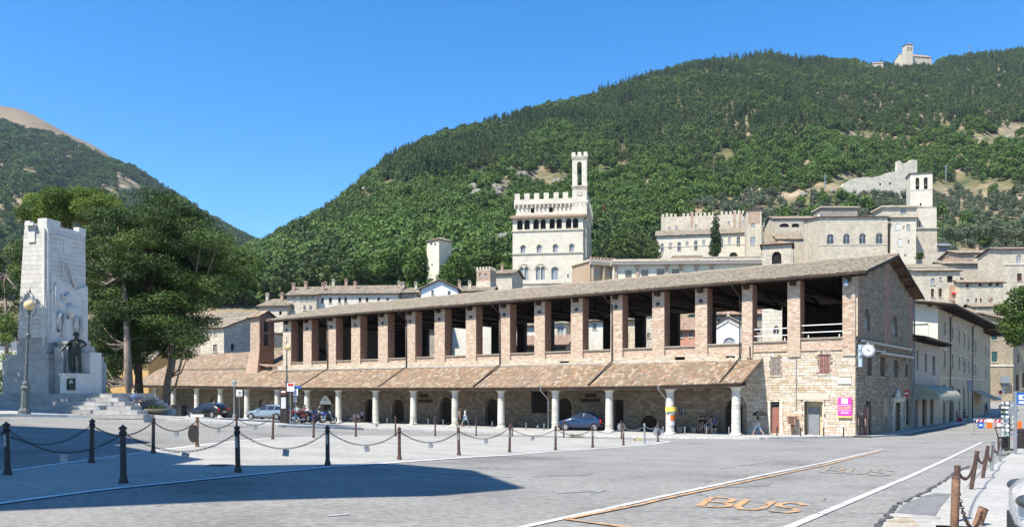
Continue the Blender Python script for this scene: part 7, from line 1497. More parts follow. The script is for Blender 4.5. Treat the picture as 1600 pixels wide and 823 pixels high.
# ---------------- lamps ----------------
def tall_lamp(label, base, H, tilt=0., globe=True):
    o = thing('street_lamp', label, 'street lamp', base, 0, 'ornate cast-iron street lamps'); o.rotation_euler = (0, tilt, 0); s = H/6.4
    m_ = MB(); m_.lathe([(.30*s, 0), (.30*s, .3*s), (.26*s, .36*s), (.19*s, .42*s), (.17*s, 1.3*s), (.21*s, 1.36*s), (.24*s, 1.45*s), (.15*s, 1.55*s), (.17*s, 1.65*s), (.085*s, 1.8*s)], 8); part(o, 'base', m_, lampg)
    m_ = MB(); m_.lathe([(.08*s, 1.8*s), (.075*s, 2.6*s), (.095*s, 2.62*s), (.095*s, 2.7*s), (.07*s, 2.72*s), (.062*s, 3.9*s), (.12*s, 4.0*s), (.13*s, 4.1*s), (.06*s, 4.2*s), (.05*s, 4.9*s), (.07*s, 5.0*s), (.04*s, 5.1*s)], 12); part(o, 'shaft', m_, lampg)
    m_ = MB()
    for q in (-1, 1): m_.tube([(0, 0, 5.0*s), (q*.2*s, 0, 5.05*s), (q*.36*s, 0, 5.3*s), (q*.38*s, 0, 5.7*s), (q*.16*s, 0, 6.1*s), (0, 0, 6.25*s)], .025*s, 6); m_.ball((q*.39*s, 0, 5.72*s), .06*s, n=8)
    m_.ball((0, 0, 6.3*s), .06*s, n=8); m_.cyl((0, 0, 6.3*s), (0, 0, 6.5*s), .012*s, n=4); part(o, 'scroll_arm', m_, lampg)
    m_ = MB(); m_.ball((0, 0, 5.58*s), .26*s, n=18); g_ = part(o, 'globe', m_, globem, smooth=True); m_ = MB(); m_.lathe([(.06*s, 5.1*s), (.1*s, 5.3*s), (.07*s, 5.36*s)], 10); part(o, 'globe_holder', m_, lampg)
    return o
g = G(38, 650); tall_lamp('tall ornate lamp with amber globe standing in front of the memorial', g, 6.45, .045)
g = atY(448, 58.5, .12); H = (660-536)/FP*58.5
o = thing('street_lamp', 'tall lamp post with small amber globe and dark base cabinet beside the motorcycles', 'street lamp', g, 0, 'ornate cast-iron street lamps')
m_ = MB(); m_.lathe([(.2, 0), (.2, .3), (.14, .4), (.12, 2.2), (.16, 2.3), (.09, 2.5), (.08, 3.0), (.14, 3.05), (.14, 3.15), (.07, 3.2), (.06, 4.2), (.1, 4.25), (.05, 4.35), (.045, H-.3)], 12); part(o, 'shaft', m_, lampg)
m_ = MB(); m_.ball((.12, 0, H-.15), .24, .16, .24, 14); part(o, 'globe', m_, globem, smooth=True); m_ = MB(); m_.tube([(0, 0, H-.35), (-.15, 0, H-.2), (-.1, 0, H+.2), (.1, 0, H+.25)], .02, 5); m_.box(-.02, .02, -.02, .02, H, H+.6); part(o, 'scroll_arm', m_, lampg)
m_ = MB(); m_.box(-.24, .24, -.2, .2, 0, 2.1); m_.box(-.26, .26, -.22, .22, 2.1, 2.75); c_ = thing('parking_meter_cabinet', 'dark tall cabinet with notices strapped in front of the lamp post', 'cabinet', g+Vector((-.05, -.45, 0)), 0); part(c_, 'case', m_, iron); m_ = MB(); m_.box(-.17, .17, -.225, -.201, 1.2, 2.0); part(c_, 'notice', m_, frost); m_ = MB(); m_.box(-.2, .2, -.24, -.221, 2.2, 2.65); part(c_, 'header', m_, shutb); m_ = MB(); m_.box(-.16, .16, -.25, -.241, 2.36, 2.46); part(c_, 'header_strip', m_, white)
g = atY(366, 80, .1); m_ = MB(); H = (655-597)/FP*80; o = thing('small_lamp', 'grey-green lamp post with a four-sided lantern left of the parking sign', 'street lamp', g)
m_.lathe([(.18, 0), (.16, .3), (.08, .5), (.07, 1.0), (.05, H-.6), (.08, H-.55)], 10); part(o, 'shaft', m_, grey); m_ = MB(); m_.lathe([(.1, H-.55), (.26, H-.12), (.26, H-.1)], 6); part(o, 'lantern', m_, frost); m_ = MB(); m_.lathe([(.29, H-.1), (.1, H+.08), (.03, H+.2)], 6); part(o, 'lantern_top', m_, grey)
# signs near the motorcycles
def pole(base, h, r_=.03, m=galv): m_ = MB(); m_.cyl((0, 0, 0), (0, 0, h), r_, n=8); return m_
blue = mat('sign_blue', [(.02, .12, .45)], nvar=0, bump=0, rough=.4); redm = mat('sign_red', [(.55, .02, .03)], nvar=0, bump=0, rough=.4); orange = mat('orange_plastic', [(.75, .16, .02)], nvar=.05, bump=0, rough=.4); pinkm = mat('poster_pink', [(.70, .06, .33)], nvar=0, bump=0); yelm = mat('poster_yellow', [(.80, .62, .10)], nvar=0, bump=0)
Yp = 57.5; g = atY(453.5, Yp, .12); zt_ = lambda py, Y: (HY-py)/FP*Y
o = thing('sign_post', 'thin pole with two red round signs in a white plate right of the tall lamp', 'sign', g); m_ = pole(g, zt_(600, Yp)-g.z); part(o, 'pole', m_, galv); wz = zt_(611, Yp)-g.z; wt = zt_(598, Yp)-g.z
m_ = MB(); m_.box(-.22, .3, -.05, -.03, wz, wt); part(o, 'plate', m_, white); m_ = MB(); 
for q in (-.06, .14): m_.lathe([(.1, -.075), (.1, -.055)], 16, (q, 0, wt-.12), axis='y')
part(o, 'red_disc', m_, redm)
Yp = 59; g = atY(461.5, Yp, .12); o = thing('parking_sign', 'pole with blue arrow board over white parking plates beside the motorcycles', 'sign', g); part(o, 'pole', pole(g, zt_(603, Yp)-g.z), galv)
m_ = MB(); m_.box(-.18, .42, -.05, -.03, zt_(606.5, Yp)-g.z, zt_(602.8, Yp)-g.z); part(o, 'blue_board', m_, blue); m_ = MB(); a_, b_ = zt_(618, Yp)-g.z, zt_(607, Yp)-g.z; m_.box(-.17, .2, -.05, -.03, a_, b_); p1 = part(o, 'plate', m_, white)
m_ = MB(); m_.lathe([(.11, -.06), (.11, -.052)], 16, (0, 0, (a_+b_)/2), axis='y'); part(p1, 'ring', m_, blue); m_ = MB(); m_.lathe([(.07, -.07), (.07, -.061)], 16, (0, 0, (a_+b_)/2), axis='y'); part(p1, 'ring_centre', m_, white)
m_ = MB(); m_.box(-.13, .13, -.05, -.03, zt_(628, Yp)-g.z, zt_(619.5, Yp)-g.z); part(o, 'lower_plate', m_, frost)
Yp = 80; g = atY(374, Yp, .1); o = thing('parking_plate', 'white parking plate on a thin pole right of the lantern', 'sign', g); part(o, 'pole', pole(g, zt_(612, Yp)-g.z), galv); m_ = MB(); m_.box(-.3, .3, -.05, -.03, zt_(619, Yp)-g.z, zt_(608.5, Yp)-g.z); part(o, 'plate', m_, white); m_ = MB(); zc = (zt_(619, Yp)+zt_(608.5, Yp))/2-g.z; m_.lathe([(.15, -.062), (.15, -.052)], 14, (.05, 0, zc+.05), axis='y'); m_.box(-.2, .22, -.062, -.052, zc-.26, zc-.18); part(o, 'symbol', m_, greydoor)
# bands and notices on the column with orange bands
xc = LG.x(1047, CB); gcol = LG.w(xc, CB, 0)
def wrap(z0, z1, m, lab, nm, cat, r_=.36, a0=-2.6, a1=-.4):
    m_ = MB(); n = 8; P = []
    for i in range(n+1):
        a = lerp(a0, a1, i/n)
        for z in (0, z1-z0): P.append((r_*math.cos(a), r_*math.sin(a), z))
    m_.idx(P, [(2*i, 2*i+2, 2*i+3, 2*i+1) for i in range(n)]); P2 = [(x*1.02, y*1.02, z) for x, y, z in P]; m_.idx(P2, [(2*i+1, 2*i+3, 2*i+2, 2*i) for i in range(n)]); single(nm, m_, m, lab, cat, (gcol.x, gcol.y, z0))
zz = lambda py: (HY-py)/FP*gcol.y
wrap(zz(642), zz(635), yelm, 'yellow-orange banner wrapped high round the column by the small window', 'banner', 'banner', .48)
wrap(zz(656), zz(648), orange, 'orange notice stuck on the column below the yellow banner', 'notice', 'notice', .36, -1.7, -.3)
wrap(zz(647.5), zz(642.5), frost, 'pale notice between the banner and the orange notice on the column', 'notice', 'notice', .36, -1.9, -.5); wrap(zz(664), zz(657), frost, 'pale notice below the orange notice on the column', 'notice', 'notice', .36, -1.9, -.5)
# poster, mailbox, clock, signs on the sunlit end
x0, x1 = LG.x(1309.5, -.1), LG.x(1331, -.1); z0, z1 = LG.z(1320, 652, -.1), LG.z(1320, 621, -.1); w_, h_ = x1-x0, z1-z0
o = thing('poster', 'pink sale poster with yellow lettering on the sunlit stone wall', 'poster', LG.w(x0, -.1, z0), LA); m_ = MB(); m_.box(0, w_, -.06, .05, 0, h_); part(o, 'panel', m_, pinkm)
m_ = MB(); m_.box(w_*.27, w_*.72, -.07, -.062, h_*.70, h_*.97); m_.box(w_*.05, w_*.95, -.07, -.062, h_*.62, h_*.635); m_.box(w_*.05, w_*.95, -.07, -.062, h_*.36, h_*.375); m_.box(w_*.2, w_*.8, -.07, -.062, h_*.22, h_*.24); m_.box(w_*.25, w_*.75, -.07, -.062, h_*.28, h_*.30); part(o, 'white_print', m_, white)
m_ = MB(); m_.box(0, w_, -.07, -.062, .0, h_*.07); part(o, 'yellow_band', m_, yelm); text(o, 'SALDISSIMI', w_/2, -.07, h_*.49, h_*.2, yelm, w_*.86)
x0 = LG.x(1237.5, -.5); g = LG.g(x0, -.5)+.12; o = thing('mailbox', 'brown wooden notice box on a post between the two doors', 'mailbox', LG.w(x0, -.5, g), LA); m_ = MB(); m_.box(-.07, .07, 0, .14, 0, .8); part(o, 'post', m_, woodm); m_ = MB(); m_.box(-.3, .3, -.15, .3, .8, 1.35); m_.box(-.34, .34, -.2, .33, 1.35, 1.4); part(o, 'box', m_, shutr); m_ = MB(); m_.box(-.22, .22, -.17, -.151, .88, 1.28); part(o, 'panel', m_, woodm)
Yc = 57.3; c = W(1356, 547, Yc); rc = 9.2/FP*Yc; o = thing('wall_clock', 'round white-faced clock with black numerals on a bracket at the loggia corner', 'clock', c, LA*.45)
m_ = MB(); 
for k in range(8): a = k*pi/4; m_.ball((math.cos(a)*rc*1.05, 0, math.sin(a)*rc*1.05), rc*.26, .08, rc*.26, 10)
m_.lathe([(rc*1.12, -.1), (rc*1.12, .1)], 28, axis='y'); part(o, 'case', m_, greydoor); m_ = MB(); m_.lathe([(rc*.88, -.115), (rc*.92, -.105)], 32, axis='y'); fc = part(o, 'face', m_, white)
m_ = MB()
for k in range(12): a = k*pi/6; x, z = math.sin(a)*rc*.76, math.cos(a)*rc*.76; m_.box(x-.022, x+.022, -.125, -.116, z-.045, z+.045)
def hand(a, l, wd): dx, dz = math.sin(a), math.cos(a); m_.idx([(-dz*wd, -.13, dx*wd), (dz*wd, -.13, -dx*wd), (dx*l, -.13, dz*l), (-dz*wd, -.126, dx*wd), (dz*wd, -.126, -dx*wd), (dx*l, -.126, dz*l)], [(0, 1, 2), (5, 4, 3)])
hand(-.65, rc*.7, .035); hand(2.05, rc*.5, .045); part(fc, 'hands', m_, iron)
m_ = MB(); m_.box(-.7, 0, -.03, .03, -.05, .05); m_.cyl((.1, .1, 0), (1.3, .9, -.1), .05, n=6); part(o, 'bracket', m_, galv)
c = W(1343.5, 555.5, 57.9); m_ = MB(); m_.box(-.17, .17, -.2, .2, -.8, .8); single('sign_box', m_, mat('pale_blue_sign', [(.36, .45, .50)], nvar=.05, bump=0), 'blank pale blue vertical sign box left of the clock', 'sign', c, LA)
Yc = SG.w(SG.x(1415), -.6).y; c = W(1415, 614, Yc); r_ = 5.6/FP*Yc; o = thing('no_entry_sign', 'red round no entry sign with white bar on the gable street wall', 'road sign', c, 0); m_ = MB(); m_.lathe([(r_, -.01), (r_, .01)], 24, axis='y'); d_ = part(o, 'disc', m_, redm); m_ = MB(); m_.box(-r_*.72, r_*.72, -.03, -.012, -r_*.16, r_*.16); part(d_, 'bar', m_, white); m_ = MB(); m_.cyl((0, .05, -.2), (0, .05, gz(c.x, c.y)-c.z), .04, n=6); part(o, 'pole', m_, galv)
m_ = MB(); m_.lathe([(.3, 0), (.3, .02)], 14, axis='y'); c = W(1497, 612, SG.w(SG.x(1497, -.6), -.6).y); single('street_clock', m_, iron, 'small dark round clock sign on the plastered building', 'sign', c, .2)
m_ = MB(); m_.box(-.3, .3, -.05, .05, -.7, .7); c = W(1515.5, 603, SG.w(SG.x(1515.5, -.7), -.7).y); single('hanging_sign', m_, greydoor, 'dark square hanging sign before the far awning', 'sign', c, .1)
# barrier across the street
g = G(1543, 678.5); s = 1/FP*g.y; o = thing('road_barrier', 'red and white striped street barrier with blue arrow and orange lamp box', 'barrier', g, 0); X = lambda px: (px-1543)*s; Zb = lambda py: (678.5-py)*s
m_ = MB(); m_.tube([(X(1522), 0, 0), (X(1522), 0, Zb(655)), (X(1524), 0, Zb(653.5)), (X(1563), 0, Zb(653.5)), (X(1564), 0, Zb(656)), (X(1564), 0, 0)], .025, 6); m_.box(X(1522), X(1564), -.02, .02, Zb(669), Zb(668.2)); m_.box(X(1522)-.03, X(1522)+.03, -.35, .35, 0, .04); m_.box(X(1564)-.03, X(1564)+.03, -.35, .35, 0, .04); part(o, 'frame', m_, galv)
m_ = MB(); m_.box(X(1525), X(1563), -.06, -.03, Zb(659), Zb(654.8)); bd = part(o, 'board', m_, white); m_ = MB()
for i in range(6): a = X(1526+i*6.4); m_.prism([(a, Zb(659)), (a+.17, Zb(659)), (a+.3, Zb(654.8)), (a+.13, Zb(654.8))], -.07, -.061)
part(bd, 'red_stripe', m_, redm); m_ = MB(); m_.lathe([(5.2*s, -.09), (5.2*s, -.07)], 22, (X(1531.5), 0, Zb(663.5)), axis='y'); ad = part(o, 'arrow_disc', m_, blue)
m_ = MB(); cx, cz = X(1531.5), Zb(663.5); m_.prism([(cx-3.4*s, cz), (cx-.2*s, cz+2.4*s), (cx-.2*s, cz+.8*s), (cx+3.4*s, cz+.8*s), (cx+3.4*s, cz-.8*s), (cx-.2*s, cz-.8*s), (cx-.2*s, cz-2.4*s)], -.1, -.091); part(ad, 'arrow', m_, white)
m_ = MB(); m_.box(X(1541), X(1549.5), -.1, -.071, Zb(668.5), Zb(659.5)); part(o, 'orange_box', m_, orange); m_ = MB(); m_.box(X(1541), X(1549.5), -.1, -.071, Zb(659), Zb(654)); part(o, 'white_box', m_, white)
m_ = MB(); m_.lathe([(4.6*s, -.09), (4.6*s, -.07)], 22, (X(1559.5), 0, Zb(663.5)), axis='y'); rd_ = part(o, 'ring_disc', m_, redm); m_ = MB(); m_.lathe([(3.5*s, -.1), (3.5*s, -.091)], 22, (X(1559.5), 0, Zb(663.5)), axis='y'); part(rd_, 'ring_centre', m_, white)
# bus stop sign
g = G(1586.5, 713); s = g.y/FP; o = thing('bus_stop_sign', 'blue and white bus stop sign on a grey pole at the right edge', 'sign', g); part(o, 'pole', pole(g, (713-611)*s, .05), galv); m_ = MB(); m_.box(.02, 26*s, -.04, .04, (713-632)*s, (713-613)*s); bd = part(o, 'board', m_, blue); m_ = MB(); m_.box(4*s, 24*s, -.05, -.041, (713-624)*s, (713-616.5)*s); m_.box(4*s, 24*s, -.05, -.041, (713-630)*s, (713-626.5)*s); pt_ = part(bd, 'white_panel', m_, white); text(bd, 'BUS', 14*s, -.056, (713-620)*s, 6*s, blue, 16*s)
m_ = MB(); m_.box(-.22, .0, -.03, .03, (713-648)*s, (713-637)*s); part(o, 'timetable', m_, greydoor)
# postcard rack
g = G(1577, 704); s = g.y/FP; o = thing('postcard_rack', 'revolving metal rack full of postcards beside the bus stop pole', 'postcard rack', g); m_ = MB(); m_.cyl((0, 0, .05), (0, 0, 78*s), .03, n=8)
for k in range(5): a = k*2*pi/5; m_.cyl((0, 0, .08), (math.cos(a)*.38, math.sin(a)*.38, .03), .03, n=5)
part(o, 'stand', m_, iron); cards = [mat('card_%s' % n, [c], nvar=.3, fine=20, bump=0) for n, c in (('white', (.6, .6, .56)), ('teal', (.22, .36, .33)), ('green', (.12, .2, .1)), ('blue', (.15, .22, .32)), ('tan', (.4, .33, .25)))]
wire = MB()
for row in range(8):
    z = (704-680)*s+row*7*s
    for k in range(8):
        a = k*pi/4; c = Vector((math.cos(a)*.26, math.sin(a)*.26, z)); t = Vector((-math.sin(a), math.cos(a), 0)); m_ = MB(); P = [c-t*.06, c+t*.06, c+t*.06+Vector((0, 0, .09)), c-t*.06+Vector((0, 0, .09))]; n_ = Vector((math.cos(a), math.sin(a), 0))*.01
        m_.idx([p for p in P]+[p+n_ for p in P], [(3, 2, 1, 0), (4, 5, 6, 7), (0, 1, 5, 4), (2, 3, 7, 6), (1, 2, 6, 5), (3, 0, 4, 7)]); part(o, 'postcard', m_, random.choice(cards[:1]*5+cards[1:4] if row > 3 else cards+cards[:1]*3))
        wire.cyl((0, 0, z), c, .006, n=3)
part(o, 'rack_wires', wire, galv, kind='stuff')
for i, (px, py, lab) in enumerate(((1567, 700, 'dark folded display frame left of the postcard rack foot'), )):
    g2 = G(px, py); m_ = MB(); m_.box(-.3, .3, -.03, .03, .0, .5); m_.tube([(-.3, 0, .5), (-.35, .1, .9), (.2, .1, .9), (.3, 0, .5)], .03, 5); single('display_frame', m_, iron, lab, 'display', g2, .4)
g2 = G(1597, 700); m_ = MB(); m_.lathe([(.25, 0), (.28, .7), (.3, .72), (.3, .78), (.1, .85)], 12); single('litter_bin', m_, iron, 'dark litter bin at the right edge behind the bus stop pole', 'bin', g2)
g2 = G(1590, 690); m_ = MB(); m_.box(-.16, .16, -.12, .12, .1, 1.15); single('orange_cabinet', m_, orange, 'small orange box behind the bus stop pole', 'box', g2)
# planter and signs up the street
g = atY(1569, 118, .05); m_ = MB(); m_.lathe([(.35, 0), (.6, .5), (.65, .55)], 12); o = thing('street_planter', 'stone planter with green and red flowers far up the street', 'planter', g); part(o, 'pot', m_, stoned)
C, S_, R_, O = clumps([((0, 0, .8), 1), ((.5, 0, .75), .8), ((-.5, 0, .75), .8)], 90, .5, .12); link('flowers', leaf_mesh('flowers', C, S_, R_, [lf_broad, barkd], outward=O), o)
g = atY(1564, 116, .05); o = thing('street_signs', 'cluster of small red and white round signs above the planter', 'road sign', g); part(o, 'pole', pole(g, 3.2), galv); 
for (x, z, m) in ((-.1, 3.0, redm), (.25, 3.1, white), (-.25, 2.3, white)): m_ = MB(); m_.lathe([(.28, -.06), (.28, -.04)], 14, (x, 0, z), axis='y'); part(o, 'disc', m_, m)
# ---------------- vehicles ----------------
tyre = mat('tyre_rubber', [(.015, .015, .015), (.025, .025, .025)], nscale=6, bump=.1); rim = mat('wheel_rim', [(.35, .36, .37), (.5, .5, .51)], nscale=8, nvar=.1, bump=0, rough=.35, metal=.6); cglass = mat('car_glass', [(.015, .02, .025), (.03, .035, .04)], nvar=0, bump=0, rough=.05, spec=.8)
def paintm(n, c): return mat(n, [c, c], nvar=.03, bump=0, rough=.32, spec=.5, coat=.8)
lightm = mat('headlight_glass', [(.45, .47, .5), (.7, .72, .75)], nvar=0, bump=0, rough=.1, metal=.3); lensm = mat('lamp_lens', [(.03, .032, .036), (.08, .085, .09)], nvar=0, bump=0, rough=.2, spec=.4); tailm = mat('tail_light', [(.45, .02, .02)], nvar=0, bump=0, rough=.2); plast = mat('black_plastic', [(.02, .02, .02), (.03, .03, .03)], nscale=5, bump=.05, rough=.6); chrome = mat('chrome', [(.6, .6, .6), (.7, .7, .7)], nvar=0, bump=0, rough=.15, metal=1)
def car(name, label, loc, rz, ST, pm, wheels, wr, sidewins, lights=None, sc=1.):
    o = thing(name, label, 'car', loc, rz); o.scale = (sc,)*3; m_ = MB(); rings = []
    for (x, hw, zb, zs, zt, ht) in ST:
        h = [(hw*.86, zb), (hw*.985, zb+.12), (hw, lerp(zb, zs, .55)), (hw*.965, zs), (lerp(hw*.965, ht, .5)+.015, lerp(zs, zt, .5)), (ht, zt-.02), (ht*.8, zt+.005), (0, zt+.035)]
        rings.append([(x, -y, z) for y, z in h]+[(x, y, z) for y, z in h[-2::-1]])
    n = len(rings[0]); P = [p for r_ in rings for p in r_]
    F = [(i*n+k, i*n+k+1, (i+1)*n+k+1, (i+1)*n+k) for i in range(len(rings)-1) for k in range(n-1)]+[(i*n+n-1, i*n, (i+1)*n, (i+1)*n+n-1) for i in range(len(rings)-1)]+[tuple(range(n-1, -1, -1)), tuple(range((len(rings)-1)*n, len(rings)*n))]
    m_.idx(P, F); b = part(o, 'body', m_, pm, smooth=True); b.modifiers.new('d', 'SUBSURF').levels = 1; b.modifiers['d'].render_levels = 1
    def at(x):
        for a, c in zip(ST, ST[1:]):
            if a[0] <= x <= c[0]: t = (x-a[0])/(c[0]-a[0]); return [lerp(a[i], c[i], t) for i in range(6)]
        return list(ST[-1])
    def yside(x, z): s = at(x); t = max(0, min(1, (z-s[3])/max(.01, s[4]-s[3]))); return lerp(s[1]*.965, s[5], t)+.022
    for poly in sidewins:
        for q in (-1, 1):
            m_ = MB(); f = [(x, q*yside(x, z), z) for x, z in poly]; bk = [(x, q*(abs(y)-.05), z) for x, y, z in f]; n2 = len(f)
            m_.idx(f+bk, [tuple(range(n2)) if q < 0 else tuple(range(n2-1, -1, -1))]+[(i, (i+1) % n2, (i+1) % n2+n2, i+n2) for i in range(n2)]); part(o, 'window', m_, cglass)
    # windscreen and rear window
    cs = [i for i in range(len(ST)-1) if ST[i+1][4]-ST[i][4] > .25]
    for nm, i, s in [('windscreen', cs[0], 1)]+[('rear_window', j, -1) for j in [k for k in range(len(ST)-1) if ST[k][4]-ST[k+1][4] > .2][:1]]:
        a, c = (ST[i], ST[i+1]); m_ = MB(); q = []
        for t, st_ in ((.12, 0), (.9, 1)):
            x = lerp(a[0], c[0], t); z = lerp(a[4], c[4], t)+.05; y = lerp(a[5], c[5], t)*.93; q.append((x, y, z))
        (x0, y0, z0), (x1, y1, z1) = q; dx = -.0
        m_.hexa([(x0, -y0, z0-.06), (x0, y0, z0-.06), (x1, y1, z1-.06), (x1, -y1, z1-.06), (x0, -y0, z0), (x0, y0, z0), (x1, y1, z1), (x1, -y1, z1)]); part(o, nm, m_, cglass)
    for wx in wheels:
        for q in (-1, 1):
            y = q*(at(wx)[1]); m_ = MB(); m_.lathe([(wr*1.14, -.02), (wr*1.14, .012)], 20, (wx, y, wr*1.02), axis='y'); part(o, 'wheel_arch', m_, plast)
            m_ = MB(); m_.lathe([(wr*.62, -.1), (wr*.95, -.1), (wr, -.06), (wr, .06), (wr*.95, .1), (wr*.62, .1)], 22, (wx, y-q*.04, wr), axis='y'); w_ = part(o, 'wheel', m_, tyre, smooth=False)
            m_ = MB(); m_.lathe([(wr*.66, -.03), (wr*.66, .03)], 20, (wx, y+q*.035, wr), axis='y'); part(w_, 'rim', m_, rim)
            m_ = MB()
            for k in range(5): a = k*2*pi/5; m_.box(-.01, .01, 0, .01, 0, .01); cx, cz = wx+math.cos(a)*wr*.42, wr+math.sin(a)*wr*.42; m_.lathe([(wr*.11, -.004), (wr*.11, .004)], 8, (cx, y+q*.07, cz), axis='y')
            part(w_, 'rim_hole', m_, plast)
    L = ST[-1][0]; e = at(.14); r_ = at(L-.12)
    for q in (-1, 1):
        m_ = MB(); m_.ball((.12, q*e[1]*.80, e[3]-.05), .10, .14, .055, 16); part(o, 'headlight', m_, lensm, smooth=True)
        m_ = MB(); m_.ball((L-.1, q*r_[1]*.9, r_[3]-.12), .1, .1, .17, 10); part(o, 'tail_light', m_, tailm, smooth=True)
        m_ = MB(); m_.ball((ST[cs[0]][0]+.25, q*(at(ST[cs[0]][0]+.2)[1]+.09), ST[cs[0]][3]+.08), .07, .1, .07, 8); part(o, 'mirror', m_, pm, smooth=True)
    m_ = MB(); F_ = [(lerp(ST[2][0], ST[1][0], .5), -ST[2][1]*.985), (ST[1][0]-.02, -ST[1][1]), (ST[0][0]-.015, -ST[0][1]), (ST[0][0]-.03, 0)]; F_ += [(a, -b) for a, b in F_[2::-1]]; F_ = [(a+.035, b*.97) for a, b in F_]; m_.prismz(F_+[(a+.1, b*.85) for a, b in F_[::-1]], .22, .40); part(o, 'front_bumper', m_, plast); m_ = MB(); m_.box(L-.06, L+.03, -.26, .26, .52, .63); part(o, 'number_plate', m_, white)
    m_ = MB(); m_.box(L-.12, L+.015, -r_[1]*.8, r_[1]*.8, .26, .42); part(o, 'rear_bumper', m_, plast)
    return o
ST500 = [(0, .5, .36, .58, .62, .38), (.1, .66, .27, .66, .74, .5), (.45, .78, .2, .80, .88, .6), (.95, .81, .19, .88, .97, .64), (1.6, .81, .19, .91, 1.40, .55), (2.1, .81, .19, .93, 1.48, .56), (2.75, .81, .2, .95, 1.45, .55), (3.2, .8, .24, .96, 1.2, .56), (3.42, .74, .3, .86, .95, .52), (3.52, .62, .38, .6, .64, .42)]
STE = [(0, .55, .34, .58, .62, .4), (.15, .78, .25, .68, .74, .6), (.6, .87, .19, .8, .86, .7), (1.25, .88, .18, .88, .95, .7), (1.95, .88, .18, .9, 1.38, .6), (2.6, .88, .18, .92, 1.45, .62), (3.6, .88, .18, .93, 1.43, .61), (4.2, .87, .22, .95, 1.34, .6), (4.5, .82, .28, .9, .98, .58), (4.62, .7, .36, .6, .64, .5)]
STH = [(0, .55, .34, .58, .62, .4), (.15, .76, .25, .68, .74, .6), (.55, .86, .19, .8, .86, .7), (1.1, .87, .18, .88, .97, .68), (1.8, .87, .18, .92, 1.42, .58), (2.4, .87, .18, .95, 1.48, .6), (3.1, .87, .2, .98, 1.43, .58), (3.75, .85, .24, 1.0, 1.22, .58), (4.0, .8, .3, .9, 1.0, .54), (4.1, .68, .36, .6, .64, .46)]
# the nose (local x = 0) points left in the picture
blue_p, silver_p, black_p, white_p = paintm('blue_car_paint', (.006, .028, .085)), paintm('silver_car_paint', (.20, .26, .33)), paintm('black_car_paint', (.008, .008, .01)), paintm('white_car_paint', (.62, .63, .64))
p = atY(873.5, 69.0, .12); car('small_hatchback', 'small dark blue rounded hatchback parked between the portico columns with tail to the right', p, -.22, ST500, blue_p, (.62, 2.92), .30, [[(1.15, .98), (1.6, 1.36), (2.05, 1.4), (2.05, .98)], [(2.13, .98), (2.13, 1.4), (2.65, 1.36), (2.95, 1.05), (2.9, .98)]], sc=1.07)
p = atY(390.5, 77.5, .12); car('estate_car', 'silver blue estate car parked left of the tall lamp', p, -.33, STE, silver_p, (.8, 3.7), .31, [[(1.5, .94), (1.95, 1.32), (2.5, 1.37), (2.5, .96)], [(2.58, .96), (2.58, 1.37), (3.35, 1.36), (3.35, .97)], [(3.42, .97), (3.42, 1.35), (4.0, 1.28), (4.1, .99)]], sc=.98)
p = atY(299.5, 77., .12); car('black_hatchback', 'black hatchback parked below the pointed doorway of the chapel', p, -.35, STH, black_p, (.75, 3.3), .31, [[(1.35, .98), (1.8, 1.34), (2.35, 1.4), (2.35, .99)], [(2.43, .99), (2.43, 1.4), (3.1, 1.36), (3.5, 1.08)]], sc=.95)
gR = gz(6.2, 9.)+.09
car('white_car', 'white car cut off by the right edge with headlight and black bumper showing', (4.18, 6.75, gz(4, 6.2)+.09), R(-29), STH, white_p, (.75, 3.3), .33, [[(1.35, .98), (1.8, 1.34), (2.35, 1.4), (2.35, .99)], [(2.43, .99), (2.43, 1.4), (3.1, 1.36), (3.5, 1.08)]], sc=1.02)
g_ = atY(1603, 20.5, .09); car('white_car', 'second white car farther up the right edge below the bus stop sign', g_+Vector((.35, .6, 0)), R(-29), STH, white_p, (.75, 3.3), .33, [[(1.35, .98), (1.8, 1.34), (2.35, 1.4), (2.35, .99)], [(2.43, .99), (2.43, 1.4), (3.1, 1.36), (3.5, 1.08)]])
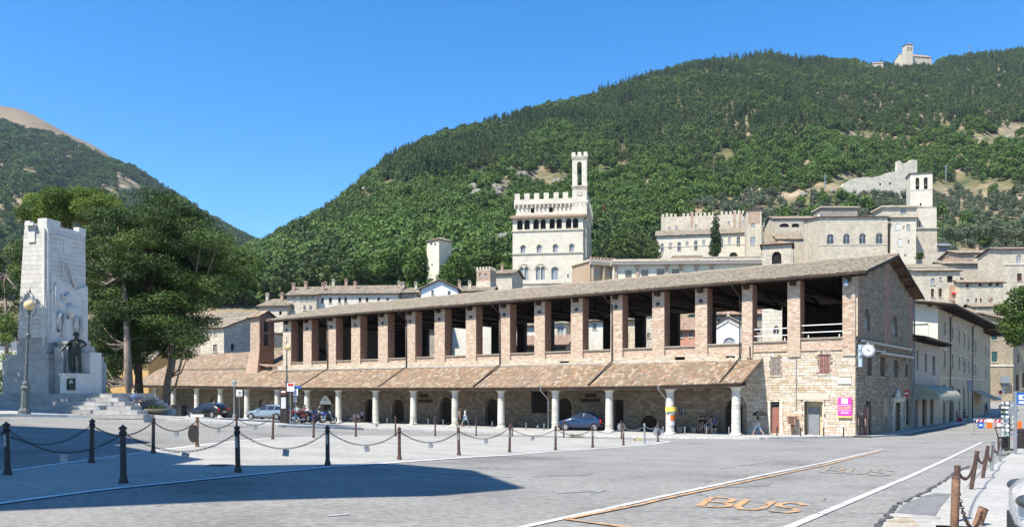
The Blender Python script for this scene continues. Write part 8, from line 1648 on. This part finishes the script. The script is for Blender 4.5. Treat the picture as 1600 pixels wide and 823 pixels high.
def motorbike(label, loc, rz, col, grp='motorcycles parked at the lamp post'):
    o = thing('motorcycle', label, 'motorcycle', loc, rz, grp)
    for x, r_ in ((-.78, .33), (.78, .32)):
        m_ = MB(); N = 20; P = []
        for i in range(N):
            a = 2*pi*i/N
            for k in range(6): b = 2*pi*k/6; rr = r_-.055+.055*math.cos(b); P.append((x+rr*math.cos(a), .055*math.sin(b), r_+rr*math.sin(a)))
        m_.idx(P, [(i*6+k, i*6+(k+1) % 6, ((i+1) % N)*6+(k+1) % 6, ((i+1) % N)*6+k) for i in range(N) for k in range(6)]); w_ = part(o, 'wheel', m_, tyre)
        m_ = MB()
        for k in range(8): a = k*pi/4; m_.cyl((x, 0, r_), (x+math.cos(a)*(r_-.09), 0, r_+math.sin(a)*(r_-.09)), .008, n=4)
        m_.cyl((x, -.07, r_), (x, .07, r_), .05, n=8); part(w_, 'spokes', m_, chrome)
    m_ = MB(); m_.ball((-.05, 0, .82), .34, .15, .15, 12); part(o, 'fuel_tank', m_, col, smooth=True)
    m_ = MB(); m_.ball((.42, 0, .74), .3, .14, .08, 10); m_.ball((.82, 0, .82), .16, .12, .12, 8); part(o, 'seat', m_, plast, smooth=True)
    m_ = MB(); m_.ball((0, -.02, .42), .24, .17, .2, 8); m_.cyl((-.1, 0, .5), (-.16, 0, .72), .09, n=10); m_.cyl((.1, 0, .5), (.16, 0, .7), .09, n=10); part(o, 'engine', m_, chrome)
    m_ = MB()
    for q in (-1, 1): m_.tube([(.78, q*.08, .32), (.35, q*.1, .6), (-.2, q*.05, .85), (-.38, 0, .9)], .022, 5); m_.tube([(.3, q*.1, .25), (-.3, q*.1, .28), (-.42, q*.05, .8)], .022, 5)
    part(o, 'frame', m_, plast)
    m_ = MB()
    for q in (-1, 1): m_.cyl((-.82, q*.09, .33), (-.42, q*.09, .98), .025, n=6); m_.tube([(-.42, q*.08, 1.0), (-.4, q*.25, 1.08), (-.22, q*.38, 1.04)], .015, 5)
    part(o, 'fork_and_handlebar', m_, chrome)
    m_ = MB(); m_.tube([(-.05, -.16, .35), (.1, -.19, .2), (.9, -.2, .26)], [.035, .04, .05], 8); part(o, 'exhaust', m_, chrome)
    m_ = MB(); m_.ball((-.52, 0, .92), .1, .1, .1, 10); part(o, 'headlight', m_, lightm, smooth=True); m_ = MB()
    for x, r_ in ((-.78, .33), (.78, .32)):
        Q = [(x+(r_+.04)*math.cos(a), 0, r_+(r_+.04)*math.sin(a)) for a in [pi*.15+pi*.7*i/8 for i in range(9)]]
        for a, b in zip(Q, Q[1:]): m_.hexa([(a[0], -.08, a[2]), (b[0], -.08, b[2]), (b[0], .08, b[2]), (a[0], .08, a[2]), (a[0], -.08, a[2]+.015), (b[0], -.08, b[2]+.015), (b[0], .08, b[2]+.015), (a[0], .08, a[2]+.015)])
    part(o, 'mudguard', m_, col); m_ = MB(); m_.hexa([(-.5, -.2, 1.0), (-.5, .2, 1.0), (-.48, .2, 1.0), (-.48, -.2, 1.0), (-.36, -.16, 1.35), (-.36, .16, 1.35), (-.34, .16, 1.35), (-.34, -.16, 1.35)]); part(o, 'windshield', m_, glass)
    m_ = MB(); m_.box(.55, .95, -.3, -.16, .45, .72); m_.box(.55, .95, .16, .3, .45, .72); part(o, 'pannier', m_, col)
    return o
red_p, bike_blue = paintm('dark_red_paint', (.16, .012, .01)), paintm('deep_blue_paint', (.01, .03, .16))
for px, Y, rz, col, lab in ((505, 76, pi+.15, bike_blue, 'blue and chrome cruiser motorcycle nearest the bar column'), (489, 77, pi+.3, bike_blue, 'dark blue motorcycle just left of the chrome cruiser'), (477, 76.5, pi+.7, black_p, 'black motorcycle in the middle of the parked group'), (467, 75.5, pi+.5, red_p, 'dark red motorcycle left of the middle of the group'), (458, 75, .4, red_p, 'dark red motorcycle closest to the cabinet at the lamp')):
    motorbike(lab, atY(px, Y, .12), rz, col).scale = (1.18,)*3
m_ = MB()
for i in range(2): m_.box(-.6+i*.65, -.05+i*.65, -.35, .35, .08, 1.05); m_.box(-.62+i*.65, -.03+i*.65, -.38, .38, 1.05, 1.14)
single('wheeled_bin', m_, plast, 'pair of dark wheeled bins beside the second column from the left', 'bin', atY(279, 74, .1), -.3)
g = atY(290, 74, .1); m_ = MB()
for x in (-.5, .5):
    for i in range(12): a0, a1 = pi*i/6, pi*(i+1)/6; m_.cyl((x+.3*math.cos(a0), 0, .32+.3*math.sin(a0)), (x+.3*math.cos(a1), 0, .32+.3*math.sin(a1)), .018, n=4)
m_.tube([(-.5, 0, .32), (-.3, 0, .85), (.25, 0, .85), (.5, 0, .32), (0, 0, .3), (-.3, 0, .8)], .02, 5); m_.box(.1, .35, -.06, .06, .92, .97); m_.cyl((-.3, -.25, .98), (-.3, .25, .98), .015, n=5); single('bicycle', m_, iron, 'bicycle leaning near the bins behind the memorial lawn', 'bicycle', g, .2)
# folding chair and tables in front of the bar
for px, lab in ((551, 'pale metal chair just right of the bar column'), (557, 'second pale chair right of the bar column')):
    x = LG.x(px, -2.6); p = LG.w(x, -2.6, LG.g(x, -2.6)+.12); m_ = MB()
    for q in (-.2, .2): m_.cyl((q, -.2, 0), (q, -.2, .45), .015, n=5); m_.cyl((q, .2, 0), (q, .25, .95), .015, n=5)
    m_.box(-.22, .22, -.22, .22, .44, .47)
    for i in range(3): m_.box(-.2, .2, .21, .23, .6+i*.12, .66+i*.12)
    single('chair', m_, galv, lab, 'chair', p, LA, 'cafe chairs under the portico')
# ---------------- trees ----------------
def clump_tree(name, label, base, trunk_path, r0, cl, per, rad, leaf, lm, bm=bark, cat='tree', group=None, squash=.7, limbs=True, up=.4, shell=.4, par=None, asp=.55):
    o = thing(name, label, cat, base, 0, group); b = Vector(base); tb = MB(); tp = [Vector(p)-b for p in trunk_path]; n = len(tp)
    tb.tube(tp, [r0*(1.25 if i == 0 else 1-.7*i/(n-1)) for i in range(n)], 10); part(o, 'trunk', tb, bm, smooth=True)
    lb = MB(); C0 = [(Vector(c)-b, s) for c, s in cl]
    if limbs:
        for c, s in C0:
            q = min(tp[1:], key=lambda t: (t-c).length+abs(t.z-(c.z-(c-t).length*.35))*1.2); m = q.lerp(c, .55)+Vector((0, 0, -.12*(c-q).length)); lb.tube([q, m, c], [r0*.28, r0*.16, r0*.05], 5)
        if lb.f: part(o, 'limbs', lb, bm, smooth=True)
    C, S_, R_, O = clumps([(tuple(c), s) for c, s in C0], per, rad, leaf, squash, shell)
    link('crown', leaf_mesh('crown', C, S_, R_, [lm, bm], outward=O, up=up, aspect=asp), o); return o
def inpoly(x, y, P):
    c = False
    for (x0, y0), (x1, y1) in zip(P, P[1:]+P[:1]):
        if (y0 > y) != (y1 > y) and x < (x1-x0)*(y-y0)/(y1-y0)+x0: c = not c
    return c
def sample_clumps(P, n, Yc, dY, s=(.75, 1.2), seed=1, mind=7):
    rnd = random.Random(seed); xs = [p[0] for p in P]; ys = [p[1] for p in P]; out = []; pts = []
    k = 0
    while len(out) < n and k < 20000:
        k += 1; x, y = rnd.uniform(min(xs), max(xs)), rnd.uniform(min(ys), max(ys))
        if not inpoly(x, y, P): continue
        if any(abs(x-a) < mind and abs(y-b) < mind*.7 for a, b in pts): 
            if rnd.random() < .8: continue
        pts.append((x, y)); out.append((tuple(W(x, y, Yc+rnd.uniform(-dY, dY))), rnd.uniform(*s)))
    return out
# umbrella pine behind the memorial
P = [(34, 326), (40, 313), (60, 306), (85, 303), (112, 307), (118, 322), (116, 340), (90, 348), (60, 344), (40, 340)]; P2 = [(118, 310), (130, 303), (150, 306), (175, 316), (188, 330), (180, 346), (150, 350), (128, 345), (118, 330)]
cl = sample_clumps(P, 26, 76, 3.5, (.8, 1.1), 3, 6)+sample_clumps(P2, 24, 76, 3.5, (.8, 1.1), 4, 6); b = atY(105, 76)
clump_tree('umbrella_pine', 'bright green umbrella pine whose flat crown rises behind the memorial tower', b, [b, W(106, 500, 76), W(108, 380, 76), W(110, 345, 76)], .4, cl, 1100, 1.25, .13, lf_umb, squash=.75, asp=.35)
P = [(0, 440), (30, 395), (60, 370), (40, 350), (100, 345), (140, 345), (150, 600), (130, 600), (60, 600), (0, 520)]
cl = sample_clumps([(0, 400), (36, 375), (42, 470), (34, 510), (0, 530), (-60, 520), (-60, 420)], 26, 82, 4, (.9, 1.3), 5); b = atY(10, 82)
clump_tree('pine_tree', 'dark pine at the left edge behind the memorial', b, [b, W(10, 540, 82), W(8, 430, 82)], .3, cl, 500, 1.3, .17, lf_pine, asp=.35)
cl = sample_clumps([(-20, 535), (18, 520), (27, 560), (26, 610), (-20, 615)], 14, 58, 2, (.5, .8), 6); b = atY(8, 58)
clump_tree('shrub', 'bright green leafy shrub at the left edge beside the memorial base', b, [b, W(8, 590, 58), W(8, 560, 58)], .08, cl, 260, 1.0, .13, lf_broad, cat='shrub')
# the three dark pines
SIL = [(132, 352), (150, 338), (186, 332), (205, 320), (225, 312), (248, 304), (262, 312), (280, 318), (300, 330), (318, 345), (335, 362), (350, 380), (375, 392), (392, 402), (402, 428), (394, 446), (372, 462), (350, 470), (340, 482), (318, 505), (312, 530), (300, 552), (285, 565), (265, 562), (240, 545), (225, 560), (205, 575), (190, 572), (165, 590), (148, 592), (135, 560), (132, 520), (133, 470), (131, 420)]
allc = sample_clumps(SIL, 300, 61, 5.0, (.6, 1.15), 11, 8)
def pxof(c): return CX+FP*c[0]/c[1], HY-FP*c[2]/c[1]
gA, gB, gC = [], [], []
for c in allc:
    x, y = pxof(c[0]); 
    (gA if x < 205 else (gC if x > 262 else gB)).append(c)
b = atY(203, 56); clump_tree('pine_tree', 'large dark pine with thick straight grey trunk right of the memorial', b, [b, W(201, 600, 56), W(199, 540, 56.5), W(197, 480, 57), W(193, 430, 58)], .36, gA, 620, 1.5, .125, lf_pine, asp=.32, squash=.42)
b = atY(218, 60); clump_tree('pine_tree', 'dark pine with blackish shaded trunk in the middle of the group', b, [b, W(217, 600, 60), W(216, 540, 60), W(225, 470, 60), W(236, 390, 60.5), W(244, 325, 61)], .34, gB, 620, 1.5, .125, lf_pine, bm=barkd, asp=.32, squash=.42)
b = atY(255, 64); clump_tree('pine_tree', 'right-hand pine with pale trunk leaning to the right over the chapel roof', b, [b, W(258, 620, 64), W(263, 590, 64), W(270, 555, 64), W(290, 480, 64), W(318, 420, 64), W(350, 400, 64)], .34, gC, 620, 1.5, .125, lf_pine, asp=.32, squash=.42)
cl = sample_clumps([(140, 560), (150, 540), (185, 560), (195, 590), (180, 600), (150, 595)], 12, 70, 1, (.6, .9), 8); b = atY(170, 70)
clump_tree('small_tree', 'small dark-stemmed tree before the ochre house between memorial and thick pine trunk', b, [b, W(170, 600, 70), W(169, 570, 70)], .16, cl, 200, .9, .2, lf_pine, bm=barkd)
cl = sample_clumps([(140, 615), (160, 606), (176, 615), (176, 622), (140, 622)], 8, 66, 1, (.5, .7), 9); b = atY(160, 66); clump_tree('shrub', 'low green shrub beside the top of the memorial steps', b, [b, b+Vector((0, 0, .4))], .05, cl, 200, .7, .12, lf_broad, cat='shrub', limbs=False)
for (x, y, h, lb) in ((-31.5, 41.3, 13.5, 'plane tree left of the memorial outside the picture, nearer the lamp'), (-35.5, 39.0, 13., 'plane tree outside the picture farther left of the memorial')):
    b = Vector((x, y, gz(x, y))); rr = random.Random(3); cl = [((x+rr.gauss(0, 1.1), y+rr.gauss(0, 1.1), b.z+h*rr.uniform(.3, .95)), rr.uniform(.8, 1.1)) for _ in range(52)]
    clump_tree('plane_tree', lb, b, [b, b+Vector((0, 0, h*.4)), b+Vector((.2, 0, h*.8))], .22, cl, 380, 1.2, .2, lf_broad)
# right edge street tree
P = [(1572, 470), (1582, 462), (1600, 452), (1640, 430), (1700, 440), (1740, 500), (1700, 540), (1640, 545), (1600, 538), (1585, 530), (1574, 510), (1571, 490)]; cl = sample_clumps(P, 62, 60, 3, (.7, 1.1), 14, 7)
b = atY(1650, 60); clump_tree('street_tree', 'leafy green tree reaching in at the right edge above the street', b, [b, W(1650, 580, 60), W(1650, 500, 60)], .25, cl, 600, 1.0, .12, lf_broad)
# named trees of the slope
def hill_tree(name, label, px, pyb, pyt, Y, mesh, h0, wide=1., group=None):
    z0, z1 = (HY-pyb)/FP*Y, (HY-pyt)/FP*Y; s = (z1-z0)/h0; o = tag(link(name, mesh, None, ((px-CX)/FP*Y, Y, z0), random.uniform(0, 6)), label, 'tree', group); o.scale = (s*wide, s*wide, s); return o
big_cyp = lump_tree('cypress', 30, 260, .8, .15, lf_cyp, 11., 'cyp'); big_broad = lump_tree('broadleaf', 26, 90, 1.5, .34, lf_broad, 8., 'round'); big_con = lump_tree('conifer', 16, 90, 1.5, .36, lf_con, 9.5, 'cone')
hill_tree('cypress_tree', 'single tall dark cypress standing before the white church with battlements', 1118, 402, 325, 285, big_cyp, 11.5, 1.6)
dead = lump_tree('dead_tree', 10, 60, 1.1, .4, mat('dead_needles', [(.16, .065, .045), (.22, .10, .07)], rnd=True, nvar=.3, bump=0), 9, 'cyp')
hill_tree('dead_tree', 'reddish dead tree right of the palace bell tower', 944, 352, 316, 400, dead, 9.5, 1.15)
for px, b_, t_, Y, m, h0, wd, lab in ((952, 405, 345, 300, big_cyp, 11.5, .8, 'tall thin dark cypress right of the palace flank'), (972, 408, 356, 290, big_broad, 8, 1., 'round green tree between two cypresses right of the palace'), (984, 408, 362, 285, big_con, 9.5, 1., 'broad dark conifer left of the white church roof'), (1003, 407, 358, 290, big_con, 9.5, 1.1, 'dark conifer touching the left end of the white church'), (1015, 407, 368, 286, big_con, 9.5, 1., 'smaller dark conifer directly beside the church corner'), (962, 408, 372, 280, big_con, 9.5, .9, 'small dark conifer at the foot of the thin cypress'), (1027, 409, 375, 286, big_con, 9.5, .8, 'lowest conifer at the church corner'),
    (1519, 352, 306, 430, big_con, 9.5, .9, 'dark conifer leftmost above the olive terrace on the right'), (1545, 350, 292, 430, big_cyp, 11.5, 1.05, 'tall cypress second above the olive terrace'), (1553, 350, 299, 428, big_cyp, 11.5, 1., 'cypress third above the olive terrace'), (1562, 350, 295, 432, big_cyp, 11.5, 1., 'cypress fourth above the olive terrace'), (1584, 350, 283, 430, big_cyp, 11.5, 1.15, 'tallest cypress near the right edge above the terrace'),
    (598, 445, 390, 262, big_broad, 8, 1.05, 'bright round tree left of the white tower, first of three'), (625, 445, 383, 268, big_broad, 8, 1.1, 'biggest bright round tree left of the white tower'), (652, 447, 388, 264, big_broad, 8, 1., 'bright round tree touching the white tower'), (716, 447, 395, 262, big_broad, 8, 1., 'bright round tree directly right of the white tower'), (742, 445, 398, 268, big_broad, 8, 1., 'round tree behind the brick turret'), (770, 450, 392, 270, big_broad, 8, 1.1, 'round tree between turret and palace'), (788, 460, 410, 262, big_broad, 8, .9, 'lower round tree against the palace left side'),
    (560, 448, 402, 258, big_broad, 8, 1.1, 'round tree above the long shuttered roof'), (520, 450, 398, 262, big_con, 9.5, 1.3, 'dark tree above the left part of the long roof'), (480, 452, 402, 258, big_con, 9.5, 1.3, 'dark tree above the three round-headed windows'), (440, 455, 405, 255, big_con, 9.5, 1.4, 'dark tree above the low stone house'), (700, 450, 410, 255, big_broad, 8, .9, 'round tree in front of the white tower foot'),
    (1437, 408, 394, 215, big_broad, 8, 1.3, 'round green bush against the foot of the cathedral houses')):
    hill_tree('cypress_tree' if m is big_cyp else ('broadleaf_tree' if m is big_broad else 'conifer_tree'), lab, px, b_, t_, Y, m, h0, wd*(1.45 if m is big_cyp else 1))
ol = lump_tree('olive_tree', 12, 70, 1.2, .26, lf_olive, 4.5, 'round')
for i, (px, b_, t_) in enumerate(((1493, 378, 358), (1512, 374, 352), (1530, 373, 350), (1548, 374, 351), (1566, 376, 355), (1586, 378, 357), (1478, 372, 354), (1600, 380, 358))): hill_tree('olive_tree', 'silvery olive tree on the grassy terrace, number %s from the left' % ['two', 'three', 'four', 'five', 'six', 'seven', 'one', 'eight'][i], px, b_, t_, 250+i % 3*4, ol, 4.6, 1.5, 'olive trees on the grassy terrace')
# utility poles on the slope
for i, (px, b_, t_, Y, lab) in enumerate(((1532, 350, 325, 420, 'pale pole between the cypresses'), (1478, 280, 258, 480, 'pale pole in the wood left of the belfry top'), (1577, 283, 263, 480, 'pale pole in the wood near the right edge'), (1186, 162, 142, 900, 'tiny pale mast high in the pine wood'), (1514, 82, 72, 1170, 'thin mast on the ridge right of the church'), (1289, 290, 273, 440, 'pale pole left of the ruined wall'))):
    z0, z1 = (HY-b_)/FP*Y-2, (HY-t_)/FP*Y; m_ = MB(); m_.cyl((0, 0, 0), (0, 0, z1-z0), .0006*Y, n=6); m_.box(-.003*Y, .003*Y, -.05, .05, z1-z0-.9, z1-z0-.7); single('utility_pole', m_, galv, lab, 'pole', ((px-CX)/FP*Y, Y, z0))
# lawn and bowl at the foot of the pines
A = [G(225+i*9, 652+i*.7) for i in range(8)]; B = [G(205+i*9, 642.5) for i in range(8)]
sheet('lawn', A, B, 6, .135, mat('lawn_grass', [(.06, .10, .02), (.14, .17, .05)], nscale=3, nvar=.3, fine=12, bump=.5))
g = atY(238, 50, .12); m_ = MB(); m_.lathe([(.3, 0), (.5, .1), (.95, .32), (.95, .38), (.8, .36)], 16); o = thing('planter_bowl', 'wide stone planter bowl with small flowers on the lawn by the leaning trunk', 'planter', g); part(o, 'bowl', m_, stoned)
C, S_, R_, O = clumps([((x, y, .42), .5) for x, y in ((0, 0), (.4, .2), (-.4, .1), (.1, -.4), (-.1, .4))], 200, .6, .08, .5); link('flowers', leaf_mesh('flowers', C, S_, R_, [lf_broad, barkd], outward=O), o)
def weeds(px, py, n, h, lab, spread=.4, m=None):
    g = G(px, py); m_ = MB()
    for _ in range(n):
        x, y = random.uniform(-spread, spread), random.uniform(-.15, .15); a = random.uniform(0, 6.28); l = h*random.uniform(.3, 1); dx, dy = math.cos(a)*l*.4, math.sin(a)*l*.4; w_ = .012
        m_.q([(x-w_, y, 0), (x+w_, y, 0), (x+dx*.5+w_, y+dy*.5, l*.6), (x+dx*.5-w_, y+dy*.5, l*.6)]); m_.q([(x+dx*.5-w_, y+dy*.5, l*.6), (x+dx*.5+w_, y+dy*.5, l*.6), (x+dx, y+dy, l)])
    o = single('weeds', m_, m or lf_olive, lab, 'weeds', g+Vector((0, 0, .01)))
dryw = mat('dry_weeds', [(.42, .36, .16), (.5, .42, .2)], nvar=.2, bump=0)
weeds(901, 683.5, 60, .34, 'tuft of dry grey weeds on the island in front of the blue car', .5); weeds(997, 688.5, 90, .22, 'yellow tuft of weeds beside the grey steel post', .25, dryw)
weeds(1572, 712, 30, .15, 'thin green weeds at the kerb below the postcard rack', .3)
# dark street wall with a railing at the top right of the street
p0 = atY(1582, 128); m_ = MB(); m_.hexa([(0, 0, -1), (16, 6, -1), (16, 6.3, -1), (0, .3, -1), (0, 0, 2.3), (16, 6, 3.4), (16, 6.3, 3.4), (0, .3, 2.3)]); 
# air
HAZE = True
if HAZE:
    m_ = bpy.data.materials.new('air'); m_.use_nodes = True; t = m_.node_tree; t.nodes.clear(); v = t.nodes.new('ShaderNodeVolumePrincipled'); ou = t.nodes.new('ShaderNodeOutputMaterial'); v.inputs['Density'].default_value = .00006; v.inputs['Color'].default_value = (.62, .78, 1, 1); v.inputs['Anisotropy'].default_value = .2; t.links.new(v.outputs[0], ou.inputs['Volume'])
    hb = MB(); hb.box(-5200, 5200, -4500, 4500, -760, 690); o = link('haze', hb.mesh('haze', m_), None, kind='stuff')
